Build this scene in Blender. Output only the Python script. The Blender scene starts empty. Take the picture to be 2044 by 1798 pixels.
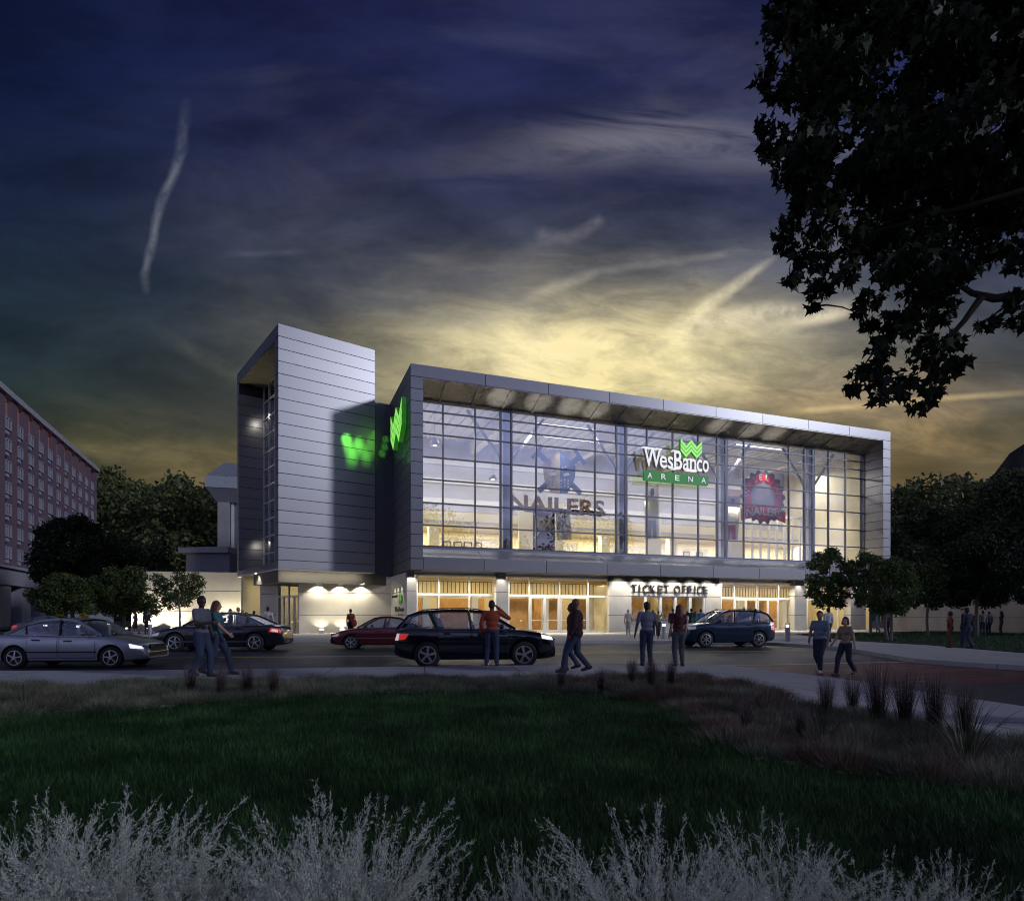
import bpy, bmesh, math, random
import numpy as np
from mathutils import Vector, Matrix
random.seed(7); RNG = np.random.default_rng(7)
R = math.radians
scene = bpy.context.scene
COL = scene.collection

# ---------------------------------------------------------------- camera
EYE, FPX, HOR = 1.4, 1240.0, 1229.0       # eye height (m), focal length and horizon measured on the 2044 px wide photograph
cam_d = bpy.data.cameras.new('camera'); cam = bpy.data.objects.new('camera', cam_d); COL.objects.link(cam)
cam.location = (0, 0, EYE); cam.rotation_euler = (R(90), 0, 0)
cam_d.sensor_width = 36; cam_d.lens = 36 * FPX / 2044; cam_d.shift_y = (HOR - 899) / 2044
cam_d.clip_start = 0.1; cam_d.clip_end = 3000
scene.camera = cam

# ---------------------------------------------------------------- render
scene.view_settings.view_transform = 'Standard'; scene.view_settings.look = 'None'
scene.view_settings.exposure = 0; scene.view_settings.gamma = 1
scene.render.engine = 'CYCLES'
cy = scene.cycles
cy.use_denoising = True
cy.max_bounces = 7; cy.diffuse_bounces = 3; cy.glossy_bounces = 3; cy.transmission_bounces = 4; cy.transparent_max_bounces = 14
cy.caustics_reflective = False; cy.caustics_refractive = False; cy.sample_clamp_indirect = 3
cy.blur_glossy = 0.5; cy.adaptive_threshold = 0.03; cy.filter_width = 1.1

# ---------------------------------------------------------------- world: dusk sky
SUN_DIR = Vector((0.921, -0.39, 0.36)).normalized()     # towards the cool twilight that lights the facades
W = bpy.data.worlds.new('World'); scene.world = W; W.use_nodes = True
nt = W.node_tree; nt.nodes.clear()
class NB:
    """tiny node builder"""
    def __init__(s, nt): s.nt = nt
    def _in(s, sock, v):
        if isinstance(v, bpy.types.NodeSocket): s.nt.links.new(v, sock)
        else: sock.default_value = v
    def m(s, op, a, b=0.0, c=0.0, clamp=False):
        n = s.nt.nodes.new('ShaderNodeMath'); n.operation = op; n.use_clamp = clamp
        s._in(n.inputs[0], a); s._in(n.inputs[1], b); s._in(n.inputs[2], c)
        return n.outputs[0]
    def add(s, a, b): return s.m('ADD', a, b)
    def mul(s, a, b): return s.m('MULTIPLY', a, b)
    def sub(s, a, b): return s.m('SUBTRACT', a, b)
    def div(s, a, b): return s.m('DIVIDE', a, b)
    def sstep(s, x, lo, hi):
        n = s.nt.nodes.new('ShaderNodeMapRange'); n.interpolation_type = 'SMOOTHSTEP'
        s._in(n.inputs['Value'], x); s._in(n.inputs['From Min'], lo); s._in(n.inputs['From Max'], hi)
        return n.outputs[0]
    def gauss(s, x, x0, sg):
        d = s.div(s.sub(x, x0), sg)
        return s.m('EXPONENT', s.mul(s.mul(d, d), -1.0))
    def comb(s, x, y, z):
        n = s.nt.nodes.new('ShaderNodeCombineXYZ')
        for i, v in enumerate((x, y, z)): s._in(n.inputs[i], v)
        return n.outputs[0]
    def noise(s, vec, scale=1, detail=4, rough=0.55, dist=0.0):
        n = s.nt.nodes.new('ShaderNodeTexNoise'); s._in(n.inputs['Vector'], vec)
        n.inputs['Scale'].default_value = scale; n.inputs['Detail'].default_value = detail
        n.inputs['Roughness'].default_value = rough; n.inputs['Distortion'].default_value = dist
        return n.outputs['Fac']
    def ramp(s, fac, stops, interp='LINEAR'):
        n = s.nt.nodes.new('ShaderNodeValToRGB'); s._in(n.inputs[0], fac)
        cr = n.color_ramp; cr.interpolation = interp
        while len(cr.elements) < len(stops): cr.elements.new(0.5)
        for e, (p, c) in zip(cr.elements, stops): e.position = p; e.color = (*c, 1)
        return n.outputs[0]
    def mix(s, fac, a, b, mode='MIX'):
        n = s.nt.nodes.new('ShaderNodeMix'); n.data_type = 'RGBA'; n.blend_type = mode
        s._in(n.inputs[0], fac)
        for k, v in ((6, a), (7, b)):
            s._in(n.inputs[k], v if isinstance(v, bpy.types.NodeSocket) else (*v, 1))
        return n.outputs[2]
    def scalec(s, c, f):                     # colour * scalar socket
        return s.mix(1.0, c, s.comb(f, f, f), 'MULTIPLY')
b = NB(nt)
tc = nt.nodes.new('ShaderNodeTexCoord'); sp = nt.nodes.new('ShaderNodeSeparateXYZ'); nt.links.new(tc.outputs['Generated'], sp.inputs[0])
dx, dy, dz = sp.outputs
ysafe = b.m('MAXIMUM', dy, 0.12)
u = b.div(dx, ysafe); v = b.div(dz, ysafe)
# western half: navy down to the smoky gold of the set sun
wn = b.noise(b.comb(b.mul(u, 1.0), b.mul(v, 2.6), 0.0), 1.6, 7, 0.6, 0.7)
wn2 = b.noise(b.comb(b.add(b.mul(u, 1.4), b.mul(v, 0.9)), b.mul(v, 6.0), 3.7), 2.2, 8, 0.62, 0.9)
vv = b.add(v, b.mul(b.sub(wn, 0.5), 0.16))
base = b.ramp(b.m('MULTIPLY', vv, 0.8), [
    (0.02, (0.085, 0.045, 0.018)), (0.15, (0.080, 0.056, 0.026)), (0.22, (0.048, 0.050, 0.036)), (0.32, (0.038, 0.046, 0.054)),
    (0.44, (0.030, 0.038, 0.064)), (0.56, (0.020, 0.0245, 0.062)), (0.70, (0.013, 0.017, 0.062)), (0.86, (0.0085, 0.0105, 0.045)), (1.0, (0.006, 0.007, 0.032))])
left = b.sstep(u, -1.0, 0.1)
base = b.scalec(base, b.add(0.55, b.mul(left, 0.60)))
base = b.mix(b.sstep(u, -0.25, -0.85), base, b.mix(1.0, base, (0.72, 1.02, 1.10), 'MULTIPLY'))
g1 = b.mul(b.gauss(u, 0.12, 0.28), b.gauss(vv, 0.405, 0.095))
g2 = b.mul(b.gauss(u, 0.22, 0.45), b.gauss(vv, 0.39, 0.18))
g3 = b.mul(b.gauss(u, 0.56, 0.25), b.gauss(vv, 0.30, 0.09))
g4 = b.mul(b.gauss(u, -0.55, 0.30), b.gauss(vv, 0.235, 0.06))
wn3 = b.noise(b.comb(b.add(b.mul(u, 2.0), b.mul(v, 1.7)), b.mul(v, 5.0), 8.8), 4.2, 8, 0.66, 0.5)
cl = b.mul(b.sstep(wn2, 0.36, 0.70), b.add(0.45, b.mul(b.sstep(wn3, 0.34, 0.66), 0.95)))
def glow(prev, g, col, amt): return b.mix(b.mul(g, amt), prev, col, 'ADD')
cn = b.noise(b.comb(b.add(b.mul(u, 1.0), b.mul(v, 0.5)), b.mul(v, 2.4), 5.1), 3.4, 8, 0.62, 0.35)
base = b.scalec(base, b.add(0.74, b.mul(b.sstep(cn, 0.28, 0.72), 0.58)))
c = glow(base, g1, (0.88, 0.73, 0.33), b.add(0.50, b.add(b.mul(b.sstep(cn, 0.35, 0.68), 0.40), b.mul(b.sstep(wn3, 0.32, 0.68), 0.55))))
c = glow(c, g2, (0.19, 0.18, 0.15), b.mul(b.add(0.14, b.mul(cl, 0.5)), b.add(0.45, b.mul(b.sstep(cn, 0.32, 0.66), 0.8))))
c = glow(c, g3, (0.36, 0.22, 0.075), b.add(0.22, b.mul(cl, 0.5)))
c = glow(c, g4, (0.10, 0.075, 0.03), b.add(0.3, b.mul(cl, 0.9)))
# veils of cirrus higher up
veil = b.mul(b.sstep(b.noise(b.comb(b.add(b.mul(u, 1.1), b.mul(v, -0.4)), b.mul(v, 3.0), 9.2), 1.7, 7, 0.58, 0.5), 0.42, 0.80), b.gauss(v, 0.62, 0.34))
c = glow(c, b.mul(veil, b.sstep(u, -0.9, 0.1)), (0.15, 0.145, 0.165), 0.5)
arc = b.mul(b.mul(b.gauss(b.sub(v, b.sub(0.775, b.mul(b.m('ABSOLUTE', b.sub(u, 0.22)), 0.13))), 0.0, 0.040), b.gauss(u, 0.24, 0.27)), b.sstep(wn2, 0.30, 0.62))
c = glow(c, arc, (0.18, 0.17, 0.17), 0.75)
# contrails
def trail(prev, pts, w0, w1, col, amt, sc=26.0, ragged=0.8, fade_u=None, fade_v=None):
    """a streak through (u, v) points; w0, w1: half widths"""
    tot = None
    n = len(pts) - 1
    rag = b.noise(b.comb(b.mul(u, sc), b.mul(v, sc), 1.3), 1.0, 5, 0.6)
    for i in range(n):
        (x0, y0), (x1, y1) = pts[i], pts[i + 1]
        ex, ey = x1 - x0, y1 - y0; L2 = ex * ex + ey * ey
        px_, py_ = b.sub(u, x0), b.sub(v, y0)
        t = b.m('MULTIPLY', b.add(b.mul(px_, ex), b.mul(py_, ey)), 1 / L2, clamp=True)
        qx, qy = b.sub(px_, b.mul(t, ex)), b.sub(py_, b.mul(t, ey))
        d = b.m('SQRT', b.add(b.mul(qx, qx), b.mul(qy, qy)))
        d = b.add(d, b.mul(b.sub(rag, 0.5), ragged * w0))
        w = b.add(w0 + (w1 - w0) * i / n, b.mul(t, (w1 - w0) / n))
        k = b.m('SUBTRACT', 1.0, b.sstep(d, 0.0, b.mul(w, 1.35)))
        tot = k if tot is None else b.m('MAXIMUM', tot, k)
    fade = b.add(0.22, b.mul(b.sstep(rag, 0.28, 0.72), 0.85))
    for f_, q_ in ((fade_u, u), (fade_v, v)):
        if f_: fade = b.mul(fade, b.mul(b.sstep(q_, f_[0], f_[1]), b.m('SUBTRACT', 1.0, b.sstep(q_, f_[2], f_[3]))))
    return glow(prev, b.mul(tot, fade), col, amt)
def uv(x, y): return ((x - 1022) / FPX, (HOR - y) / FPX)
c = trail(c, [uv(292, 580), uv(288, 548), uv(296, 515), uv(306, 478), uv(312, 440), uv(321, 405), uv(335, 372), uv(350, 340), uv(361, 305), uv(366, 255), uv(371, 205)], 0.0075, 0.0105, (0.17, 0.185, 0.20), 0.62, 30.0, 1.9, None, (0.49, 0.58, 0.70, 0.86))
c = trail(c, [uv(1300, 690), uv(1345, 655), uv(1395, 620), uv(1455, 580), uv(1545, 515)], 0.022, 0.008, (0.34, 0.29, 0.18), 1.5, 22.0, 0.9, (0.22, 0.30, 0.36, 0.44))
c = trail(c, [uv(1330, 680), uv(1420, 640), uv(1540, 622), uv(1640, 628), uv(1760, 600)], 0.024, 0.016, (0.34, 0.29, 0.20), 1.5, 30.0, 0.9, (0.22, 0.36, 0.50, 0.62))
c = trail(c, [uv(1400, 670), uv(1560, 652), uv(1700, 625)], 0.016, 0.010, (0.24, 0.20, 0.12), 1.1, 20.0, 0.7, (0.28, 0.40, 0.5, 0.6))
c = trail(c, [uv(1560, 823), uv(1700, 812), uv(1850, 797), uv(2060, 783)], 0.007, 0.006, (0.34, 0.26, 0.11), 0.8, 10.0, 0.4, (0.42, 0.50, 0.75, 1.0))
c = trail(c, [uv(560, 690), uv(620, 735), uv(470, 745), uv(380, 700), uv(300, 665)], 0.014, 0.016, (0.085, 0.085, 0.065), 0.5, 14.0, 0.9, (-0.6, -0.5, -0.42, -0.33))
c = trail(c, [uv(1040, 600), uv(1110, 572), uv(1192, 546)], 0.016, 0.010, (0.28, 0.25, 0.16), 0.6, 24.0, 1.2, (0.0, 0.06, 0.11, 0.15))
c = trail(c, [uv(1085, 470), uv(1130, 475), uv(1165, 462), uv(1195, 440)], 0.016, 0.012, (0.14, 0.13, 0.125), 0.55, 30.0, 1.4)
c = trail(c, [uv(1150, 545), uv(1290, 530), uv(1420, 512), uv(1500, 498)], 0.008, 0.008, (0.15, 0.135, 0.11), 0.5, 24.0, 1.2, (0.1, 0.16, 0.32, 0.4))
c = trail(c, [uv(400, 505), uv(520, 508), uv(620, 500)], 0.007, 0.006, (0.06, 0.06, 0.075), 0.45, 16.0, 0.8, (-0.5, -0.42, -0.36, -0.31))
west = c
# eastern half (seen only in the glass and on the cladding): bright lilac cloud over the treeline
en = b.noise(b.comb(b.mul(dx, 1.6), b.mul(dy, 1.6), b.mul(dz, 4.5)), 1.7, 6, 0.58, 0.5)
east_l = b.ramp(dz, [(0.0, (0.26, 0.26, 0.33)), (0.25, (0.33, 0.38, 0.70)), (0.5, (0.11, 0.12, 0.24)), (1.0, (0.02, 0.025, 0.07))])
east = b.scalec(east_l, b.add(0.35, b.mul(b.sstep(en, 0.36, 0.66), 1.35)))
sky = b.mix(b.sstep(dy, 0.0, 0.25), east, west)
sky = b.mix(b.sstep(dz, -0.08, 0.0), (0.012, 0.013, 0.02), sky)
bg = nt.nodes.new('ShaderNodeBackground'); nt.links.new(sky, bg.inputs['Color']); bg.inputs['Strength'].default_value = 1.0
wo = nt.nodes.new('ShaderNodeOutputWorld'); nt.links.new(bg.outputs[0], wo.inputs['Surface'])
W.cycles.sampling_method = 'MANUAL'; W.cycles.sample_map_resolution = 512

# ---------------------------------------------------------------- the one sun lamp: low, cool, soft
sl = bpy.data.lights.new('sun', 'SUN'); sl.energy = 0.9; sl.angle = R(5); sl.color = (0.80, 0.84, 1.0)
so = bpy.data.objects.new('sun', sl); COL.objects.link(so)
so.rotation_euler = (-SUN_DIR).to_track_quat('-Z', 'Y').to_euler(); so.location = (60, -50, 40)

# ================================================================ helpers
def G(x, y, z=0.0):
    """photo pixel -> world point on the horizontal plane z"""
    Y = FPX * (EYE - z) / (y - HOR); return ((x - 1022) / FPX * Y, Y)
def PX(x, Y): return (x - 1022) / FPX * Y
def PZ(y, Y): return EYE + (HOR - y) * Y / FPX

def tag(o, label=None, cat=None, group=None, kind=None):
    if label: o['label'] = label
    if cat: o['category'] = cat
    if group: o['group'] = group
    if kind: o['kind'] = kind
    return o
def empty(name, loc=(0, 0, 0), rz=0.0, **kw):
    o = bpy.data.objects.new(name, None); COL.objects.link(o); o.location = loc; o.rotation_euler = (0, 0, rz)
    o.empty_display_size = 0.2
    return tag(o, **kw)
def mk(name, verts, faces, mats, parent=None, smooth=False, midx=None, loc=None, rz=None, sharp=None):
    me = bpy.data.meshes.new(name)
    me.from_pydata([tuple(p) for p in verts], [], faces)
    if not isinstance(mats, (list, tuple)): mats = [mats]
    for m in mats: me.materials.append(m)
    if midx is not None: me.polygons.foreach_set('material_index', np.array(midx, dtype=np.int32))
    if smooth: me.polygons.foreach_set('use_smooth', np.ones(len(me.polygons), dtype=bool))
    me.update()
    if sharp: me.set_sharp_from_angle(angle=R(sharp))
    o = bpy.data.objects.new(name, me); COL.objects.link(o)
    if parent is not None: o.parent = parent
    if loc is not None: o.location = loc
    if rz is not None: o.rotation_euler = (0, 0, rz)
    return o
def mk_np(name, V, nper, mats, parent=None, midx=None, smooth=False):
    """fast mesh: V (n, nper, 3) = n separate polygons of nper corners"""
    n = V.shape[0]; me = bpy.data.meshes.new(name)
    me.vertices.add(n * nper); me.vertices.foreach_set('co', V.reshape(-1).astype(np.float32))
    me.loops.add(n * nper); me.loops.foreach_set('vertex_index', np.arange(n * nper, dtype=np.int32))
    me.polygons.add(n); me.polygons.foreach_set('loop_start', np.arange(0, n * nper, nper, dtype=np.int32))
    try: me.polygons.foreach_set('loop_total', np.full(n, nper, dtype=np.int32))
    except Exception: pass
    if not isinstance(mats, (list, tuple)): mats = [mats]
    for m in mats: me.materials.append(m)
    if midx is not None: me.polygons.foreach_set('material_index', np.asarray(midx, dtype=np.int32))
    me.update(calc_edges=True)
    o = bpy.data.objects.new(name, me); COL.objects.link(o)
    if parent is not None: o.parent = parent
    return o
def mk_fan(name, V, F, mats, parent=None, midx=None):
    """V (n,3), F list/array of tris (m,3)"""
    F = np.asarray(F, dtype=np.int32); me = bpy.data.meshes.new(name)
    me.vertices.add(len(V)); me.vertices.foreach_set('co', np.asarray(V, dtype=np.float32).reshape(-1))
    me.loops.add(F.size); me.loops.foreach_set('vertex_index', F.reshape(-1))
    me.polygons.add(len(F)); me.polygons.foreach_set('loop_start', np.arange(0, F.size, 3, dtype=np.int32))
    if not isinstance(mats, (list, tuple)): mats = [mats]
    for m in mats: me.materials.append(m)
    if midx is not None: me.polygons.foreach_set('material_index', np.asarray(midx, dtype=np.int32))
    me.update(calc_edges=True)
    o = bpy.data.objects.new(name, me); COL.objects.link(o)
    if parent is not None: o.parent = parent
    return o

class MB:
    def __init__(s): s.v = []; s.f = []; s.mi = []; s.cur = 0
    def mat(s, i): s.cur = i; return s
    def addm(s, verts, faces):
        o = len(s.v); s.v += [tuple(p) for p in verts]
        s.f += [tuple(i + o for i in f) for f in faces]; s.mi += [s.cur] * len(faces); return s
    def box(s, x0, x1, y0, y1, z0, z1):
        V = [(x0, y0, z0), (x1, y0, z0), (x1, y1, z0), (x0, y1, z0), (x0, y0, z1), (x1, y0, z1), (x1, y1, z1), (x0, y1, z1)]
        return s.addm(V, [(0, 3, 2, 1), (4, 5, 6, 7), (0, 1, 5, 4), (1, 2, 6, 5), (2, 3, 7, 6), (3, 0, 4, 7)])
    def hexa(s, V):   # 8 points ordered as in box
        return s.addm(V, [(0, 3, 2, 1), (4, 5, 6, 7), (0, 1, 5, 4), (1, 2, 6, 5), (2, 3, 7, 6), (3, 0, 4, 7)])
    def bar(s, a, c, w, h, up=(0, 0, 1)):
        """rectangular bar from a to c"""
        a = Vector(a); c = Vector(c); d = (c - a).normalized(); upv = Vector(up)
        if abs(d.dot(upv)) > 0.95: upv = Vector((0, 1, 0))
        r = d.cross(upv).normalized(); q = r.cross(d)
        P = []
        for e in (a, c):
            P += [e - r * w / 2 - q * h / 2, e + r * w / 2 - q * h / 2, e + r * w / 2 + q * h / 2, e - r * w / 2 + q * h / 2]
        return s.addm(P, [(0, 1, 2, 3), (7, 6, 5, 4), (0, 4, 5, 1), (1, 5, 6, 2), (2, 6, 7, 3), (3, 7, 4, 0)])
    def prism(s, poly, h0, h1, axis='z'):
        """extrude a polygon (list of 2d) along an axis; ngon caps. axis z: (x,y); y: poly=(x,z); x: poly=(y,z)"""
        n = len(poly)
        def p3(p, h): return (p[0], p[1], h) if axis == 'z' else (p[0], h, p[1]) if axis == 'y' else (h, p[0], p[1])
        V = [p3(p, h0) for p in poly] + [p3(p, h1) for p in poly]
        F = [tuple(range(n))[::-1], tuple(range(n, 2 * n))] + [(i, (i + 1) % n, n + (i + 1) % n, n + i) for i in range(n)]
        return s.addm(V, F)
    def tube(s, pts, rad, n=8, cap=True):
        pts = [Vector(p) for p in pts]; V = []; F = []
        for i, p in enumerate(pts):
            d = (pts[min(i + 1, len(pts) - 1)] - pts[max(i - 1, 0)]).normalized()
            up = Vector((0, 0, 1)) if abs(d.z) < 0.9 else Vector((1, 0, 0))
            r = d.cross(up).normalized(); q = r.cross(d)
            rr = rad[i] if isinstance(rad, (list, tuple)) else rad
            for k in range(n):
                a = 2 * math.pi * k / n; V.append(p + (r * math.cos(a) + q * math.sin(a)) * rr)
        for i in range(len(pts) - 1):
            for k in range(n):
                F.append((i * n + k, i * n + (k + 1) % n, (i + 1) * n + (k + 1) % n, (i + 1) * n + k))
        if cap:
            F.append(tuple(range(n))[::-1]); F.append(tuple(range((len(pts) - 1) * n, len(pts) * n)))
        return s.addm(V, F)
    def lathe(s, prof, n=20, axis='z', c=(0, 0, 0)):
        """prof: list of (r, h)"""
        V = []; F = []
        for r, h in prof:
            for k in range(n):
                a = 2 * math.pi * k / n; x, y = r * math.cos(a), r * math.sin(a)
                V.append((c[0] + x, c[1] + y, c[2] + h) if axis == 'z' else (c[0] + x, c[1] + h, c[2] + y))
        for i in range(len(prof) - 1):
            for k in range(n):
                F.append((i * n + k, i * n + (k + 1) % n, (i + 1) * n + (k + 1) % n, (i + 1) * n + k))
        return s.addm(V, F)
    def build(s, name, mats, parent=None, smooth=False, sharp=None, **kw):
        return mk(name, s.v, s.f, mats, parent, smooth, s.mi, sharp=sharp, **kw)

def evaluated(name, o, mats=None, parent=None):
    """apply o's modifiers: a new mesh object; o is removed"""
    dg = bpy.context.evaluated_depsgraph_get(); dg.update()
    me = bpy.data.meshes.new_from_object(o.evaluated_get(dg), depsgraph=dg)
    me.name = name
    old = o.data; bpy.data.objects.remove(o); bpy.data.meshes.remove(old)
    if mats:
        me.materials.clear()
        for m in mats: me.materials.append(m)
    n = bpy.data.objects.new(name, me); COL.objects.link(n)
    if parent is not None: n.parent = parent
    return n
def copy_tree(o, parent=None):
    kids = list(o.children); cpy = o.copy(); COL.objects.link(cpy)
    if parent is not None: cpy.parent = parent
    for k in kids: copy_tree(k, cpy)
    return cpy
def text_mesh(txt, size, depth, offset=0.0, bevel=0.0, align='LEFT', spacing=1.0):
    """(verts, faces) of lettering in the x-z plane, extruded in y, baseline at z=0"""
    cu = bpy.data.curves.new('t', 'FONT'); cu.body = txt; cu.size = size; cu.extrude = depth / 2; cu.offset = offset
    cu.align_x = align; cu.bevel_depth = bevel; cu.resolution_u = 3; cu.space_character = spacing
    o = bpy.data.objects.new('t', cu); COL.objects.link(o)
    dg = bpy.context.evaluated_depsgraph_get(); dg.update()
    me = bpy.data.meshes.new_from_object(o.evaluated_get(dg), depsgraph=dg)
    V = [(p.co.x, -p.co.z, p.co.y) for p in me.vertices]; F = [tuple(p.vertices) for p in me.polygons]
    bpy.data.objects.remove(o); bpy.data.meshes.remove(me); bpy.data.curves.remove(cu)
    return V, F
def fit(V, x0, x1, z0, z1, y=0.0, shear=0.0):
    xs = [p[0] for p in V]; zs = [p[2] for p in V]; a, c, d, e = min(xs), max(xs), min(zs), max(zs)
    out = []
    for p in V:
        fz = (p[2] - d) / (e - d); out.append((x0 + (p[0] - a) / (c - a) * (x1 - x0) + shear * fz, y + p[1], z0 + fz * (z1 - z0)))
    return out

# ================================================================ materials
MATS = {}
def mat(name, col, rough=0.6, metal=0.0, var=0.0, vscale=3.0, bump=0.0, bscale=20.0, coat=0.0, emit=None, estr=0.0, spec=0.5, island=0.0, trans=0.0, detail=5):
    if name in MATS: return MATS[name]
    m = bpy.data.materials.new(name); m.use_nodes = True; nt = m.node_tree; p = nt.nodes['Principled BSDF']; nb = NB(nt)
    p.inputs['Base Color'].default_value = (*col, 1); p.inputs['Roughness'].default_value = rough; p.inputs['Metallic'].default_value = metal
    p.inputs['Specular IOR Level'].default_value = spec
    if coat: p.inputs['Coat Weight'].default_value = coat; p.inputs['Coat Roughness'].default_value = 0.05
    if emit: p.inputs['Emission Color'].default_value = (*emit, 1); p.inputs['Emission Strength'].default_value = estr
    if trans: p.inputs['Subsurface Weight'].default_value = 0.0
    if var or bump:
        t = nt.nodes.new('ShaderNodeTexCoord').outputs['Object']
    if var:
        f = nb.noise(t, vscale, detail, 0.65)
        lo = tuple(x * (1 - var) for x in col); hi = tuple(min(1, x * (1 + var)) for x in col)
        cc = nb.ramp(f, [(0.28, lo), (0.72, hi)]); nt.links.new(cc, p.inputs['Base Color'])
        rr = nb.ramp(f, [(0.3, (max(0, rough - 0.1),) * 3), (0.7, (min(1, rough + 0.1),) * 3)]); nt.links.new(rr, p.inputs['Roughness'])
    if island:
        g = nt.nodes.new('ShaderNodeNewGeometry'); f = g.outputs['Random Per Island']
        lo = tuple(x * (1 - island) for x in col); hi = tuple(min(1, x * (1 + island)) for x in col)
        cc = nb.ramp(f, [(0.0, lo), (0.6, col), (1.0, (hi[0] * 1.15, hi[1], hi[2] * 0.9) if island > 0.2 else hi)]); nt.links.new(cc, p.inputs['Base Color'])
    if bump:
        f2 = nb.noise(t, bscale, 4, 0.6); bn = nt.nodes.new('ShaderNodeBump'); bn.inputs['Strength'].default_value = bump; bn.inputs['Distance'].default_value = 0.02
        nt.links.new(f2, bn.inputs['Height']); nt.links.new(bn.outputs[0], p.inputs['Normal'])
    MATS[name] = m; return m
def glass_mat(name, tint=(1, 1, 1), refl=0.10, rough=0.0):
    m = bpy.data.materials.new(name); m.use_nodes = True; nt = m.node_tree; nt.nodes.clear(); nb = NB(nt)
    tr = nt.nodes.new('ShaderNodeBsdfTransparent'); tr.inputs[0].default_value = (*tint, 1)
    gl = nt.nodes.new('ShaderNodeBsdfGlossy'); gl.inputs['Roughness'].default_value = rough; gl.inputs[0].default_value = (1, 1, 1, 1)
    fr = nt.nodes.new('ShaderNodeFresnel'); gg = nt.nodes.new('ShaderNodeNewGeometry')
    nt.links.new(nb.sub(1.5, nb.mul(gg.outputs['Backfacing'], 1.5 - 1 / 1.5)), fr.inputs[0])
    f = nb.m('ADD', fr.outputs[0], refl, clamp=True)
    mx = nt.nodes.new('ShaderNodeMixShader'); nt.links.new(f, mx.inputs[0]); nt.links.new(tr.outputs[0], mx.inputs[1]); nt.links.new(gl.outputs[0], mx.inputs[2])
    o = nt.nodes.new('ShaderNodeOutputMaterial'); nt.links.new(mx.outputs[0], o.inputs[0])
    return m
def emit_mat(name, col, s):
    return mat(name, (0.8, 0.8, 0.8), 0.5, emit=col, estr=s)
def leaf_mat(name, col, island=0.45, tr=0.25):
    m = bpy.data.materials.new(name); m.use_nodes = True; nt = m.node_tree; nt.nodes.clear(); nb = NB(nt)
    g = nt.nodes.new('ShaderNodeNewGeometry'); f = g.outputs['Random Per Island']
    lo = tuple(x * (1 - island) for x in col); hi = tuple(min(1, x * (1 + island)) for x in col)
    cc = nb.ramp(f, [(0.0, lo), (0.6, col), (1.0, (hi[0] * 1.2, hi[1], hi[2] * 0.85))])
    d = nt.nodes.new('ShaderNodeBsdfPrincipled'); d.inputs['Roughness'].default_value = 0.55; d.inputs['Specular IOR Level'].default_value = 0.3; nt.links.new(cc, d.inputs['Base Color'])
    t = nt.nodes.new('ShaderNodeBsdfTranslucent'); nt.links.new(cc, t.inputs[0])
    mx = nt.nodes.new('ShaderNodeMixShader'); mx.inputs[0].default_value = tr
    nt.links.new(d.outputs[0], mx.inputs[1]); nt.links.new(t.outputs[0], mx.inputs[2])
    o = nt.nodes.new('ShaderNodeOutputMaterial'); nt.links.new(mx.outputs[0], o.inputs[0]); return m

M_clad = mat('metal_cladding', (0.30, 0.295, 0.305), 0.34, 0.5, island=0.06)
M_core = mat('cladding_joint', (0.03, 0.03, 0.035), 0.8)
M_rib = mat('ribbed_metal', (0.16, 0.16, 0.18), 0.40, 0.5, var=0.1, vscale=0.5)
M_soffit = mat('soffit_metal', (0.30, 0.28, 0.25), 0.28, 0.35, var=0.12, vscale=0.8)
M_alu = mat('aluminium_frame', (0.30, 0.31, 0.36), 0.40, 0.5); M_mull = mat('dark_mullion', (0.13, 0.135, 0.17), 0.42, 0.4)
M_white = mat('white_frame', (0.72, 0.72, 0.70), 0.45)
M_conc = mat('precast_concrete', (0.52, 0.50, 0.45), 0.75, var=0.10, vscale=0.9, bump=0.12, bscale=30)
M_concd = mat('weathered_concrete', (0.36, 0.35, 0.34), 0.8, var=0.14, vscale=0.6, bump=0.15, bscale=25)
M_dark = mat('dark_recess', (0.075, 0.07, 0.065), 0.7)
M_glass = glass_mat('curtain_wall_glass', (0.94, 0.95, 0.98), 0.16)
M_shopglass = glass_mat('shopfront_glass', (0.95, 0.95, 0.93), 0.03)
M_cream = mat('cream_plaster', (0.76, 0.69, 0.49), 0.7, var=0.05, vscale=0.5)
M_grey = mat('grey_interior', (0.42, 0.42, 0.44), 0.6, var=0.08, vscale=0.6)
M_wood = mat('maple_panel', (0.56, 0.33, 0.13), 0.45, var=0.22, vscale=1.2)
M_floor = mat('terrazzo_floor', (0.45, 0.42, 0.36), 0.35, var=0.06, vscale=2)
M_lampw = emit_mat('lamp_white', (1.0, 0.93, 0.78), 6.0)
M_highlight = emit_mat('cool_highlight', (0.95, 0.97, 1.0), 4.0)
M_green = mat('green_sign_face', (0.05, 0.15, 0.02), 0.4, emit=(0.27, 0.80, 0.13), estr=1.0)
M_greend = mat('green_return', (0.03, 0.16, 0.02), 0.4, emit=(0.05, 0.40, 0.02), estr=0.25)
M_metal = mat('brushed_steel', (0.45, 0.45, 0.46), 0.3, 0.9)
M_black = mat('black_plastic', (0.012, 0.012, 0.013), 0.5)
M_rubber = mat('tyre_rubber', (0.015, 0.015, 0.016), 0.75)

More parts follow.
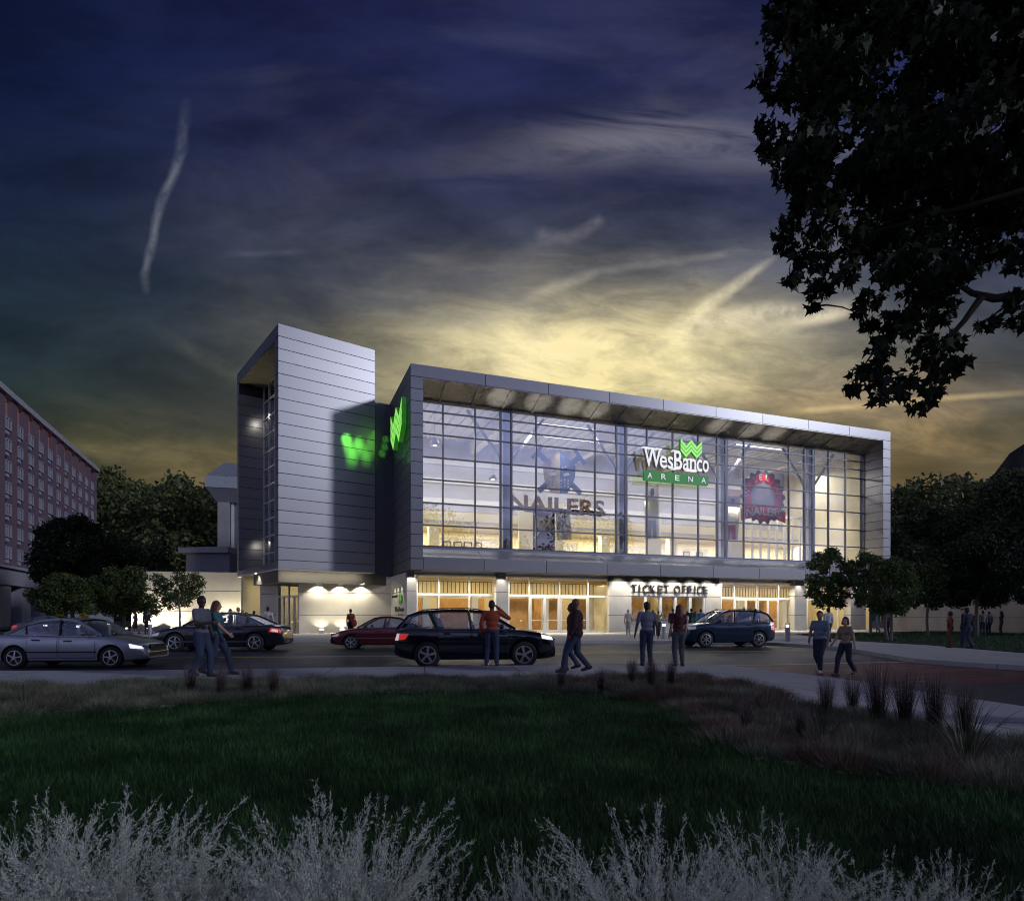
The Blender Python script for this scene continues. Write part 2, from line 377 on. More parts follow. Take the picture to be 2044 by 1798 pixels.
def add_light(name, kind, loc, energy, col, parent=None, rot=None, size=1.0, size_y=None, spot=None, blend=0.6, radius=0.1):
    l = bpy.data.lights.new(name, kind); l.energy = energy; l.color = col
    if kind == 'AREA':
        l.size = size
        if size_y: l.shape = 'RECTANGLE'; l.size_y = size_y
    elif kind == 'SPOT': l.spot_size = spot; l.spot_blend = blend; l.shadow_soft_size = radius
    else: l.shadow_soft_size = radius
    o = bpy.data.objects.new(name, l); COL.objects.link(o)
    if parent is not None: o.parent = parent
    o.location = loc
    if rot is not None: o.rotation_euler = rot
    return o
# ================================================================ GROUND
def grid_mat(name, col, joint, sx, sy, rz=0.0, jw=0.02, rough=0.7, var=0.12, rough_var=True):
    m = bpy.data.materials.new(name); m.use_nodes = True; nt = m.node_tree; p = nt.nodes['Principled BSDF']; nb = NB(nt)
    t = nt.nodes.new('ShaderNodeTexCoord').outputs['Object']; mp = nt.nodes.new('ShaderNodeMapping'); mp.inputs['Rotation'].default_value = (0, 0, rz)
    nt.links.new(t, mp.inputs[0]); s = nt.nodes.new('ShaderNodeSeparateXYZ'); nt.links.new(mp.outputs[0], s.inputs[0])
    def line(c, per):
        f = nb.m('FRACT', nb.div(c, per)); f = nb.m('ABSOLUTE', nb.sub(f, 0.5))
        return nb.m('GREATER_THAN', f, 0.5 - jw / per / 2)
    j = nb.m('MAXIMUM', line(s.outputs[0], sx), line(s.outputs[1], sy))
    n1 = nb.noise(t, 0.7, 6, 0.65); n2 = nb.noise(t, 14, 4, 0.6)
    f = nb.m('ADD', nb.mul(n1, 0.7), nb.mul(n2, 0.3))
    base = nb.ramp(f, [(0.3, tuple(x * (1 - var) for x in col)), (0.7, tuple(x * (1 + var) for x in col))])
    cc = nb.mix(j, base, joint); nt.links.new(cc, p.inputs['Base Color']); p.inputs['Roughness'].default_value = rough
    bn = nt.nodes.new('ShaderNodeBump'); bn.inputs['Strength'].default_value = 0.15; bn.inputs['Distance'].default_value = 0.01
    nt.links.new(n2, bn.inputs['Height']); nt.links.new(bn.outputs[0], p.inputs['Normal'])
    return m
M_walk = grid_mat('sidewalk_concrete', (0.43, 0.43, 0.45), (0.10, 0.10, 0.10), 2.4, 2.4, R(-8), 0.03)
M_plaza = grid_mat('plaza_concrete', (0.50, 0.49, 0.46), (0.2, 0.2, 0.2), 3.0, 3.0, R(-20.5), 0.03)
def asphalt():
    m = bpy.data.materials.new('asphalt'); m.use_nodes = True; nt = m.node_tree; p = nt.nodes['Principled BSDF']; nb = NB(nt)
    t = nt.nodes.new('ShaderNodeTexCoord').outputs['Object']
    n1 = nb.noise(t, 0.35, 6, 0.65); n2 = nb.noise(t, 45, 3, 0.7)
    f = nb.add(nb.mul(n1, 0.55), nb.mul(n2, 0.45))
    nt.links.new(nb.ramp(f, [(0.32, (0.018, 0.019, 0.023)), (0.5, (0.042, 0.043, 0.048)), (0.72, (0.095, 0.095, 0.10))]), p.inputs['Base Color'])
    nt.links.new(nb.ramp(n1, [(0.3, (0.38,) * 3), (0.7, (0.62,) * 3)]), p.inputs['Roughness'])
    bn = nt.nodes.new('ShaderNodeBump'); bn.inputs['Strength'].default_value = 0.5; bn.inputs['Distance'].default_value = 0.012
    nt.links.new(n2, bn.inputs['Height']); nt.links.new(bn.outputs[0], p.inputs['Normal']); return m
M_asph = asphalt()
def brick_mat():
    m = bpy.data.materials.new('brick_paving'); m.use_nodes = True; nt = m.node_tree; p = nt.nodes['Principled BSDF']; nb = NB(nt)
    t = nt.nodes.new('ShaderNodeTexCoord').outputs['Object']; mp = nt.nodes.new('ShaderNodeMapping'); mp.inputs['Rotation'].default_value = (0, 0, R(-6)); nt.links.new(t, mp.inputs[0])
    bt = nt.nodes.new('ShaderNodeTexBrick'); nt.links.new(mp.outputs[0], bt.inputs['Vector']); bt.inputs['Scale'].default_value = 1.0
    bt.inputs['Brick Width'].default_value = 0.6; bt.inputs['Row Height'].default_value = 0.30; bt.inputs['Mortar Size'].default_value = 0.012
    bt.inputs['Color1'].default_value = (0.10, 0.028, 0.026, 1); bt.inputs['Color2'].default_value = (0.27, 0.085, 0.065, 1); bt.inputs['Mortar'].default_value = (0.05, 0.03, 0.028, 1)
    n = nb.noise(t, 1.1, 5, 0.6); cc = nb.mix(1.0, bt.outputs[0], nb.ramp(n, [(0.3, (0.65,) * 3), (0.7, (1.1,) * 3)]), 'MULTIPLY')
    nt.links.new(cc, p.inputs['Base Color']); p.inputs['Roughness'].default_value = 0.55; return m
M_brick = brick_mat()
M_soil = mat('mulch_soil', (0.035, 0.026, 0.02), 0.9, var=0.4, vscale=9, bump=0.6, bscale=25)
M_turf = mat('turf_soil', (0.010, 0.026, 0.010), 0.9, var=0.4, vscale=5, bump=0.5, bscale=30)
M_line_y = mat('yellow_road_paint', (0.80, 0.58, 0.05), 0.6, var=0.2, vscale=4)
M_line_w = mat('white_road_paint', (0.62, 0.62, 0.62), 0.6, var=0.15, vscale=4)
ZR = -0.15
def gp(pts, z=0.0): return [G(x, y, z) for x, y in pts]
# base sheet to the horizon
mk('ground', [(-900, -300, -0.17), (900, -300, -0.17), (900, 1200, -0.17), (-900, 1200, -0.17)], [(0, 1, 2, 3)], M_asph)['kind'] = 'structure'
near_kerb = [(-14.5, 15.9)] + gp([(245, 1338), (567, 1333.5), (778, 1330.5), (1072, 1327.0), (1300, 1326), (1380, 1326.6), (1454, 1328.2), (1553, 1338.6), (1717, 1359), (1777, 1371), (1900, 1388), (2044, 1409)])
# road slab between the kerbs
def slab(name, poly, z0, z1, m, kind='structure'):
    b_ = MB(); b_.prism(poly, z0, z1); o = b_.build(name, m); o['kind'] = kind; return o
far_kerb = [(-16.2, 34.4)] + gp([(480, 1276.5), (800, 1276.5), (1102, 1279.5), (1300, 1278.5), (1480, 1280), (1553, 1282.5), (1620, 1286.5), (1690, 1292.5), (1826, 1314), (1930, 1321.5), (2044, 1328)])
fk_end = (far_kerb[-1][0] + 14, far_kerb[-1][1] - 2.2)
nk_end = (near_kerb[-1][0] + 6, near_kerb[-1][1] - 2.0)
road = [(-30, 15.6)] + near_kerb + [nk_end, fk_end] + far_kerb[::-1] + [(-30, 35.5)]
mk('road', [(x, y, ZR) for x, y in road], [tuple(range(len(road)))], M_asph)['kind'] = 'structure'
# near sidewalk, split where it bends
def lerp_poly(outer, inner): return outer + inner[::-1]
bed_out = [(-15, 13.0)] + gp([(0, 1372), (380, 1366), (700, 1361), (1150, 1356), (1330, 1350), (1416, 1358), (1490, 1372), (1548, 1389), (1640, 1420), (1800, 1450), (1972, 1485), (2120, 1512)])
lawn_edge = gp([(-260, 1462), (0, 1440), (250, 1425), (500, 1403), (750, 1388), (1022, 1385), (1222, 1396), (1342, 1414), (1402, 1449), (1437, 1491), (1522, 1524), (1647, 1549), (1772, 1566), (1972, 1586), (2130, 1604)])
slab('sidewalk', lerp_poly(near_kerb + [nk_end, (8.2, 5.0)], bed_out), ZR, 0.0, M_walk)
bed = bed_out + lawn_edge[::-1]
slab('planting_bed', bed, -0.16, 0.03, M_soil)
lawn = lawn_edge + [(7.5, 4.6), (6.5, 1.2), (3, 0.9), (-4, 0.9), (-9, 2.0)]
slab('lawn', lawn, -0.14, 0.05, M_turf)
slab('foreground_bed', [(-12, -8), (14, -8), (14, 1.0), (6.5, 1.195), (3, 0.895), (-4, 0.895), (-9, 1.995), (-12, 2.4)], -0.14, 0.04, M_soil)
# yellow centre line and white stop line
def ribbon(name, pts, w, z, m):
    V = []; F = []
    for i, p in enumerate(pts):
        a = Vector(pts[max(i - 1, 0)]); c = Vector(pts[min(i + 1, len(pts) - 1)]); d = (c - a).normalized(); n = Vector((-d.y, d.x))
        p = Vector(p); V += [(*(p + n * w / 2), z), (*(p - n * w / 2), z)]
    for i in range(len(pts) - 1): F.append((2 * i, 2 * i + 1, 2 * i + 3, 2 * i + 2))
    o = mk(name, V, F, m); o['kind'] = 'structure'; return o
cl_pts = [(-26, 21.3)] + gp([(360, 1312.5), (777, 1309), (1103, 1305), (1226, 1303), (1420, 1300), (1610, 1299)], ZR)
ribbon('centre_line', cl_pts, 0.20, ZR + 0.005, M_line_y)
wl_pts = gp([(1400, 1328.5), (1470, 1327.6), (1553, 1326.6), (1690, 1323.5), (1850, 1320.3), (2000, 1318.5)], ZR)
brick_far = [(x, y) for x, y in wl_pts]; brick_near = gp([(1440, 1329.6), (1560, 1352), (1700, 1366), (1777, 1371), (1900, 1367), (2044, 1363.5), (2200, 1360)], ZR)
brick_far.append((brick_far[-1][0] + 6, brick_far[-1][1] - 0.2))
bk = brick_far + brick_near[::-1]
mk('brick_crosswalk', [(x, y, ZR + 0.004) for x, y in bk], [tuple(range(len(bk)))], M_brick)['kind'] = 'structure'
ribbon('white_line', brick_far, 0.16, ZR + 0.009, M_line_w)
# far plaza in front of the arena, with its rounded corner on the right
plaza = far_kerb + [fk_end, (60, 22), (60, 75), (-32, 75), (-37, 46), (-16.9, 37)]
slab('plaza', plaza, ZR, 0.0, M_plaza)
verge = gp([(1590, 1266), (1624, 1270.5), (1706, 1279), (1850, 1287), (2044, 1303), (2300, 1318)]) + [(44, 36), (42.5, 48), (38.2, 56), (27, 50.2)]
slab('grass_verge', verge, -0.1, 0.03, M_turf)
# side street on the left
ss = [(-17.5, 35), (-37.3, 46), (-36, 120), (-47, 120), (-50, 60), (-40, 34)]
mk('side_street', [(x, y, ZR + 0.003) for x, y in ss], [tuple(range(len(ss)))], M_asph)['kind'] = 'structure'
slab('hotel_forecourt', [(-51, 60), (-48.2, 120), (-110, 140), (-110, 40), (-62, 40)], ZR, 0.02, M_turf)

# ================================================================ ARENA
TH = R(20.5); cT, sT = math.cos(TH), math.sin(TH); B0 = (-7.49, 46.0)
arena = empty('arena', (B0[0], B0[1], 0), TH, label='large modern arena with lit glass hall, silver metal frame and tall tower on its left', cat='arena')
def AL(x, y): x -= B0[0]; y -= B0[1]; return (x * cT + y * sT, -x * sT + y * cT)
def T(px, d=0.0):
    a = (px - 1022) / FPX; nB = sT * B0[0] - cT * B0[1]
    Y = (nB - d) / (a * sT - cT); return AL(a * Y, Y)[0]
def Yd(px, d=0.0):
    a = (px - 1022) / FPX; nB = sT * B0[0] - cT * B0[1]; return (nB - d) / (a * sT - cT)
def Zd(px, py, d=0.0): return PZ(py, Yd(px, d))
L = 49.1; ZB, ZT = 4.85, 20.1; GLZ0, GLZ1, GD = 6.8, 18.2, 2.2
JT = 0.05
def panel_rows(mb, fn, a0, a1, z0, z1, step, thick=0.04, vj=()):
    """cladding panels with open joints; fn(a, off, z) -> point, off = outwards"""
    zs = []; z = z1
    while z - step > z0 + 0.25: zs.append((z - step, z)); z -= step
    zs.append((z0, z))
    cuts = [a0] + [q for q in vj if a0 < q < a1] + [a1]
    for zl, zh in zs:
        for q0, q1 in zip(cuts[:-1], cuts[1:]):
            e0 = q0 + (0 if q0 == a0 else JT / 2); e1 = q1 - (0 if q1 == a1 else JT / 2)
            P = [fn(e0, 0, zl), fn(e1, 0, zl), fn(e1, thick, zl), fn(e0, thick, zl), fn(e0, 0, zh - JT), fn(e1, 0, zh - JT), fn(e1, thick, zh - JT), fn(e0, thick, zh - JT)]
            mb.hexa([P[3], P[2], P[1], P[0], P[7], P[6], P[5], P[4]])
# --- hall frame: dark core with panels hung on it
m = MB(); m.mat(1)
m.box(0.04, 0.92, 0.04, 14.0, ZB, ZT - 0.9)                       # left end wall core
m.mat(0)
panel_rows(m, lambda a, o, z: (a, 0.04 - o, z), 0.0, 0.92, ZB, ZT - 0.9, 0.90)
panel_rows(m, lambda a, o, z: (0.04 - o, a, z), 0.04, 14.0, ZB, ZT - 0.9, 0.90, vj=(1.6, 3.4, 5.2, 7.0))
m.build('side_wall', [M_clad, M_core], arena)
m = MB(); m.mat(1); m.box(L - 0.96, L - 0.04, 0.04, 14.0, ZB, ZT - 0.9); m.mat(0)
panel_rows(m, lambda a, o, z: (a, 0.04 - o, z), L - 1.0, L, ZB, ZT - 0.9, 0.90)
panel_rows(m, lambda a, o, z: (L - 0.96 - o, a, z), 0.04, 14.0, ZB, ZT - 0.9, 0.90)
m.build('end_wall', [M_clad, M_core], arena)
m = MB(); m.mat(1); m.box(0.04, L - 0.04, 0.04, 14, ZT - 0.9, ZT - 0.03); m.mat(0)
fj = [T(x) for x in (969, 1095, 1216.6, 1324.4, 1429.4, 1522.6, 1614.2, 1695.4)]
cuts = [0] + fj + [L]
for q0, q1 in zip(cuts[:-1], cuts[1:]): m.box(q0 + JT / 2 * (q0 > 0), q1 - JT / 2 * (q1 < L), 0.0, 0.04, ZT - 0.9, ZT)
m.box(0.0, 0.04, 0.041, 14, ZT - 0.9, ZT); m.box(L - 0.04, L, 0.041, 14, ZT - 0.9, ZT)
m.box(0.04, L - 0.04, 0.041, 14, ZT - 0.03, ZT)
m.build('fascia', [M_clad, M_core], arena)
# soffit sloping down to the glass
m = MB()
m.hexa([(0.93, 0.045, 19.12), (L - 0.97, 0.045, 19.12), (L - 0.97, GD + 0.3, 18.2), (0.93, GD + 0.3, 18.2), (0.93, 0.045, 19.195), (L - 0.97, 0.045, 19.195), (L - 0.97, GD + 0.3, 18.5), (0.93, GD + 0.3, 18.5)])
for x in (884, 948, 1010, 1070, 1187, 1240, 1291, 1343, 1394, 1440, 1484, 1574, 1614, 1653):
    t = T(x, 1.2); m.bar((t, 0.1, 19.07), (t, GD, 18.22), 0.16, 0.10)
m.build('soffit', M_soffit, arena)
# lower beam and the sloping sill above it
m = MB(); m.mat(1); m.box(0.04, L - 0.04, 0.04, 1.6, ZB + 0.02, 5.75); m.mat(0)
bj = [T(x) for x in (966.5, 1090.8, 1212, 1318.8, 1423.8, 1516, 1608, 1690)]
cuts = [0.93] + bj + [L - 1.01]
for q0, q1 in zip(cuts[:-1], cuts[1:]):
    m.box(q0 + 0.025, q1 - 0.025, 0.0, 0.04, ZB, 5.8); m.box(q0 + 0.025, q1 - 0.025, 0.041, 1.6, ZB - 0.02, ZB + 0.02)
m.build('canopy_beam', [M_clad, M_core], arena)
m = MB()
cuts = [0.93] + bj + [L - 1.01]
for q0, q1 in zip(cuts[:-1], cuts[1:]):
    m.hexa([(q0 + 0.02, 0.045, 5.76), (q1 - 0.02, 0.045, 5.76), (q1 - 0.02, GD - 0.1, 6.62), (q0 + 0.02, GD - 0.1, 6.62), (q0 + 0.02, 0.045, 5.82), (q1 - 0.02, 0.045, 5.82), (q1 - 0.02, GD - 0.1, 6.70), (q0 + 0.02, GD - 0.1, 6.70)])
m.box(0.93, L - 0.97, GD - 0.12, GD + 0.1, 6.60, 6.80)
for x in range(26): t = 1.6 + x * 1.83; m.bar((t, 0.2, 5.86), (t, 0.9, 6.16), 0.10, 0.07)
m.build('sill', M_alu, arena)
# --- curtain wall
vx = [884, 948.3, 999, 1020.6, 1070, 1187.5, 1230, 1248.7, 1291, 1342.6, 1393.6, 1431.6, 1448, 1484.5, 1574.4, 1605.8, 1621.8, 1653.4, 1687]
tz = [17.42, 16.56, 15.65, 13.84, 12.10, 10.27, 8.52]
m = MB()
for x in vx:
    t = T(x, GD); w = 0.15 if x in (999, 1020.6, 1230, 1248.7, 1431.6, 1448, 1605.8, 1621.8) else 0.105
    m.box(t - w / 2, t + w / 2, GD - 0.09, GD + 0.12, GLZ0, GLZ1)
for z in tz: m.box(0.93, L - 0.97, GD - 0.075, GD + 0.10, z - 0.05, z + 0.05)
m.box(0.93, L - 0.97, GD - 0.11, GD + 0.13, GLZ1 - 0.10, GLZ1); m.box(0.93, L - 0.97, GD - 0.11, GD + 0.13, GLZ0, GLZ0 + 0.12)
m.box(0.93, 1.03, GD - 0.1, GD + 0.12, GLZ0, GLZ1); m.box(L - 1.07, L - 0.97, GD - 0.1, GD + 0.12, GLZ0, GLZ1)
m.build('curtain_wall_frame', M_mull, arena)
m = MB(); m.box(0.95, L - 0.98, GD, GD + 0.02, GLZ0 + 0.02, GLZ1 - 0.02); m.build('curtain_wall_glass', M_glass, arena)
# --- hall interior
HD = 13.0
MB().box(0.93, L - 0.97, GD + 0.2, HD, 5.4, 6.75).build('hall_floor', M_floor, arena)
MB().box(1.1, L - 1.25, HD - 0.1, HD - 0.002, 11.6, 18.4).build('upper_wall', mat('grey_lilac_wall', (0.46, 0.46, 0.52), 0.6, var=0.12, vscale=0.5), arena)  # lilac of the reflected sky put into the wall colour
m = MB(); m.box(0.93, L - 0.97, HD, HD + 0.2, 5.4, 19.1)
m.build('back_wall', M_cream, arena)
MB().box(L - 1.25, L - 0.98, GD + 0.3, HD, 6.75, 18.4).build('end_lining', M_cream, arena)
MB().box(0.93, 1.1, GD + 0.3, HD, 6.75, 18.4).build('end_lining', M_cream, arena)
MB().box(L - 0.9, L - 0.6, 1.35 + 0.3, 9.0, 0.02, 4.76).build('lobby_end_wall', M_cream, arena)
MB().box(0.25, 0.5, 1.35 + 0.3, 9.0, 0.02, 4.76).build('lobby_end_wall', M_cream, arena)
m = MB()
m.box(0.93, L - 0.97, GD + 0.31, HD, 18.6, 18.8)
for k in range(50): t = 1.2 + k * 0.95; m.box(t, t + 0.18, GD + 0.3, HD, 18.4, 18.6)
m.build('roof_deck', M_white, arena)
for x in (1010, 1239.5, 1440, 1613.5):
    t = T(x, GD + 0.9)
    m = MB(); m.box(t - 0.42, t + 0.42, GD + 0.45, GD + 1.3, 6.75, 18.4); m.build('column', M_grey, arena)
    m = MB()
    for s in (-1, 1): m.bar((t + s * 0.42, GD + 0.9, 14.4), (t + s * 3.4, GD + 0.9, 18.2), 0.16, 0.22)
    m.build('strut', M_grey, arena)
    m = MB(); m.box(t - 0.35, t + 0.35, GD + 1.31, HD, 17.3, 18.39); m.build('roof_girder', M_white, arena)
m = MB()
for z_ in (12.3, 14.2, 16.0): m.box(1.1, L - 1.25, HD - 0.35, HD - 0.101, z_, z_ + 0.45)
m.build('wall_beam', M_white, arena)
# mezzanine inside the hall: grey-white bulkheads with openings to the seating bowl
m = MB(); m.mat(0)
m.box(0.93, L - 0.97, 9.0, HD, 9.6, 10.7); m.mat(1); m.box(3.0, L - 3, 8.94, 8.999, 9.85, 10.05); m.mat(0)
for t0 in (3.5, 12.5, 21, 29, 37.5): m.box(t0, t0 + 0.9, 9.2, 9.9, 6.75, 9.6)
m.build('mezzanine', [M_cream, M_grey], arena)
m = MB()
for t0, t1 in ((4.6, 11.8), (14.4, 20.2), (22.6, 28.4), (30.4, 36.8)): m.box(t0, t1, HD - 0.06, HD - 0.002, 7.3, 9.0)
m.build('wall_panel', M_grey, arena)
m = MB()
for k in range(7): m.box(36.2 + k * 1.05, 36.2 + k * 1.05 + 0.14, 5.2, 5.4, 6.75, 11.6)
m.box(36.2, 42.7, 5.2, 5.4, 11.6, 11.85); m.build('partition', M_white, arena)
for bx_ in ((33.0, 36.0, 6.5, 6.8, 6.75, 14.5), (11.5, 16.0, 7.5, 7.8, 6.75, 12.0), (24.5, 26.2, 6.6, 6.9, 6.75, 11.2)): MB().box(*bx_).build('inner_wall', M_cream, arena)
for x in (893, 915, 935, 955, 1372, 1398):
    t = T(x, HD - 0.3); f = MB().box(t - 0.42, t + 0.42, HD - 0.16, HD - 0.061, 7.55, 8.65).build('picture_frame', M_black, arena)
    MB().box(t - 0.32, t + 0.32, HD - 0.175, HD - 0.162, 7.67, 8.53).build('picture', mat('old_photo', (0.22, 0.20, 0.17), 0.5, var=0.5, vscale=6), f)
# added glowing bars imitate highlights on the beams behind the glass
def highlight_bar(name, a, c, w, parent, material=M_highlight):
    return MB().bar(a, c, w, w).build(name, material, parent)
for x0, x1, py in ((1072, 1190, 855), (1085, 1190, 880), (1460, 1560, 872), (1470, 1562, 897)):
    d = 3.6; highlight_bar('highlight_strip', (T(x0, d), d, Zd(x0, py - 10, d)), (T(x1, d), d, Zd(x0, py - 10, d)), 0.07, arena)
for k in range(8):
    t = 3.5 + k * 6.0
    add_light('ceiling_lamp', 'AREA', (t, 7.5, 17.2), 440, (1.0, 0.95, 0.84), arena, None, 4.2, 1.2)
for k in range(8):
    t = 3.5 + k * 6.0
    add_light('mezzanine_lamp', 'AREA', (t, 10.4, 9.55), 720, (1.0, 0.86, 0.56), arena, None, 4.6, 0.5)
    add_light('front_lamp', 'AREA', (t, 4.0, 12.0), 110, (1.0, 0.92, 0.72), arena, (R(50), 0, 0), 3.0, 0.3)
# --- ground floor
SD = 1.35; ZC = 4.80
MB().box(0.2, L - 0.3, 1.601, 9.0, 4.76, 4.84).build('lobby_ceiling', M_white, arena)
MB().box(0.2, L - 0.3, SD + 0.2, 9.0, 0.0, 0.02).build('lobby_floor', M_floor, arena)
m = MB(); m.box(0.0, L, 9.0, 9.2, 0.0, 4.76); m.build('lobby_wall', M_cream, arena)
for t0, t1 in ((1.0, 3.4), (4.2, 8.6), (9.5, 12.8), (13.4, 16.3), (17.6, 20.0), (26.6, 29.2), (29.8, 33.5), (34.3, 37.5), (38.4, 44.0)): MB().box(t0, t1, 8.9, 8.998, 0.02, 3.0).build('wood_panelling', M_wood, arena)
for t0, t1 in ((9.8, 12.2), (13.2, 14.6), (16.4, 18.0), (31.0, 32.8), (36.0, 38.0), (40.5, 43.0)): MB().box(t0, t1, 5.6, 5.8, 0.02, 2.95).build('wood_panelling', M_wood, arena)
m = MB(); m.box(0.5, 20, 4.6, 4.9, 2.95, 3.3); m.box(26.5, L - 1, 4.6, 4.9, 2.95, 3.3)
for t in (1.9, 6.1, 12.6, 17.1, 28.0, 33.8, 39.5): m.box(t, t + 0.55, 4.55, 5.0, 0.02, 2.95)
m.build('lobby_bulkhead', M_white, arena)
m = MB()
for a0, a1 in ((0.5, 20), (26.5, L - 1)):
    m.box(a0, a1, 4.72, 4.77, 4.25, 4.30); n = int((a1 - a0) / 0.35)
    for k in range(n): m.box(a0 + k * 0.35, a0 + k * 0.35 + 0.04, 4.72, 4.77, 3.3, 4.25)
m.build('balcony_railing', M_black, arena)
for k in range(12):
    t = 2 + k * 3.95
    if 20.5 < t < 25.5: continue
    add_light('lobby_lamp', 'AREA', (t, 3.0, 4.74), 75, (1.0, 0.83, 0.52), arena, None, 1.6, 0.6)
    add_light('lobby_lamp', 'AREA', (t + 1, 6.9, 4.74), 95, (1.0, 0.80, 0.48), arena, None, 1.6, 0.6)
for x in (1000, 1075, 1140, 1190, 1435, 1500, 1545):
    add_light('soffit_fill_spot', 'SPOT', (T(x, 0.9), 0.9, 6.5), 5200, (1.0, 0.97, 0.92), arena, (math.pi, 0, 0), spot=R(13), blend=0.9, radius=0.1)  # added spots imitating lights reflected as patches on the soffit
def gcol(x0, x1, d0, ztop, parent=arena, name='pillar'):
    t0, t1 = T(x0, d0), T(x1, d0); m = MB(); m.mat(0)
    for z0, z1 in ((0, 1.46), (1.50, 3.28), (3.32, ztop)): m.box(t0, t1, d0, d0 + 0.8, z0, z1)
    m.mat(1); m.box(t0 + 0.03, t1 - 0.03, d0 + 0.03, d0 + 0.75, 1.46, 1.50); m.box(t0 + 0.03, t1 - 0.03, d0 + 0.03, d0 + 0.75, 3.28, 3.32)
    m.box(t0 + 0.15, t1 - 0.15, d0 + 0.15, d0 + 0.7, ztop, ZC)
    return m.build(name, [M_conc, M_dark], parent)
gcol(812, 831.5, 0.75, 4.30); gcol(990.6, 1014.4, 0.75, 4.30); gcol(1586, 1610, 0.75, 4.32); gcol(1698, 1728, 0.75, 4.32)
MB().box(0.1, L - 0.2, SD + 0.25, SD + 0.5, ZC - 0.22, ZC - 0.04).build('header_beam', M_alu, arena)
def bay(x0, x1, splits, doors):
    """one shopfront bay: frame, glass and door leaves; splits and doors given as photo columns"""
    t0, t1 = T(x0, SD), T(x1, SD); m = MB(); w = 0.09
    for t in [t0 + 0.04, t1 - 0.04] + [T(x, SD) for x in splits]: m.box(t - w / 2, t + w / 2, SD - 0.06, SD + 0.10, 0.0, ZC - 0.22)
    m.box(t0, t1, SD - 0.055, SD + 0.09, 2.98, 3.14); m.box(t0, t1, SD - 0.055, SD + 0.09, ZC - 0.32, ZC - 0.22); m.box(t0, t1, SD - 0.05, SD + 0.08, 0.0, 0.1)
    m.build('shopfront_frame', M_white, arena)
    MB().box(t0 + 0.05, t1 - 0.05, SD + 0.01, SD + 0.03, 0.1, ZC - 0.25).build('shopfront_glass', M_shopglass, arena)
    for a, c in doors:
        ta, tb = T(a, SD) + 0.05, T(c, SD) - 0.05; mid = (ta + tb) / 2
        for q0, q1, hs in ((ta, mid - 0.01, 1), (mid + 0.01, tb, -1)):
            q = MB(); w = 0.10
            q.box(q0, q0 + w, SD - 0.07, SD - 0.005, 0.02, 2.97); q.box(q1 - w, q1, SD - 0.07, SD - 0.005, 0.02, 2.97)
            q.box(q0 + w, q1 - w, SD - 0.07, SD - 0.005, 2.87, 2.97); q.box(q0 + w, q1 - w, SD - 0.07, SD - 0.005, 0.02, 0.25); q.box(q0 + w, q1 - w, SD - 0.065, SD - 0.01, 1.02, 1.08)
            dr = q.build('door', M_white, arena)
            hx = q1 - w - 0.05 if hs > 0 else q0 + w + 0.05
            MB().tube([(hx, SD - 0.13, 0.85), (hx, SD - 0.13, 1.55)], 0.022, 8).build('door_handle', M_metal, dr)
bay(831.5, 990.6, [876, 936], [])
bay(1014.4, 1216, [1056.5, 1116.5, 1173.5], [(1057, 1116), (1117, 1173)])
bay(1438.8, 1586, [1465, 1510, 1553], [(1465.5, 1510), (1511, 1553)])
bay(1610, 1698, [1640, 1672], [])
# ticket office block
TD = 1.0; ta, tb = T(1216, TD), T(1438.8, TD); wa, wb = T(1258.8, TD), T(1408, TD); wz0, wz1 = 1.16, 3.10; tz1 = 4.36
m = MB(); m.mat(0)
def tbox(t0, t1, z0, z1): m.box(t0, t1, TD, TD + 0.35, z0, z1)
tbox(ta, wa - 0.0, 0, 1.44); tbox(ta, wa, 1.48, 3.10); tbox(wb, tb, 0, 1.44); tbox(wb, tb, 1.48, 3.10); tbox(ta, tb, 3.14, tz1); tbox(wa, wb, 0, wz0 - 0.08)
m.mat(1); m.box(ta + 0.02, tb - 0.02, TD + 0.03, TD + 0.3, 3.10, 3.14); m.box(ta + 0.02, wa - 0.02, TD + 0.03, TD + 0.3, 1.44, 1.48); m.box(wb + 0.02, tb - 0.02, TD + 0.03, TD + 0.3, 1.44, 1.48)
m.box(ta, tb, TD + 0.2, TD + 0.5, tz1, ZC)
m.build('ticket_office_wall', [M_conc, M_dark], arena)
MB().box(wa - 0.05, wb + 0.05, TD - 0.22, TD + 0.35, wz0 - 0.08, wz0).build('ticket_counter', M_metal, arena)
n = 5; pw = (wb - wa) / n
for k in range(n):
    q0 = wa + k * pw; q1 = q0 + pw
    m = MB(); m.box(q0 + 0.002, q0 + 0.1, TD + 0.05, TD + 0.3, wz0, wz1); m.box(q1 - 0.16, q1 - 0.002, TD + 0.05, TD + 0.3, wz0, wz1); m.box(q0 + 0.1, q1 - 0.16, TD + 0.1, TD + 0.25, wz1 - 0.08, wz1)
    fr = m.build('ticket_window', M_white, arena)
    MB().box(q0 + 0.1, q1 - 0.16, TD + 0.16, TD + 0.18, wz0, wz1 - 0.08).build('pane', M_shopglass, fr)
m = MB(); m.mat(0); m.box(ta + 0.4, tb - 0.4, 4.2, 4.4, 0, 4.0); m.mat(1); m.box(ta + 0.4, tb - 0.4, TD + 0.4, 4.2, 3.9, 4.1); m.box(ta + 0.3, ta + 0.4, TD + 0.4, 4.4, 0, 4.0); m.box(tb - 0.4, tb - 0.3, TD + 0.4, 4.4, 0, 4.0)
m.box(ta + 6.2, ta + 6.3, 2.6, 4.2, 0, 3.9)
m.build('ticket_room', [M_wood, M_cream], arena)
for k in range(3): add_light('ticket_lamp', 'AREA', (ta + 1.9 + k * 3.4, 2.8, 3.88), 26, (1.0, 0.85, 0.55), arena, None, 1.2, 0.5)
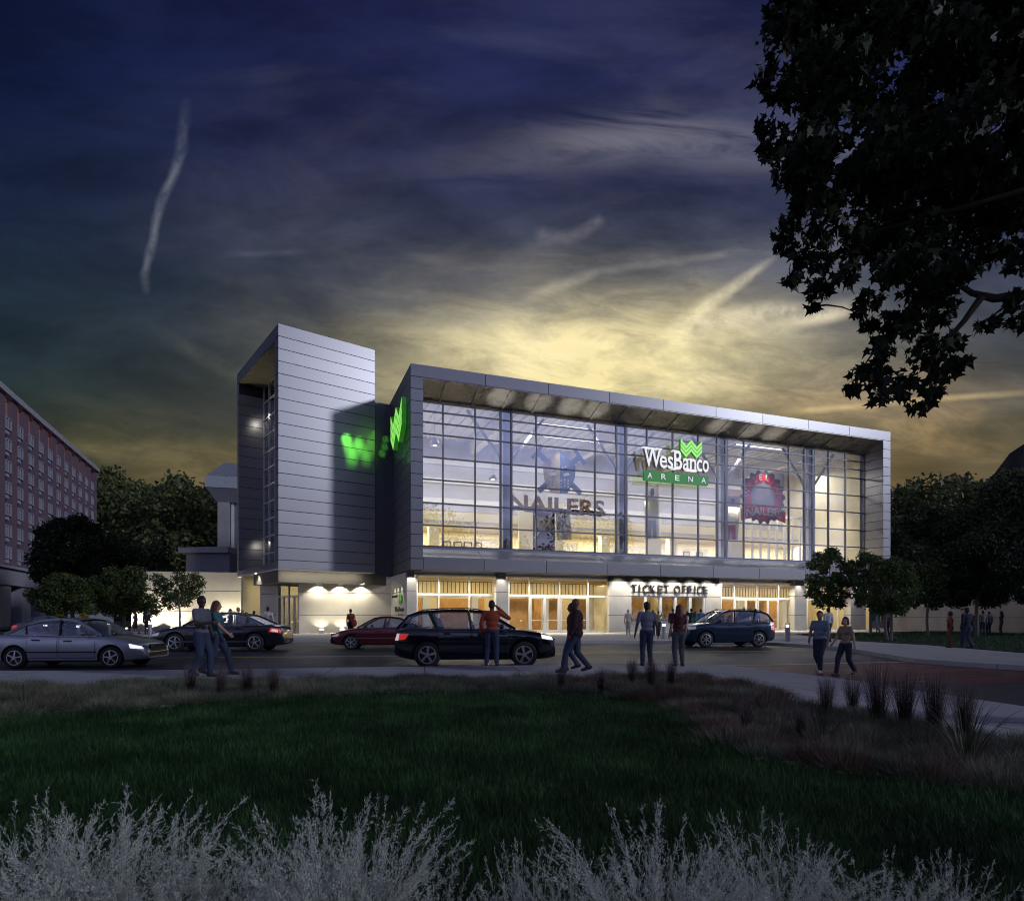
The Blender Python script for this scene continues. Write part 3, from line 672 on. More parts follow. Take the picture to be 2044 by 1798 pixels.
for k in range(6): add_light('ticket_downlight', 'SPOT', (ta + 1.0 + k * 1.85, 0.06, ZB - 0.04), 330, (1.0, 0.93, 0.80), arena, (R(38), 0, 0), spot=R(95), blend=0.7, radius=0.06)
for x in (1002, 1598, 1713, 822): add_light('pillar_downlight', 'SPOT', (T(x, 0.5), 0.2, ZB - 0.04), 110, (1.0, 0.92, 0.78), arena, (R(25), 0, 0), spot=R(70), blend=0.7, radius=0.06)
for x in (860, 905, 960, 1040, 1085, 1145, 1195, 1450, 1488, 1532, 1570, 1630, 1665): add_light('canopy_downlight', 'SPOT', (T(x, 0.6), 0.7, ZB - 0.04), 720, (1.0, 0.90, 0.70), arena, (0, 0, 0), spot=R(120), blend=0.8, radius=0.06)

# --- connector between hall and tower, tower, concrete base
def to_arena(o, x, y, ang):
    t, d = AL(x, y); o.location = (t, d, 0); o.rotation_euler = (0, 0, ang - TH); return o
KT = 1.01; T0 = (-17.30 * KT, 46 * KT); TA = math.atan2(0.603, 0.797)       # tower corner and bearing
TW, TL, TZ0, TZ1 = 7.75, 12.3, 4.97, 23.3; RD = 2.2
m = MB(); m.mat(1)                                                        # local x along its front, y inwards (towards back-left)
m.box(0.6, TW - 0.04, 0.04, TL - 0.04, TZ0 + 0.05, TZ1 - 0.06) if False else None
m.box(RD + 0.05, TW - 0.04, 0.04, TL - 0.04, TZ0 + 0.05, TZ1 - 0.06)
m.box(0.04, RD + 0.1, 0.04, 0.86, TZ0 + 0.05, TZ1 - 0.9)                      # near leg
m.box(0.04, RD + 0.1, TL - 0.5, TL - 0.04, TZ0 + 0.05, TZ1 - 0.9)             # far leg
m.box(0.04, RD + 0.1, 0.04, TL - 0.04, TZ1 - 0.88, TZ1 - 0.06)
m.mat(0)
panel_rows(m, lambda a, o, z: (a, 0.04 - o, z), 0.0, TW, TZ0, TZ1, 0.93)
panel_rows(m, lambda a, o, z: (0.04 - o, a, z), 0.041, 0.9, TZ0, TZ1 - 0.93, 0.93)
panel_rows(m, lambda a, o, z: (0.04 - o, a, z), TL - 0.55, TL, TZ0, TZ1 - 0.93, 0.93)
panel_rows(m, lambda a, o, z: (a, TL - 0.5 - o, z), 0.05, RD, TZ0, TZ1 - 1.9, 0.93)      # reveal of the far leg
panel_rows(m, lambda a, o, z: (a, 0.86 + o, z), 0.05, RD, TZ0, TZ1 - 1.9, 0.93)
panel_rows(m, lambda a, o, z: (0.04 - o, a, z), 0.041, TL, TZ1 - 0.93, TZ1, 0.93, vj=(4.3, 8.6))
panel_rows(m, lambda a, o, z: (TW - 0.04 + o, a, z), 0.041, TL, TZ0, TZ1, 0.93)
m.box(0, TW, 0.041, TL, TZ1 - 0.06, TZ1 - 0.02)
tower = m.build('tower', [M_clad, M_core], arena); to_arena(tower, T0[0], T0[1], TA)
m = MB()
for k in range(4): m.box(0.05, RD, 0.92 + k * 2.86, 0.92 + k * 2.86 + 2.82, TZ1 - 1.0, TZ1 - 0.9)
MS = MB().box(0.05, RD, 0.9, TL - 0.55, TZ0 + 0.0, TZ0 + 0.5); to_arena(MS.build('tower_sill', M_clad, arena), T0[0], T0[1], TA)
so_ = m.build('tower_soffit', mat('tower_soffit_panel', (0.42, 0.38, 0.28), 0.4, 0.3), arena); to_arena(so_, T0[0], T0[1], TA)
m = MB(); tzs = [TZ0 + 0.5 + k * (TZ1 - 1.5 - TZ0) / 11 for k in range(12)]
for y in [0.95 + k * (TL - 1.6) / 6 for k in range(7)]: m.box(RD - 0.12, RD + 0.04, y - 0.05, y + 0.05, TZ0 + 0.5, TZ1 - 1.0)
for z in tzs: m.box(RD - 0.12, RD + 0.04, 0.9, TL - 0.55, z - 0.05, z + 0.05)
tw_ = m.build('tower_window', M_white, arena); to_arena(tw_, T0[0], T0[1], TA)
MB().box(RD - 0.06, RD - 0.04, 0.9, TL - 0.55, TZ0 + 0.5, TZ1 - 1.0).build('tower_glass', M_shopglass, tw_)
MB().box(RD + 0.052, RD + 0.054, 0.9, TL - 0.55, TZ0 + 0.5, TZ1 - 1.0).build('tower_blind', mat('lit_blind', (0.6, 0.58, 0.48), 0.8, emit=(1.0, 0.92, 0.70), estr=1.1), tw_)
for z, e in ((19.4, 40), (8.0, 25)):
    add_light('tower_spot', 'SPOT', (RD - 0.25, TL - 2.6, z), e, (1.0, 0.93, 0.8), tower, (R(62), 0, R(-10)), spot=R(100), blend=0.8, radius=0.15)
# connector
c0 = (PX(750, 52.6) - 0.6, 52.4); c1 = (PX(786, 53.6) + 0.25, 53.6); ca = math.atan2(c1[1] - c0[1], c1[0] - c0[0]); cl_ = math.hypot(c1[0] - c0[0], c1[1] - c0[1])
m = MB(); m.box(0, cl_, 0.05, 4, 4.6, 19.5)
for k in range(int(cl_ / 0.16)): m.box(k * 0.16, k * 0.16 + 0.09, 0, 0.051, 4.6, 19.55)
to_arena(m.build('connector', M_rib, arena), c0[0], c0[1], ca)
# concrete base wall under tower and connector, with a return carrying a small sign
bw0 = (PX(597, 50.2), 50.2); bw1 = (PX(781, 53.0), 53.0); bw2 = (PX(809.5, 47.25), 47.25)
def conc_wall(name, p, q, ztop, thick=0.35, grooves=(1.46, 3.28), mt=None, dz=0.0):
    ln = math.hypot(q[0] - p[0], q[1] - p[1]); m = MB(); m.mat(0); zs = [0] + [x for g in grooves for x in (g, g + 0.045)] + [ztop]
    for z0, z1 in zip(zs[0::2], zs[1::2]): m.box(0, ln, 0, thick, z0, z1 if z1 != ztop else ztop)
    m.mat(1)
    for g in grooves: m.box(0.02, ln - 0.02, 0.035, thick - 0.03, g, g + 0.045)
    o = m.build(name, [mt or M_conc, M_dark], arena); to_arena(o, p[0], p[1], math.atan2(q[1] - p[1], q[0] - p[0])); return o
base_wall = conc_wall('base_wall', bw0, bw1, 4.72); return_wall = conc_wall('sign_wall', bw1, bw2, 4.72)
MB().box(-7.9, 7.0, -0.2, 1.0, 4.72, 5.1) if False else None
m = MB(); m.box(0.3, TW + 1.5, 1.0, 8, 4.0, TZ0 + 0.04); o_ = m.build('tower_base', M_dark, arena); to_arena(o_, T0[0], T0[1], TA)
m = MB(); m.box(-0.0, TW, 0.05, TL, TZ0 - 0.06, TZ0 - 0.002); tu_ = to_arena(m.build('tower_underside', M_white, arena), T0[0], T0[1], TA)
add_light('underside_lamp', 'AREA', (3.6, 0.35, TZ0 - 0.10), 150, (1.0, 0.90, 0.68), tu_, (R(12), 0, 0), 6.5, 0.3)
add_light('underside_lamp', 'AREA', (1.0, 5.0, TZ0 - 0.10), 120, (1.0, 0.90, 0.68), tu_, (0, 0, 0), 0.4, 5.0)
# side of the hall behind the connector and above the base wall: roof over the base
# entrance: glazed doors between white lit wall and base wall
e0 = (PX(553, 52.6), 52.6); e1 = (PX(597, 51.9), 51.9); ea = math.atan2(e1[1] - e0[1], e1[0] - e0[0]); el = math.hypot(e1[0] - e0[0], e1[1] - e0[1])
m = MB(); w = 0.1
for x in (0.0, el * 0.5, el - w): m.box(x, x + w, 0, 0.15, 0, 4.9)
m.box(0, el, 0.01, 0.14, 2.95, 3.1); m.box(0, el, 0.01, 0.14, 4.8, 4.95)
for x in (el * 0.25, el * 0.73): m.box(x, x + 0.14, 0.02, 0.13, 0, 2.95)
ent = m.build('entrance_frame', M_white, arena); to_arena(ent, *e0, ea)
MB().box(0.1, el - 0.1, 0.06, 0.08, 0.05, 4.85).build('entrance_glass', M_shopglass, ent)
m = MB(); m.mat(0); m.box(-4, el + 3, 4.0, 4.2, 0, 5.0); m.box(-4.2, -4, 0.5, 4.2, 0, 5.0); m.box(-4, el + 3, 0.3, 4.2, 4.96, 5.0); m.mat(1); m.box(el * 0.2, el, 2.6, 2.8, 0, 3); o_ = m.build('vestibule', [M_cream, M_wood], arena); to_arena(o_, *e0, ea)
add_light('vestibule_lamp', 'AREA', (el / 2, 2.0, 4.7), 60, (1.0, 0.86, 0.58), ent, None, 1.5, 1.0)
add_light('vestibule_lamp', 'AREA', (-1.6, 2.0, 4.7), 60, (1.0, 0.86, 0.58), ent, None, 1.5, 1.0)
add_light('entrance_downlight', 'SPOT', (-0.9, -1.6, 5.0), 900, (1.0, 0.92, 0.72), ent, (R(10), 0, 0), spot=R(110), blend=0.8, radius=0.08)
w0 = (PX(519, 54.6), 54.6); w1 = e0
ww = conc_wall('white_entrance_wall', w0, w1, 4.6, mt=M_conc)
# long concrete wall on the left, a wall of its own
lw0 = (PX(262, 55.5), 55.5); lw1 = (PX(520, 57.6), 57.6); la = math.atan2(lw1[1] - lw0[1], lw1[0] - lw0[0]); ll = math.hypot(lw1[0] - lw0[0], lw1[1] - lw0[1])
m = MB(); m.mat(0)
for z0, z1 in ((-0.1, 1.8), (1.85, 3.66), (3.71, 5.4)): m.box(0, ll, 0, 0.4, z0, z1)
m.mat(1); m.box(0.02, ll - 0.02, 0.03, 0.37, 1.8, 1.85); m.box(0.02, ll - 0.02, 0.03, 0.37, 3.66, 3.71)
lwall = m.build('concrete_wall', [M_conc, M_dark], loc=(lw0[0], lw0[1], 0), rz=la); tag(lwall, 'long cream concrete wall with two grooves behind the left trees', 'wall')
def along_lw(px): # position along the left wall for a photo column
    a = (px - 1022) / FPX; ex, ey = math.cos(la), math.sin(la); s = (a * lw0[1] - lw0[0]) / (ex - a * ey); return s
def uplight(name, loc, rz, energy, label, group, tilt=-28, spot=125):
    r = empty(name, loc, rz, label=label, cat='light', group=group)
    m = MB(); m.hexa([(-0.2, -0.12, 0), (0.2, -0.12, 0), (0.2, 0.12, 0), (-0.2, 0.12, 0), (-0.2, -0.2, 0.26), (0.2, -0.2, 0.26), (0.2, 0.06, 0.36), (-0.2, 0.06, 0.36)]); m.build('housing', M_white, r)
    m = MB(); m.hexa([(-0.15, -0.16, 0.285), (0.15, -0.16, 0.285), (0.15, 0.03, 0.352), (-0.15, 0.03, 0.352), (-0.15, -0.17, 0.30), (0.15, -0.17, 0.30), (0.15, 0.02, 0.368), (-0.15, 0.02, 0.368)]); m.build('lens', M_lampw, r)
    add_light('beam', 'SPOT', (0, 0.0, 0.42), energy, (1.0, 0.88, 0.62), r, (R(180 - 30), 0, 0), spot=R(spot), blend=0.6, radius=0.05)
    return r
for px, lb in ((258, 'small white ground uplight on the wall behind the left trees, leftmost'), (303, 'small white ground uplight on the wall above the black sedan bonnet'), (350, 'small white ground uplight on the wall behind the small tree')):
    s = along_lw(px); uplight('ground_uplight', (lw0[0] + s * math.cos(la) + 0.75 * math.sin(la), lw0[1] + s * math.sin(la) - 0.75 * math.cos(la), 0), la, 700, lb, 'uplights along the concrete wall')
for px in (440, 490):  # extra unseen uplights added to even out the light on the wall
    s = along_lw(px); uplight('ground_uplight', (lw0[0] + s * math.cos(la) + 0.75 * math.sin(la), lw0[1] + s * math.sin(la) - 0.75 * math.cos(la), 0), la, 700, 'added ground uplight brightening the wall, unseen behind the black sedan', 'uplights along the concrete wall')
s_ = along_lw(430)
for px in (300, 370, 440, 495):
    pass
# right-hand concrete wall
rw0 = (38.6, 63.0); rw1 = (40.6, 40.0); ra = math.atan2(rw1[1] - rw0[1], rw1[0] - rw0[0]); rl = math.hypot(rw1[0] - rw0[0], rw1[1] - rw0[1])
m = MB(); m.mat(0)
for z0, z1 in ((-0.1, 1.25), (1.29, 2.55), (2.59, 4.0)): m.box(0, rl, -0.2, 0.2, z0, z1)
m.mat(1); m.box(0.02, rl - 0.02, -0.17, 0.17, 1.25, 1.29); m.box(0.02, rl - 0.02, -0.17, 0.17, 2.55, 2.59)
tag(m.build('concrete_wall', [M_concd, M_dark], loc=(*rw0, 0), rz=ra), 'long grey concrete wall behind the right-hand street trees', 'wall')

# --- wall lamps
def sconce(px, label):
    wa_ = math.atan2(bw1[1] - bw0[1], bw1[0] - bw0[0]); a = (px - 1022) / FPX; s = (a * bw0[1] - bw0[0]) / (math.cos(wa_) - a * math.sin(wa_))
    r = empty('wall_lamp', (bw0[0] + s * math.cos(wa_), bw0[1] + s * math.sin(wa_), 0), wa_, label=label, cat='wall lamp', group='wedge lamps on the concrete base')
    m = MB(); m.hexa([(-0.10, -0.62, 4.0), (0.30, -0.62, 4.0), (0.30, -0.48, 3.93), (-0.10, -0.48, 3.93), (0.02, -0.2, 4.62), (0.42, -0.2, 4.62), (0.42, -0.02, 4.55), (0.02, -0.02, 4.55)]); m.build('housing', M_white, r)
    MB().box(0.1, 0.3, -0.12, -0.001, 4.5, 4.6).build('bracket', M_metal, r)
    add_light('beam', 'SPOT', (0.1, -0.50, 3.90), 230, (1.0, 0.88, 0.66), r, (R(24), 0, 0), spot=R(118), blend=0.35, radius=0.08)
    s2 = r.copy(); return r
def sconce_row():
    for px, lb in ((632, 'white wedge lamp on the concrete base, nearest the entrance doors'), (676, 'white wedge lamp on the concrete base, middle of three'), (718, 'white wedge lamp on the concrete base, nearest the ribbed connector')):
        sconce(px, lb)
sconce_row()
wa_ = math.atan2(bw1[1] - bw0[1], bw1[0] - bw0[0])
for px, lb in ((637, 'small white floor uplight below the first wedge lamp'), (678, 'small white floor uplight below the middle wedge lamp')):
    a = (px - 1022) / FPX; s = (a * (bw0[1] - 0.5) - bw0[0]) / (math.cos(wa_) - a * math.sin(wa_))
    uplight('ground_uplight', (bw0[0] + s * math.cos(wa_) + 0.5 * math.sin(wa_), bw0[1] + s * math.sin(wa_) - 0.5 * math.cos(wa_), 0), wa_, 60, lb, 'uplights at the concrete base')
# three arm lamps over the small sign on the return wall
ra_ = math.atan2(bw2[1] - bw1[1], bw2[0] - bw1[0]); rln = math.hypot(bw2[0] - bw1[0], bw2[1] - bw1[1])
for s, lb in ((0.30, 'thin arm lamp over the small wall sign, farthest in'), (0.52, 'thin arm lamp over the small wall sign, middle'), (0.76, 'thin arm lamp over the small wall sign, nearest the corner pillar')):
    p = (bw1[0] + (bw2[0] - bw1[0]) * s, bw1[1] + (bw2[1] - bw1[1]) * s)
    r = empty('arm_lamp', (*p, 0), ra_, label=lb, cat='wall lamp', group='arm lamps over the small wall sign')
    MB().bar((0, 0.0, 4.68), (0, -0.62, 4.28), 0.10, 0.06).build('arm', M_white, r)
    MB().lathe([(0.03, 0.12), (0.07, 0.10), (0.09, 0.0), (0.075, 0.0), (0.03, 0.06)], 12, c=(0, -0.62, 4.14)).build('shade', M_white, r)
    add_light('beam', 'SPOT', (0, -0.60, 4.12), 55, (1.0, 0.92, 0.72), r, (R(24), 0, 0), spot=R(62), blend=0.35, radius=0.03)
# --- bollard lights
def bollard_make():
    r = empty('bollard_light', (0, 0, 0))
    MB().lathe([(0.0, 0.0), (0.125, 0.0), (0.125, 0.78), (0.0, 0.78)], 20).build('post', mat('bollard_paint', (0.42, 0.42, 0.46), 0.4, 0.3), r, smooth=True, sharp=40)
    MB().lathe([(0.10, 0.78), (0.10, 0.92), (0.0, 0.92)], 20).build('lens', emit_mat('bollard_lens', (1.0, 0.95, 0.85), 5.0), r, smooth=True)
    m = MB(); m.lathe([(0.0, 0.92), (0.14, 0.92), (0.14, 0.98), (0.0, 1.0)], 20)
    for k in range(4):
        a = math.pi / 2 * k + 0.4; m.box(0.115 * math.cos(a) - 0.015, 0.115 * math.cos(a) + 0.015, 0.115 * math.sin(a) - 0.015, 0.115 * math.sin(a) + 0.015, 0.78, 0.92)
    m.build('cap', mat('bollard_paint', (0.42, 0.42, 0.46), 0.4, 0.3), r, smooth=True, sharp=40)
    add_light('glow', 'POINT', (0, 0, 0.86), 5, (1.0, 0.93, 0.8), r, radius=0.11)
    return r
bl0 = bollard_make()
for i, ((px, py), lb) in enumerate((((218, 1268), 'grey bollard light on the plaza beside the left tree trunk'), ((300, 1267), 'grey bollard light on the plaza in front of the black sedan'),
        ((1325, 1274.5), 'grey bollard light between the grey-shirted man and the long-haired woman'), ((1572, 1279.5), 'grey bollard light on the plaza right of the blue estate car'))):
    r = bl0 if i == 0 else copy_tree(bl0); x, y = G(px, py); r.location = (x, y, 0); tag(r, lb, 'bollard', 'bollard lights along the plaza')
for i, (x, y) in enumerate(((-33.5, 42.2), (-30.2, 40.2), (-26.8, 38.4))):
    r = copy_tree(bl0); r.location = (x, y, -0.1); tag(r, ('grey bollard light seen through the rear window of the silver car', 'grey bollard light seen through the front window of the silver car', 'grey bollard light seen through the windscreen of the silver car')[i], 'bollard', 'bollard lights along the plaza')
# ================================================================ SIGNS
def zig(x):  # W outline top: peaks at 0, .5, 1, troughs at .25, .75
    return [(0, 0), (0.25, 1), (0.5, 0), (0.75, 1), (1.0, 0)]
def w_emblem(parent, w, h, y0, depth, faces):
    """three stacked zigzag bands making a W; faces towards -y"""
    amp = 0.34 * h; band = (h - amp) / 3; gap = 0.018 * h
    for k in range(3):
        top = h - k * band; m = MB()
        xs = [0, 0.25, 0.5, 0.75, 1.0]
        up = [(x * w, top - (amp if i % 2 else 0) - gap) for i, x in enumerate(xs)]
        lo = [(x * w, top - band - (amp if i % 2 else 0) + gap) for i, x in enumerate(xs)]
        for i in range(4):
            P = [up[i], up[i + 1], lo[i + 1], lo[i]]
            m.mat(0); m.addm([(p[0], y0, p[1]) for p in P], [(0, 1, 2, 3)][::-1] and [(3, 2, 1, 0)])
            m.mat(1); m.addm([(p[0], y0, p[1]) for p in P] + [(p[0], y0 + depth, p[1]) for p in P], [(0, 1, 5, 4), (2, 3, 7, 6), (4, 5, 6, 7)] + ([(3, 0, 4, 7)] if i == 0 else []) + ([(1, 2, 6, 5)] if i == 3 else []))
        m.build('emblem_band', faces, parent)
# the W on the left side wall (local x of its own empty runs along the wall towards the back)
sw = empty('emblem_sign', (B0[0], B0[1], 0), TH, label='green glowing zigzag W emblem on the left side of the hall', cat='sign')
sw2 = empty('mounting', (0, 0, 0)); bpy.data.objects.remove(sw2)
W_H, W_W = 3.2, 5.0
def side_xform(pts): return pts
tmp = empty('tmp')
w_emblem(tmp, W_W, W_H, 0.0, 0.35, [M_green, M_greend])
for o in list(tmp.children):
    o.parent = sw; o.location = (-0.5, 6.0, 14.75); o.rotation_euler = (0, 0, R(-90))
bpy.data.objects.remove(tmp)
m = MB()
for y in (4.2, 6.6): m.bar((-0.2, y - 1.4, 16.2), (0.0, y - 1.4, 16.2), 0.12, 0.12)
m.build('bracket', M_core, sw)
# added unseen green spots imitate the reflection of the W on the tower
_w = [(690, 866), (703, 921), (717, 880), (731, 919), (746, 868)]
_pts = [(p[0] + (q[0] - p[0]) * f, p[1] + (q[1] - p[1]) * f, 9.0) for p, q in zip(_w[:-1], _w[1:]) for f in (0.0, 0.2, 0.4, 0.6, 0.8)][1:] + [(748, 866, 6), (770, 875, 5), (763, 905, 5), (768, 890, 5)]
for px, py, sp_ in _pts:
    d_ = Vector(((px - 1022) / FPX, 1, (HOR - py) / FPX)); nT = Vector((math.sin(TA), -math.cos(TA), 0)); k_ = nT.dot(Vector((T0[0], T0[1], 0)) - Vector((0, 0, EYE))) / nT.dot(d_) if px < 750 else 53.0
    tgt = Vector((0, 0, EYE)) + d_ * k_; src = Vector((-8.9, 46.5, 17.6))
    sp = add_light('w_reflection_spot', 'SPOT', (0, 0, 0), 21 * (tgt - src).length ** 2 / max(0.25, abs((tgt - src).normalized().dot(nT))) * (7.0 / sp_) ** 0.5, (0.18, 1.0, 0.08), None, None, spot=R(sp_ * 1.25), blend=1.0, radius=0.04); sp.location = src; sp.rotation_euler = (tgt - src).to_track_quat('-Z', 'Y').to_euler()
    mw = sp.rotation_euler.to_matrix().to_4x4(); mw.translation = src; sp.parent = sw; bpy.context.view_layer.update(); sp.matrix_world = mw
# main sign on the curtain wall
sx0, sx1 = T(1283, 1.35), T(1412, 1.35)
sg = empty('arena_sign', (B0[0], B0[1], 0), TH, label='large white and green lettered sign with zigzag W emblem on the glass front', cat='sign')
M_letter = mat('white_letter_face', (0.85, 0.85, 0.85), 0.4, emit=(1, 0.99, 0.95), estr=0.62)
M_letside = mat('grey_letter_return', (0.28, 0.27, 0.27), 0.5)
zc = lambda px, py: Zd(px, py, 1.35)
def letters(txt, x0, x1, z0, z1, y, depth, offset, parent, name, face, side, serifs=False, spacing=1.0, shear=0.0):
    V, F = text_mesh(txt, 1.0, 1.0, offset, 0, 'LEFT', spacing); V = fit(V, x0, x1, z0, z1, 0, shear); V = [(p[0], y + (0.5 + p[1]) * depth, p[2]) for p in V]
    mi = []
    for f in F:
        ys = [V[i][1] for i in f]; mi.append(0 if max(ys) < y + depth * 0.1 else 1)
    return mk(name, V, F, [face, side], parent, midx=mi)
zb_, zt_ = zc(1300, 945) , zc(1300, 895)
lw = sx1 - sx0
# letter by letter so that the serifs can be added
glyphs = [('W', 0.00, 0.255, 1.0), ('e', 0.235, 0.345, 0.64), ('s', 0.355, 0.440, 0.64), ('B', 0.455, 0.580, 1.0), ('a', 0.590, 0.690, 0.64), ('n', 0.700, 0.800, 0.64), ('c', 0.808, 0.895, 0.64), ('o', 0.902, 1.0, 0.64)]
lx0, lx1 = sx0 + 0.0, sx1
capH = (zc(1290, 895) - zc(1290, 934)); base_z = zc(1345, 937.5)
for g, a, c, hh in glyphs:
    x0, x1 = lx0 + a * lw, lx0 + c * lw
    lt = letters(g, x0, x1, base_z, base_z + capH * hh, 1.15, 0.32, 0.012, sg, 'letter', M_letter, M_letside)
    q = MB(); sh = capH * 0.07; ov = 0.12
    def serif(xa, xb, z): q.mat(0); q.box(xa, xb, 1.147, 1.46, z, z + sh)
    H_ = base_z + capH * hh; ww_ = x1 - x0
    if g == 'W': serif(x0 - ov, x0 + 0.62, H_ - sh + 0.01); serif(x1 - 0.55, x1 + ov, H_ - sh + 0.01); serif(x0 + ww_ * 0.40, x0 + ww_ * 0.60, H_ - sh + 0.01)
    if g == 'B': serif(x0 - ov, x0 + 0.3, H_ - sh + 0.003); serif(x0 - ov, x0 + 0.3, base_z - 0.003)
    if g == 'n': serif(x0 - ov, x0 + 0.42, base_z - 0.003); serif(x1 - 0.40, x1 + ov, base_z - 0.003); serif(x0 - ov, x0 + 0.25, H_ - sh + 0.003)
    if g == 'a': serif(x1 - 0.28, x1 + ov, base_z - 0.003)
    if q.v: q.build('serif', [M_letter], lt)
M_plate = mat('green_sign_plate', (0.03, 0.22, 0.04), 0.45, emit=(0.03, 0.30, 0.04), estr=0.35)
pz1, pz0 = zc(1345, 944.5), zc(1345, 964.5)
m = MB(); rr = 0.12; x0, x1 = sx0 + 0.05, sx1 - 0.02
poly = []
for cx_, cz_, a0 in ((x1 - rr, pz1 - rr, 0), (x0 + rr, pz1 - rr, 90), (x0 + rr, pz0 + rr, 180), (x1 - rr, pz0 + rr, 270)):
    for k in range(5): a = R(a0 + k * 22.5); poly.append((cx_ + rr * math.cos(a), cz_ + rr * math.sin(a)))
m.prism(poly, 1.2, 1.45, 'y'); plate = m.build('name_plate', M_plate, sg)
for k, g in enumerate('ARENA'):
    xc = x0 + 0.55 + k * (x1 - x0 - 1.1) / 4
    letters(g, xc - 0.24, xc + 0.24, pz0 + 0.22, pz1 - 0.2, 1.15, 0.06, 0.004, plate, 'letter', M_letter, M_letside)
tmp = empty('tmp'); ex0, ex1 = T(1356, 1.3), T(1398.5, 1.3); ez0, ez1 = zc(1377, 916), zc(1377, 878.5)
w_emblem(tmp, ex1 - ex0, ez1 - ez0 , 0.0, 0.3, [M_green, M_greend])
for o in list(tmp.children): o.parent = sg; o.location = (ex0, 1.1, ez0)
bpy.data.objects.remove(tmp)
m = MB()
for t in (sx0 + 0.6, (sx0 + sx1) / 2, sx1 - 0.6): m.box(t - 0.04, t + 0.04, 1.46, GD - 0.1, base_z - 0.4, base_z - 0.3); m.box(t - 0.04, t + 0.04, 1.47, 1.53, base_z - 0.9, base_z + 0.5)
m.build('bracket', M_alu, sg)
# ticket office lettering
ts = empty('ticket_office_sign', (B0[0], B0[1], 0), TH, label='grey metal capital letters reading TICKET OFFICE over the ticket windows', cat='sign')
z0, z1 = Zd(1335, 1184.2, TD), Zd(1335, 1168.0, TD); xx0, xx1 = T(1260.5, TD), T(1411, TD)
M_tl = mat('ticket_letter_metal', (0.05, 0.05, 0.055), 0.35, 0.4)
words = [('T', 0.0, .058), ('I', .086, .101), ('C', .132, .206), ('K', .232, .304), ('E', .328, .390), ('T', .408, .470), ('O', .544, .622), ('F', .648, .704), ('F', .730, .786), ('I', .814, .830), ('C', .850, .916), ('E', .940, 1.0)]
for g, a, c in words:
    letters(g, xx0 + a * (xx1 - xx0), xx0 + c * (xx1 - xx0), z0, z1, TD - 0.16, 0.10, 0.006, ts, 'letter', M_tl, M_tl)
m = MB(); m.box(xx0, xx1, TD - 0.06, TD - 0.002, z0 + 0.1, z0 + 0.13); m.build('rail', M_metal, ts)
# small sign on the return wall
ss_ = empty('wall_sign', (bw1[0], bw1[1], 0), ra_, label='small lettered sign with green mark on the lamp-lit return wall', cat='sign')
M_blkl = mat('dark_letters', (0.03, 0.03, 0.035), 0.5)
letters('HOME OF THE', rln * 0.10, rln * 0.48, 2.92, 3.10, -0.05, 0.045, 0.0, ss_, 'letter', M_blkl, M_blkl)
tmp = empty('tmp'); w_emblem(tmp, 1.2, 0.75, 0.0, 0.06, [mat('green_paint_mark', (0.10, 0.50, 0.05), 0.5), mat('green_paint_mark', (0.1, 0.5, 0.05), 0.5)])
for o in list(tmp.children): o.parent = ss_; o.location = (rln * 0.62, -0.09, 2.35)
bpy.data.objects.remove(tmp)
letters('WesBanco', rln * 0.30, rln * 0.92, 1.75, 2.15, -0.06, 0.055, 0.01, ss_, 'letter', M_blkl, M_blkl)
letters('ARENA', rln * 0.50, rln * 0.86, 1.42, 1.55, -0.05, 0.045, 0.0, ss_, 'letter', mat('grey_letters', (0.3, 0.3, 0.3), 0.5), M_blkl)

# ================================================================ banners hung behind the glass
def flat(parent, name, polys, y, material, thick=0.012):
    m = MB()
    for k, p in enumerate(polys): m.prism(p, y, y + 0.012, 'y')
    return m.build(name, material, parent)
BD = GD + 1.5
for px, py, e_ in ((1050, 1000, 3000), (1120, 1000, 2600), (1180, 1000, 3000), (1306, 1010, 2000), (1463, 1020, 2000), (1523, 1010, 3600)):
    t_ = T(px, BD); z_ = Zd(px, py, BD); add_light('banner_fill_spot', 'SPOT', (t_, GD + 0.45, 17.9), e_, (1.0, 0.92, 0.78), arena, (math.atan2(BD - GD - 0.45, 17.9 - z_), 0, 0), spot=R(42), blend=0.9, radius=0.1)  # added fill spots that brighten the banner fronts
def P2(px, py, d=BD): return (T(px, d), Zd(px, py, d))
def poly(*pts): return [P2(x, y) for x, y in pts]
def cloth_banner(name, col, tr=0.5):
    m = bpy.data.materials.new(name); m.use_nodes = True; nt = m.node_tree; nt.nodes.clear()
    d = nt.nodes.new('ShaderNodeBsdfDiffuse'); t = nt.nodes.new('ShaderNodeBsdfTranslucent'); mx = nt.nodes.new('ShaderNodeMixShader'); mx.inputs[0].default_value = tr
    for n in (d, t): n.inputs[0].default_value = (*col, 1)
    nt.links.new(d.outputs[0], mx.inputs[1]); nt.links.new(t.outputs[0], mx.inputs[2]); o = nt.nodes.new('ShaderNodeOutputMaterial'); nt.links.new(mx.outputs[0], o.inputs[0]); return m
_mat = mat
def mat(name, col, rough=0.6, *a, **k):
    if name.startswith(('banner_', 'poster_', 'printed_')):
        if name not in MATS: MATS[name] = cloth_banner(name, col)
        return MATS[name]
    return _mat(name, col, rough, *a, **k)
M_steelb = mat('banner_steel_blue', (0.10, 0.16, 0.32), 0.6); M_maskc = mat('banner_sand', (0.50, 0.43, 0.29), 0.6)
M_gold = mat('banner_gold', (0.36, 0.25, 0.09), 0.5); M_brown = mat('banner_brown', (0.08, 0.045, 0.03), 0.6); M_offw = mat('banner_white', (0.72, 0.70, 0.64), 0.6)
ban = empty('hockey_banner', (B0[0], B0[1], 0), TH, label='big hung banner of a mask over crossed spikes above gold NAILERS lettering', cat='banner')
m = MB()
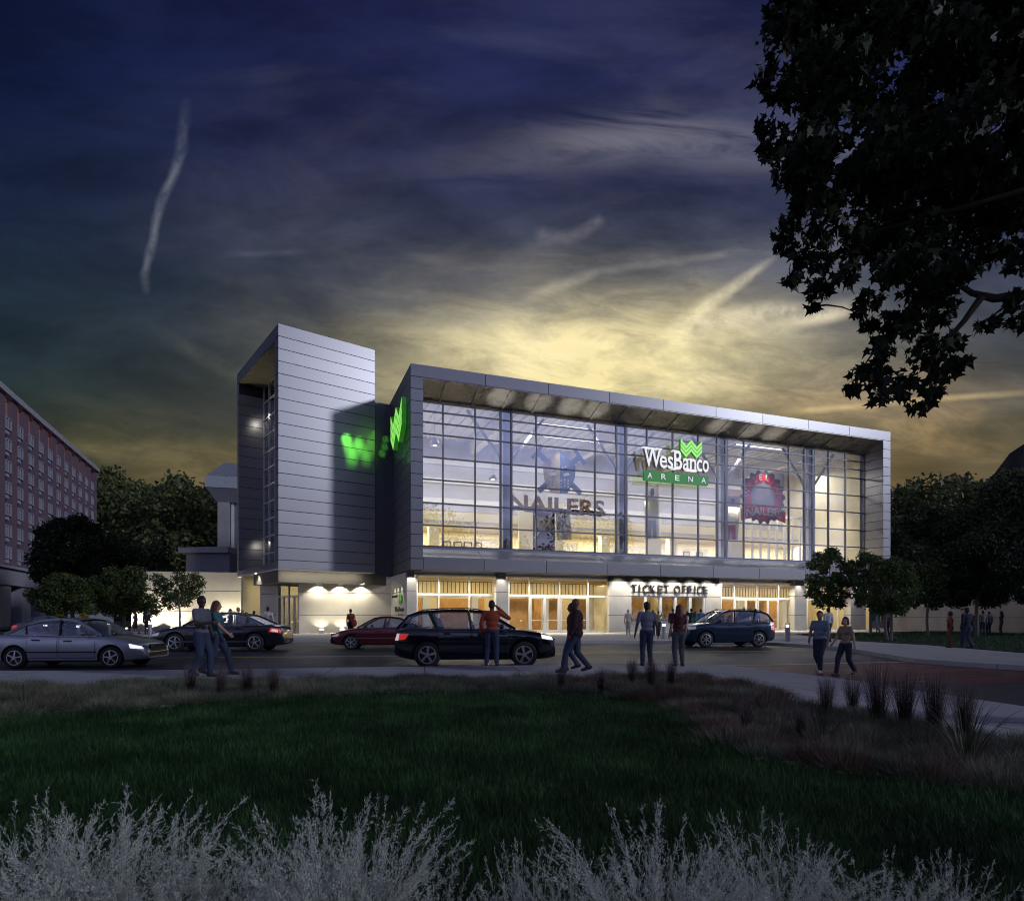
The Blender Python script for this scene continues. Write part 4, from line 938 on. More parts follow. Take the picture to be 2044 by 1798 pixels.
for (ax, ay), (bx, by) in (((1072, 902), (1160, 985)), ((1157, 912), (1075, 980))):
    a, c = P2(ax, ay), P2(bx, by); m.bar((a[0], BD, a[1]), (c[0], BD, c[1]), 0.02, 0.50)
    dxx, dzz = c[0] - a[0], c[1] - a[1]; ln = math.hypot(dxx, dzz); nx, nz = -dzz / ln, dxx / ln
    m.bar((a[0] - nx * 0.75, BD - 0.01, a[1] - nz * 0.75), (a[0] + nx * 0.75, BD - 0.01, a[1] + nz * 0.75), 0.025, 0.34)
m.build('crossed_spike', M_steelb, ban)
flat(ban, 'mask', [poly((1082, 926), (1117, 901), (1117, 985), (1100, 985), (1086, 960))], BD - 0.08, M_maskc)
flat(ban, 'mask', [poly((1117, 901), (1148, 930), (1147, 955), (1132, 985), (1117, 985))], BD - 0.08, M_steelb)
flat(ban, 'mask_eye', [poly((1093, 945), (1105, 943), (1109, 948), (1096, 951)), poly((1123, 945), (1134, 944), (1137, 949), (1124, 951))], BD - 0.12, M_offw, 0.03)
m = MB()
for k in range(6):
    for q in range(3):
        x, y = 1097 + k * 7 + (1 if k > 2 else 0), 958 + q * 6 + (k % 2) * 2; p = P2(x, y); m.lathe([(0, 0), (0.08, 0), (0.08, 0.03), (0, 0.03)], 8, 'y', (p[0], BD - 0.12, p[1]))
for x, y in ((1100, 930), (1107, 935), (1103, 938), (1122, 934), (1128, 932), (1127, 938)): p = P2(x, y); m.lathe([(0, 0), (0.09, 0), (0.09, 0.03), (0, 0.03)], 8, 'y', (p[0], BD - 0.12, p[1]))
m.build('mask_hole', M_offw, ban)
a, c = P2(1016, 1012), P2(1206, 1012); hN = P2(1100, 983)[1] - P2(1100, 1010)[1]
letters('NAILERS', a[0], c[0], a[1] - 0.35, a[1] + hN * 0.95, BD - 0.10, 0.03, 0.03, ban, 'lettering', M_gold, M_gold)
p0, p1 = P2(1015, 1008)[0], P2(1208, 1008)[0]; bz1, bz0 = P2(1110, 1009)[1], P2(1110, 1021)[1]
bar_ = MB().box(p0, p1, BD - 0.04, BD - 0.02, bz0 - 0.1, bz1 - 0.25).build('name_bar', M_brown, ban)
letters('WHEELING', P2(1044, 1000)[0], P2(1178, 1000)[0], bz0 + 0.0, bz1 - 0.36, BD - 0.06, 0.012, 0.01, bar_, 'lettering', mat('banner_lettergold', (0.7, 0.58, 0.32), 0.5), mat('banner_lettergold', (0.7, 0.58, 0.32), 0.5), spacing=1.5)
# crossed-stick poster below
po = empty('hanging_poster', (B0[0], B0[1], 0), TH, label='brown and yellow poster of a mask with crossed sticks below the big banner', cat='poster')
flat(po, 'sheet', [poly((1070, 1018), (1114, 1019), (1114, 1097), (1070, 1096))], BD + 0.7, M_brown)
m = MB()
for (ax, ay), (bx, by) in (((1073, 1022), (1110, 1072)), ((1109, 1022), (1073, 1072))):
    a, c = P2(ax, ay), P2(bx, by); m.bar((a[0], BD + 0.66, a[1]), (c[0], BD + 0.66, c[1]), 0.04, 0.16)
m.build('crossed_stick', M_offw, po)
flat(po, 'mask', [poly((1073, 1043), (1082, 1030), (1100, 1030), (1110, 1043), (1102, 1056), (1082, 1056))], BD + 0.6, mat('poster_yellow', (0.62, 0.50, 0.10), 0.6))
flat(po, 'mask_eye', [poly((1082, 1038), (1088, 1036), (1089, 1041)), poly((1101, 1038), (1095, 1036), (1094, 1041))], BD + 0.57, M_brown, 0.02)
# player posters: flat printed sheets
def player(name, label, x0, y0, x1, y1, jersey, trouser, skin, bgc, lean=0.0):
    r = empty(name, (B0[0], B0[1], 0), TH, label=label, cat='poster', group='player posters in the hall'); d = BD + 0.5
    w_, h_ = x1 - x0, y1 - y0
    def q(*pts): return [P2(x0 + (a + lean * (1 - c_)) * w_, y0 + c_ * h_) for a, c_ in pts]
    flat(r, 'sheet', [q((0, 0), (1, 0), (1, 1), (0, 1))], d, bgc)
    flat(r, 'printed_trousers', [q((0.25, 0.55), (0.75, 0.55), (0.85, 1.0), (0.6, 1.0), (0.5, 0.72), (0.42, 1.0), (0.15, 1.0))], d - 0.025, trouser, 0.02)
    flat(r, 'printed_jersey', [q((0.2, 0.24), (0.45, 0.2), (0.62, 0.2), (0.85, 0.26), (0.95, 0.5), (0.82, 0.56), (0.76, 0.44), (0.76, 0.66), (0.22, 0.66), (0.25, 0.44), (0.14, 0.58), (0.02, 0.5))], d - 0.035, jersey, 0.02)
    flat(r, 'printed_head', [q((0.42, 0.06), (0.6, 0.06), (0.66, 0.13), (0.6, 0.2), (0.44, 0.2), (0.38, 0.13))], d - 0.045, skin, 0.02)
    return r
M_skin_p = mat('printed_skin', (0.30, 0.17, 0.10), 0.6)
player('player_poster', 'tall poster of a player in a pale yellow jersey', 1293, 966, 1321, 1074, mat('printed_yellow', (0.55, 0.52, 0.20), 0.6), mat('printed_olive', (0.30, 0.28, 0.14), 0.6), M_black, mat('printed_ground', (0.55, 0.53, 0.45), 0.6))
player('player_poster', 'poster of a player in a white and red jersey beside the gear crest', 1450, 988, 1480, 1076, M_offw, mat('printed_red', (0.45, 0.05, 0.04), 0.6), M_black, mat('printed_ground_two', (0.45, 0.43, 0.38), 0.6), 0.15)
player('player_poster', 'small poster of a player in white beside the crossed-stick poster', 1117, 1022, 1146, 1076, M_offw, M_offw, M_black, mat('printed_ground', (0.55, 0.53, 0.45), 0.6), -0.1)
# gear crest
gc = empty('gear_crest', (B0[0], B0[1], 0), TH, label='round red and black gear crest with WHEELING arc and NAILERS ribbon', cat='banner')
cx_, cz_ = P2(1523, 992); rx = (P2(1564, 992)[0] - P2(1482, 992)[0]) / 2 * 1.0; rz = rx * 0.96
M_redb = mat('banner_red', (0.60, 0.05, 0.06), 0.55); M_charb = mat('banner_charcoal', (0.12, 0.12, 0.14), 0.6)
gear = []
for k in range(36 * 2):
    a = 2 * math.pi * k / 72; r_ = 1.10 if (k // 2) % 2 == 0 else 0.98; gear.append((cx_ + rx * r_ * math.cos(a), cz_ + rz * r_ * math.sin(a)))
def annulus(nm, outer, inner, y, material):
    n = len(outer); V = [(p[0], y, p[1]) for p in outer] + [(p[0], y, p[1]) for p in inner] + [(p[0], y + 0.012, p[1]) for p in outer] + [(p[0], y + 0.012, p[1]) for p in inner]; F = []
    for i in range(n):
        j = (i + 1) % n; F += [(i, j, n + j, n + i), (2 * n + j, 2 * n + i, 3 * n + i, 3 * n + j), (j, i, 2 * n + i, 2 * n + j), (n + i, n + j, 3 * n + j, 3 * n + i)]
    return mk(nm, V, F, material, gc)
rg = lambda r_, n: [(cx_ + rx * r_ * math.cos(2 * math.pi * k / n), cz_ + rz * r_ * math.sin(2 * math.pi * k / n)) for k in range(n)]
annulus('gear_rim', gear, rg(0.92, 72), BD - 0.02, M_charb)
ring = lambda r_, r2=0: [(cx_ + rx * r_ * math.cos(2 * math.pi * k / 48), cz_ + rz * r_ * math.sin(2 * math.pi * k / 48)) for k in range(48)]
annulus('red_ring', rg(0.92, 48), rg(0.60, 48), BD - 0.02, M_redb); flat(gc, 'inner_disc', [ring(0.60)], BD - 0.02, mat('banner_grey', (0.34, 0.34, 0.40), 0.6))
for i, g in enumerate('WHEELING'):
    a = R(172 - i * 23.4); V, F = text_mesh(g, 0.85, 0.03, 0.012, 0, 'CENTER'); ca_, sa_ = math.sin(a), -math.cos(a)
    V = [(cx_ + rx * 0.68 * math.cos(a) + p[0] * ca_ + p[2] * math.cos(a), BD - 0.1 + p[1], cz_ + rz * 0.68 * math.sin(a) + p[0] * sa_ + p[2] * math.sin(a)) for p in V]
    mk('lettering', V, F, M_offw, gc)
rib0, rib1 = P2(1477, 1020)[0], P2(1566, 1020)[0]; z_r1, z_r0 = P2(1520, 1014)[1], P2(1520, 1040)[1]
N = 14; m = MB(); up = []; lo = []
for k in range(N + 1):
    f = k / N; arch = (0.45 * (1 - (2 * f - 1) ** 2)); x = rib0 + f * (rib1 - rib0); up.append((x, z_r1 - 0.25 + arch)); lo.append((x, z_r0 - 0.1 + arch))
m.prism(up + lo[::-1], BD - 0.15, BD - 0.138, 'y'); rb = m.build('ribbon', M_redb, gc)
V, F = text_mesh('NAILERS', 1.0, 0.03, 0.02); V = fit(V, rib0 + 0.6, rib1 - 0.6, 0, 1.0)
V = [(p[0], BD - 0.22 + p[1], z_r0 + 0.12 + 0.45 * (1 - (2 * (p[0] - rib0) / (rib1 - rib0) - 1) ** 2) + p[2] * (z_r1 - z_r0) * 0.62) for p in V]
mk('lettering', V, F, M_offw, rb)
V, F = text_mesh('HOCKEY', 1.0, 0.03, 0.01); V = fit(V, cx_ + rx * 0.55, cx_ + rx * 1.15, cz_ - rz * 0.55, cz_ - rz * 0.3, BD - 0.14); mk('lettering', V, F, M_offw, gc)
# pendant lamps in the hall
def pendant_make():
    r = empty('pendant_lamp')
    MB().lathe([(0.05, 0.55), (0.22, 0.5), (0.36, 0.28), (0.40, 0.0), (0.38, 0.0), (0.33, 0.27), (0.2, 0.46)], 18).build('shade', mat('pendant_shade', (0.5, 0.5, 0.52), 0.4), r, smooth=True)
    MB().lathe([(0.0, 0.46), (0.10, 0.40), (0.14, 0.2), (0.10, 0.02), (0.0, -0.03)], 12).build('bulb', emit_mat('pendant_bulb', (1, 0.98, 0.92), 7.0), r, smooth=True)
    MB().tube([(0, 0, 0.55), (0, 0, 5.5)], 0.015, 6).build('cord', M_black, r); return r
pl0 = pendant_make()
for i, ((px, py), lb) in enumerate((((868, 890), 'dome pendant lamp at the upper left of the glass hall'), ((984, 958), 'dome pendant lamp left of the mask banner'), ((1268, 912), 'dome pendant lamp just left of the main sign'), ((1393, 968), 'dome pendant lamp hanging below the main sign'))):
    r = pl0 if i == 0 else copy_tree(pl0); d = 5.0; a = (px - 1022) / FPX; Yq = Yd(px, d); r.location = (a * Yq, Yq, PZ(py, Yq)); tag(r, lb, 'pendant lamp', 'pendant lamps in the glass hall')
    cord_ = [c for c in r.children if c.name.startswith('cord')][0]

# ================================================================ OTHER BUILDINGS
# hotel on the left
HT = math.atan2(0.930, -0.368); H0 = (-67.6 + 0.368 * 9.0, 82 - 0.930 * 9.0)
hotel = empty('hotel_building', (*H0, 0), HT, label='tall pink hotel block with rows of window boxes and pale podium at left edge', cat='hotel')
M_pink = mat('pink_stucco', (0.165, 0.11, 0.145), 0.8, var=0.1, vscale=0.3); M_pinkl = mat('pink_recess', (0.50, 0.24, 0.21), 0.8); M_hdark = mat('hotel_recess', (0.10, 0.085, 0.10), 0.7)
M_hw = mat('hotel_white', (0.38, 0.38, 0.45), 0.7, var=0.08, vscale=0.6); M_hglass = mat('hotel_window_glass', (0.04, 0.045, 0.06), 0.1, 0.0, spec=0.8)
HS = 59.4; HZ0, HZ1 = 7.7, 32.0       # local x along the facade, y to the left (inside), facade faces -y
m = MB(); m.box(0, HS, 0.9, 18, HZ0, HZ1 - 0.8); m.build('wall', M_hdark, hotel)
bay_s = [9 + 3.0 + 4.4 * k for k in range(-3, 11)]
edges = [0] + [(a + c_) / 2 for a, c_ in zip(bay_s[:-1], bay_s[1:])] + [HS]
m = MB()
for e in edges[1:-1]: m.box(e - 1.05, e + 1.05, 0.0, 0.95, HZ0, HZ1 - 0.8)
m.box(0, 0.7, 0.0, 0.95, HZ0, HZ1 - 0.8); m.box(HS - 1.2, HS, 0, 0.95, HZ0, HZ1 - 0.8)
m.build('pier', M_pink, hotel)
m = MB(); m.box(-0.3, HS + 0.3, -0.5, 18.2, HZ1 - 0.8, HZ1); m.build('roof', M_hw, hotel)
for s in bay_s: MB().box(s - 1.15, s + 1.15, 0.5, 0.9, HZ1 - 3.2, HZ1 - 0.8).build('top_recess', M_pinkl, hotel)
add_light('recess_lamp', 'AREA', (HS / 2, 0.25, HZ1 - 0.84), 22, (1.0, 0.60, 0.48), hotel, (R(20), 0, 0), HS, 0.2)
n_w = 0
for s in bay_s:
    if s < 9.0 + 1: continue
    for k in range(7):
        z = HZ0 + 0.95 + k * 2.93; q = MB(); a0, a1 = s - 1.0, s + 1.0
        q.box(a0, a1, -0.06, 0.9, z + 0.55, z + 0.72); q.box(a0, a1, -0.06, 0.9, z + 2.05, z + 2.2); q.box(a0, a0 + 0.14, -0.05, 0.9, z + 0.72, z + 2.05); q.box(a1 - 0.14, a1, -0.05, 0.9, z + 0.72, z + 2.05); q.box(s - 0.15, s + 0.15, -0.04, 0.9, z + 0.72, z + 2.05)
        q.box(s - 0.45, s + 0.65, 0.12, 0.9, z + 0.0, z + 0.45)
        fr = q.build('window', M_hw, hotel)
        MB().box(a0 + 0.14, a1 - 0.14, 0.1, 0.2, z + 0.72, z + 2.05).build('pane', M_hglass, fr); n_w += 1
m = MB(); m.box(-2, HS + 1.0, -2.6, 18, 5.3, HZ0 - 0.35); m.box(-2, HS + 1.3, -3.0, 18, HZ0 - 0.35, HZ0); m.build('podium', M_hw, hotel)
for k in range(9): MB().box(k * 7.2 + 2.0, k * 7.2 + 5.4, -2.3, -0.9, 0, 5.3).build('pillar', M_hw, hotel)
m = MB(); m.box(0, HS, 0.2, 17, 0, 5.3); m.build('podium_wall', mat('podium_dark', (0.05, 0.05, 0.07), 0.4), hotel)
wing = MB(); wing.mat(0); wing.box(HS, HS + 7, 2.5, 18, 0, HZ1 - 1.2); wing.mat(1); wing.box(HS - 0.0, HS + 7.2, 2.3, 18, HZ1 - 1.2, HZ1 - 0.5)
for k in range(8): wing.box(HS + 2.6, HS + 5.2, 1.9, 2.6, HZ0 + 1.2 + k * 2.93, HZ0 + 1.7 + k * 2.93)
wing.mat(2)
for k in range(8): wing.box(HS + 2.8, HS + 5.0, 2.3, 2.6, HZ0 + 1.7 + k * 2.93, HZ0 + 3.4 + k * 2.93)
wing.build('rear_wing', [M_pink, M_hw, M_hglass], hotel)
# old hall behind the tower
oy = 72.0; ox0, ox1 = PX(422, oy), PX(500, oy)
old = empty('old_hall', (PX(438, oy), oy, 0), R(14), label='older concrete hall with ribbed sloping roof behind the silver tower', cat='hall')
m = MB(); m.box(-0.2, 1.1, 0, 1.2, 0, 14.6); m.box(1.1, 6, 0.5, 1.2, 0, 1.8); m.box(1.1, 6, 0.2, 1.2, 6.6, 7.4); m.build('frame', M_concd, old)
m = MB(); m.box(1.1, 6, 0.6, 0.9, 7.4, 14.6); m.build('window', mat('old_glazing', (0.10, 0.11, 0.14), 0.15, spec=0.8), old)
m = MB(); m.box(2.0, 2.25, 0.4, 0.6, 1.8, 14.6); m.box(1.2, 1.5, 0.35, 0.6, 1.8, 14.6); m.box(3.3, 3.5, 0.4, 0.6, 1.8, 14.6); m.build('mullion', M_white, old)
m = MB(); m.hexa([(-1.2, -1.5, 16.0), (8, -1.5, 16.0), (8, 9, 16.0), (-1.2, 9, 16.0), (-1.2, -1.5, 17.3), (8, -1.5, 17.3), (8, 9, 17.3), (-1.2, 9, 17.3)])
m.hexa([(-0.3, 0.0, 14.6), (6, 0.0, 14.6), (6, 9, 14.6), (-0.3, 9, 14.6), (-1.15, -1.45, 16.0), (8, -1.45, 16.0), (8, 9, 16.0), (-1.15, 9, 16.0)]); m.build('eave', mat('old_eave', (0.42, 0.43, 0.47), 0.6, var=0.1), old)
m = MB(); m.hexa([(-1.1, -1.4, 17.3), (8, -1.4, 17.3), (8, 9, 17.3), (-1.1, 9, 17.3), (0.4, 1.2, 19.4), (8, 1.2, 19.4), (8, 9, 19.4), (0.4, 9, 19.4)])
for k in range(22): m.bar((-1.0 + k * 0.42, -1.4, 17.34), (0.4 + k * 0.38, 1.2, 19.46), 0.06, 0.09)
m.build('roof', mat('old_roof', (0.30, 0.31, 0.36), 0.5, 0.2), old)
gx0, gx1 = PX(371, 68), PX(438, 68)
lowb = empty('low_block', (gx0, 68, 0), 0.05, label='low grey block with flat roof edge behind the concrete wall', cat='building')
MB().box(0, gx1 - gx0 + 1, 0, 8, 0, PZ(1102, 68)).build('wall', mat('grey_block', (0.22, 0.22, 0.25), 0.8, var=0.1), lowb)
MB().hexa([(-0.6, -0.5, PZ(1104, 68)), (gx1 - gx0 + 1, -0.5, PZ(1103, 68)), (gx1 - gx0 + 1, 8, PZ(1103, 68)), (-0.6, 8, PZ(1103, 68)), (-0.6, -0.5, PZ(1093, 68)), (gx1 - gx0 + 1, -0.5, PZ(1091, 68)), (gx1 - gx0 + 1, 8, PZ(1091, 68)), (-0.6, 8, PZ(1091, 68))]).build('roof', M_concd, lowb)
# ================================================================ VEGETATION
M_bark = mat('bark', (0.075, 0.06, 0.048), 0.9, var=0.3, vscale=8, bump=0.6, bscale=30)
M_barkl = mat('pale_bark', (0.16, 0.14, 0.12), 0.85, var=0.25, vscale=8, bump=0.4, bscale=30)
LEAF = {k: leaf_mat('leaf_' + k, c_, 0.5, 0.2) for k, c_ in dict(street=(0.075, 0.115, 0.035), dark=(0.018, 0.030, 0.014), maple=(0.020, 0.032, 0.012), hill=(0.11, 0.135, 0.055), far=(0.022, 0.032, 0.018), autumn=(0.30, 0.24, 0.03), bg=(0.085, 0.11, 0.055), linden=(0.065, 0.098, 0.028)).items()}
MAPLE = np.array([(0, -0.1), (0.10, 0.02), (0.42, -0.02), (0.30, 0.16), (0.52, 0.42), (0.24, 0.44), (0.14, 0.60), (0.0, 1.0), (-0.14, 0.60), (-0.24, 0.44), (-0.52, 0.42), (-0.30, 0.16), (-0.42, -0.02), (-0.10, 0.02)])
OVAL = np.array([(0, 0), (0.26, 0.35), (0.2, 0.75), (0, 1.0), (-0.2, 0.75), (-0.26, 0.35)])
def rand_frames(n, rng, droop=0.0):
    """n random orthonormal frames (a: along the leaf, b: across)"""
    a = rng.normal(size=(n, 3)); a[:, 2] -= droop; a /= np.linalg.norm(a, axis=1)[:, None]
    t = rng.normal(size=(n, 3)); bb = np.cross(a, t); bb /= np.linalg.norm(bb, axis=1)[:, None]; return a, bb
def leaves(P, size, rng, shape=OVAL, droop=0.3, vary=0.35):
    n = len(P); a, bb = rand_frames(n, rng, droop); s = size * (1 + vary * (rng.random(n) * 2 - 1))
    V = P[:, None, :] + (bb[:, None, :] * shape[None, :, :1] + a[:, None, :] * shape[None, :, 1:]) * s[:, None, None]
    if shape is not OVAL and len(shape) > 6:      # slight cupping
        nrm = np.cross(a, bb); V += nrm[:, None, :] * (np.abs(shape[None, :, :1]) * 0.25) * s[:, None, None]
    return V
def clump_points(centres, radii, per, rng, flat=0.75):
    """points in the outer part of each clump"""
    out = []
    for c_, r in zip(centres, radii):
        n = int(per * r ** 2); d = rng.normal(size=(n, 3)); d /= np.linalg.norm(d, axis=1)[:, None]
        rr = r * (0.35 + 0.65 * rng.random(n) ** 0.5) * (1 + 0.12 * rng.normal(size=n))
        p = d * rr[:, None]; p[:, 2] *= flat; out.append(p + np.asarray(c_))
    return np.concatenate(out)
def limb(mb, p, q, r0, r1, rng, bend=0.12, n=5, sides=7):
    p = np.asarray(p, float); q = np.asarray(q, float); L_ = np.linalg.norm(q - p); off = rng.normal(size=3) * bend * L_
    pts = [p + (q - p) * t + off * math.sin(math.pi * t) * 0.6 for t in np.linspace(0, 1, n)]
    mb.tube([tuple(x) for x in pts], [r0 + (r1 - r0) * t for t in np.linspace(0, 1, n)], sides, cap=False)
def tree(name, label, base, height, width, z0, leafm, size, per, seed, n_cl=26, trunk_r=0.12, shape='round', group=None, barkm=None, cat='tree', lean=0.0, flat=0.75, leafshape=OVAL, stems=1):
    rng = np.random.default_rng(seed); r = empty(name, (base[0], base[1], base[2] if len(base) > 2 else 0), label=label, cat=cat, group=group)
    ch = height - z0; cz = z0 + ch * 0.5
    C = []; Rr = []
    for k in range(n_cl):
        f = (k + 0.5) / n_cl; zz = z0 + ch * (0.10 + 0.82 * f)
        prof = {'round': math.sqrt(max(0.08, 1 - (2 * f - 0.9) ** 2 * 0.85)), 'oval': math.sqrt(max(0.1, 1 - (2 * f - 0.85) ** 2 * 0.75)), 'umbrella': (0.55 + 0.6 * f if f < 0.6 else math.sqrt(max(0.05, 1 - ((f - 0.55) / 0.5) ** 2))), 'wide': 1.0 if f < 0.55 else math.sqrt(max(0.04, 1 - ((f - 0.5) / 0.52) ** 2))}[shape]
        a = k * 2.399 + rng.random() * 0.7; rad = width / 2 * prof * (0.32 + 0.62 * rng.random())
        C.append((rad * math.cos(a) + lean * f, rad * math.sin(a), zz)); Rr.append(width * (0.075 + 0.115 * rng.random()))
    P = clump_points(C, Rr, per, rng, flat)
    V = leaves(P, size, rng, leafshape)
    mk_np('crown', V, len(leafshape), leafm, r)
    m = MB(); fork = z0 + ch * 0.12
    for s in range(stems):
        o = (0.0 if stems == 1 else (s - (stems - 1) / 2) * 0.16)
        limb(m, (o, 0, -0.05), (lean * 0.1 + o * 2.2, o * 0.5, fork), trunk_r, trunk_r * 0.75, rng, 0.05, 5, 9)
    limb(m, (lean * 0.1, 0, fork), (lean * 0.4, 0, z0 + ch * 0.75), trunk_r * 0.72, trunk_r * 0.2, rng, 0.08)
    for k in range(0, n_cl, 1 if n_cl < 30 else 2):
        c_ = C[k]; zst = fork + (c_[2] - fork) * 0.35 * rng.random() if c_[2] > fork else fork * 0.95
        limb(m, (lean * 0.1, 0, zst), c_, trunk_r * 0.32, trunk_r * 0.06, rng, 0.12)
    m.build('trunk', barkm or M_bark, r, smooth=True)
    return r
# --- street trees on the right
gname = 'street trees on the right verge'
x, y = G(1655, 1266); tree('street_tree', 'upright street tree in front of the hall corner, nearest the blue car', (x, y), 6.75, 3.5, 1.75, LEAF['street'], 0.16, 1500, 11, 30, 0.10, 'oval', gname, M_barkl)
x, y = G(1738, 1267.5); tree('street_tree', 'second street tree from the blue car, trunk by the walking woman in teal', (x, y), 6.1, 3.6, 1.7, LEAF['street'], 0.16, 1500, 12, 28, 0.10, 'oval', gname, M_barkl)
x, y = G(1775, 1279); tree('street_tree', 'street tree with a forked double trunk standing nearest the kerb', (x, y), 4.6, 3.3, 1.45, LEAF['street'], 0.15, 1500, 13, 24, 0.09, 'oval', gname, M_barkl, stems=2)
x, y = G(1853, 1269); tree('street_tree', 'smaller street tree between the forked tree and the widest verge tree', (x, y), 4.9, 3.6, 1.9, LEAF['street'], 0.16, 1400, 14, 24, 0.10, 'oval', gname, M_barkl)
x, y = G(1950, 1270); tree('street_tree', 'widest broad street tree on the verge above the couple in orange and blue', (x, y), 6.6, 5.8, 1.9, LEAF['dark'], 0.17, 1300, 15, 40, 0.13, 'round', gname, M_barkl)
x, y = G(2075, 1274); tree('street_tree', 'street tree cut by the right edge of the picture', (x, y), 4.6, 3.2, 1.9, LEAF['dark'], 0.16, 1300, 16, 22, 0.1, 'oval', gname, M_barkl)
# --- left plaza trees
gname = 'small trees on the left plaza'
x, y = G(246, 1263.5); tree('plaza_tree', 'broad low tree in front of the concrete wall, middle of the three left trees', (x, y), 5.3, 5.3, 1.5, LEAF['linden'], 0.17, 1250, 21, 34, 0.13, 'wide', gname, M_barkl)
x, y = G(357, 1266); tree('plaza_tree', 'open small tree in front of the concrete wall nearest the entrance', (x, y), 4.7, 4.2, 2.0, LEAF['linden'], 0.16, 800, 22, 20, 0.09, 'umbrella', gname, M_barkl)
tree('plaza_tree', 'wide low tree above the silver car, farthest left', (PX(130, 46), 46, -0.1), 4.5, 4.6, 1.5, LEAF['linden'], 0.17, 1250, 23, 32, 0.12, 'wide', gname, M_barkl)
# big dark trees in front of the hotel
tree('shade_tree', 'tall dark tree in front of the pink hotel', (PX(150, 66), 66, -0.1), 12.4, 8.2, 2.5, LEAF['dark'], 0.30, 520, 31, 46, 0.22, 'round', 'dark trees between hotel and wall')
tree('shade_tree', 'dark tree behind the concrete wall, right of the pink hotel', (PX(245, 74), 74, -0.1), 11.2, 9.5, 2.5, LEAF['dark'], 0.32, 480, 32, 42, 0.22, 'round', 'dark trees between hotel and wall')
tree('yellow_shrub', 'yellow-leaved shrub behind the silver car, left one', (PX(121, 44), 44, -0.12), 1.75, 0.75, 0.15, LEAF['autumn'], 0.12, 2500, 33, 14, 0.03, 'oval', 'yellow shrubs behind the silver car', cat='shrub')
tree('yellow_shrub', 'yellow-leaved shrub behind the silver car, right one', (PX(168, 44), 44, -0.12), 1.9, 1.1, 0.15, LEAF['autumn'], 0.12, 2500, 34, 16, 0.03, 'oval', 'yellow shrubs behind the silver car', cat='shrub')
# background trees on the right
for i, (px, Y, h, w, sd, lb) in enumerate(((1800, 78, 12.0, 9, 41, 'dark background tree right behind the hall corner'), (1868, 84, 16.5, 12, 42, 'dark background tree behind the forked street tree'), (1945, 80, 15.5, 12, 43, 'dark background tree over the right concrete wall'), (2030, 74, 19.0, 13, 44, 'tallest dark background tree at the right edge'), (2120, 70, 19, 12, 45, 'dark background tree mostly beyond the right edge'))):
    tree('background_tree', lb, (PX(px, Y), Y, -0.1), h, w, 2.0, LEAF['bg'], 0.42, 330, sd, 44, 0.25, 'round', 'large trees behind the right wall')
# wooded hills far behind
def wood(name, crowns, leafm, size, per, seed):
    rng = np.random.default_rng(seed); C = [(x, y, z) for x, y, z, r in crowns]; Rr = [r for *_, r in crowns]
    V = leaves(clump_points(C, Rr, per, rng, 0.9), size, rng, OVAL, 0.2); o = mk_np(name, V, len(OVAL), leafm); return tag(o, kind='stuff')
rng = np.random.default_rng(5); cr = []
for k in range(420):
    px = rng.uniform(150, 500); d = rng.uniform(170, 230); top = 946 + 8 * math.sin(px * 0.05) + (8 if px > 380 else 0) - 10 * math.sin(px * 0.013)
    f = rng.random(); py = top + 12 + f * 250; cr.append((PX(px, d), d, PZ(py, d) , rng.uniform(3.2, 5.6)))
wood('wooded_hill', cr, LEAF['hill'], 1.5, 5.5, 51)
cr = []
for k in range(300):
    px = rng.uniform(1730, 2200); d = rng.uniform(210, 270); top = 985 - 25 * math.sin((px - 1730) * 0.008) - 8 * math.sin(px * 0.06)
    cr.append((PX(px, d), d, PZ(top + 10 + rng.random() * 190, d), rng.uniform(4, 7.0)))
wood('wooded_hill', cr, LEAF['hill'], 1.8, 5.0, 52)
# terrain behind the woods
def hill(name, pts, depth0, depth1, m):
    """pts: ridge line as photo columns/rows at a distance"""
    V = []; F = []
    for px, py in pts:
        V += [(PX(px, depth0), depth0, -1), (PX(px, (depth0 + depth1) / 2), (depth0 + depth1) / 2, PZ(py, (depth0 + depth1) / 2) * 0.8), (PX(px, depth1), depth1, PZ(py, depth1)), (PX(px, depth1) * 1.2, depth1 * 1.4, 0)]
    for i in range(len(pts) - 1):
        for k in range(3): a = i * 4 + k; F.append((a, a + 4, a + 5, a + 1))
    o = mk(name, V, F, m, smooth=True); o['kind'] = 'structure'; return o
M_hill = mat('hill_ground', (0.016, 0.022, 0.012), 0.95, var=0.5, vscale=0.05)
hill('hillside', [(-900, 1100), (-300, 1050), (100, 985), (250, 968), (420, 975), (560, 1060), (800, 1120), (1300, 1140), (1700, 1080), (1800, 1010), (2044, 985), (2600, 940), (3500, 980)], 190, 300, M_hill)
hill('far_hill', [(1880, 1010), (1960, 968), (1985, 945), (2015, 905), (2050, 882), (2200, 860), (2600, 900)], 330, 420, mat('far_hill_ground', (0.010, 0.011, 0.012), 0.95))
# belt of trees behind the camera, mirrored in the glass
cr = []
for k in range(170):
    a = rng.uniform(-1.9, 0.75); d = rng.uniform(62, 84); h = rng.uniform(15, 24) * (1 + 0.2 * math.sin(a * 9)); cx2, cy2 = math.sin(a + 1.25) * d + 10, -math.cos(a + 1.25) * d
    if cy2 > -8: continue
    for q in range(4): cr.append((cx2 + rng.normal() * 2.5, cy2 + rng.normal() * 2.5, h * (0.2 + 0.26 * q), rng.uniform(2.8, 4.6)))
wood('tree_belt', cr, LEAF['far'], 0.9, 15, 53)

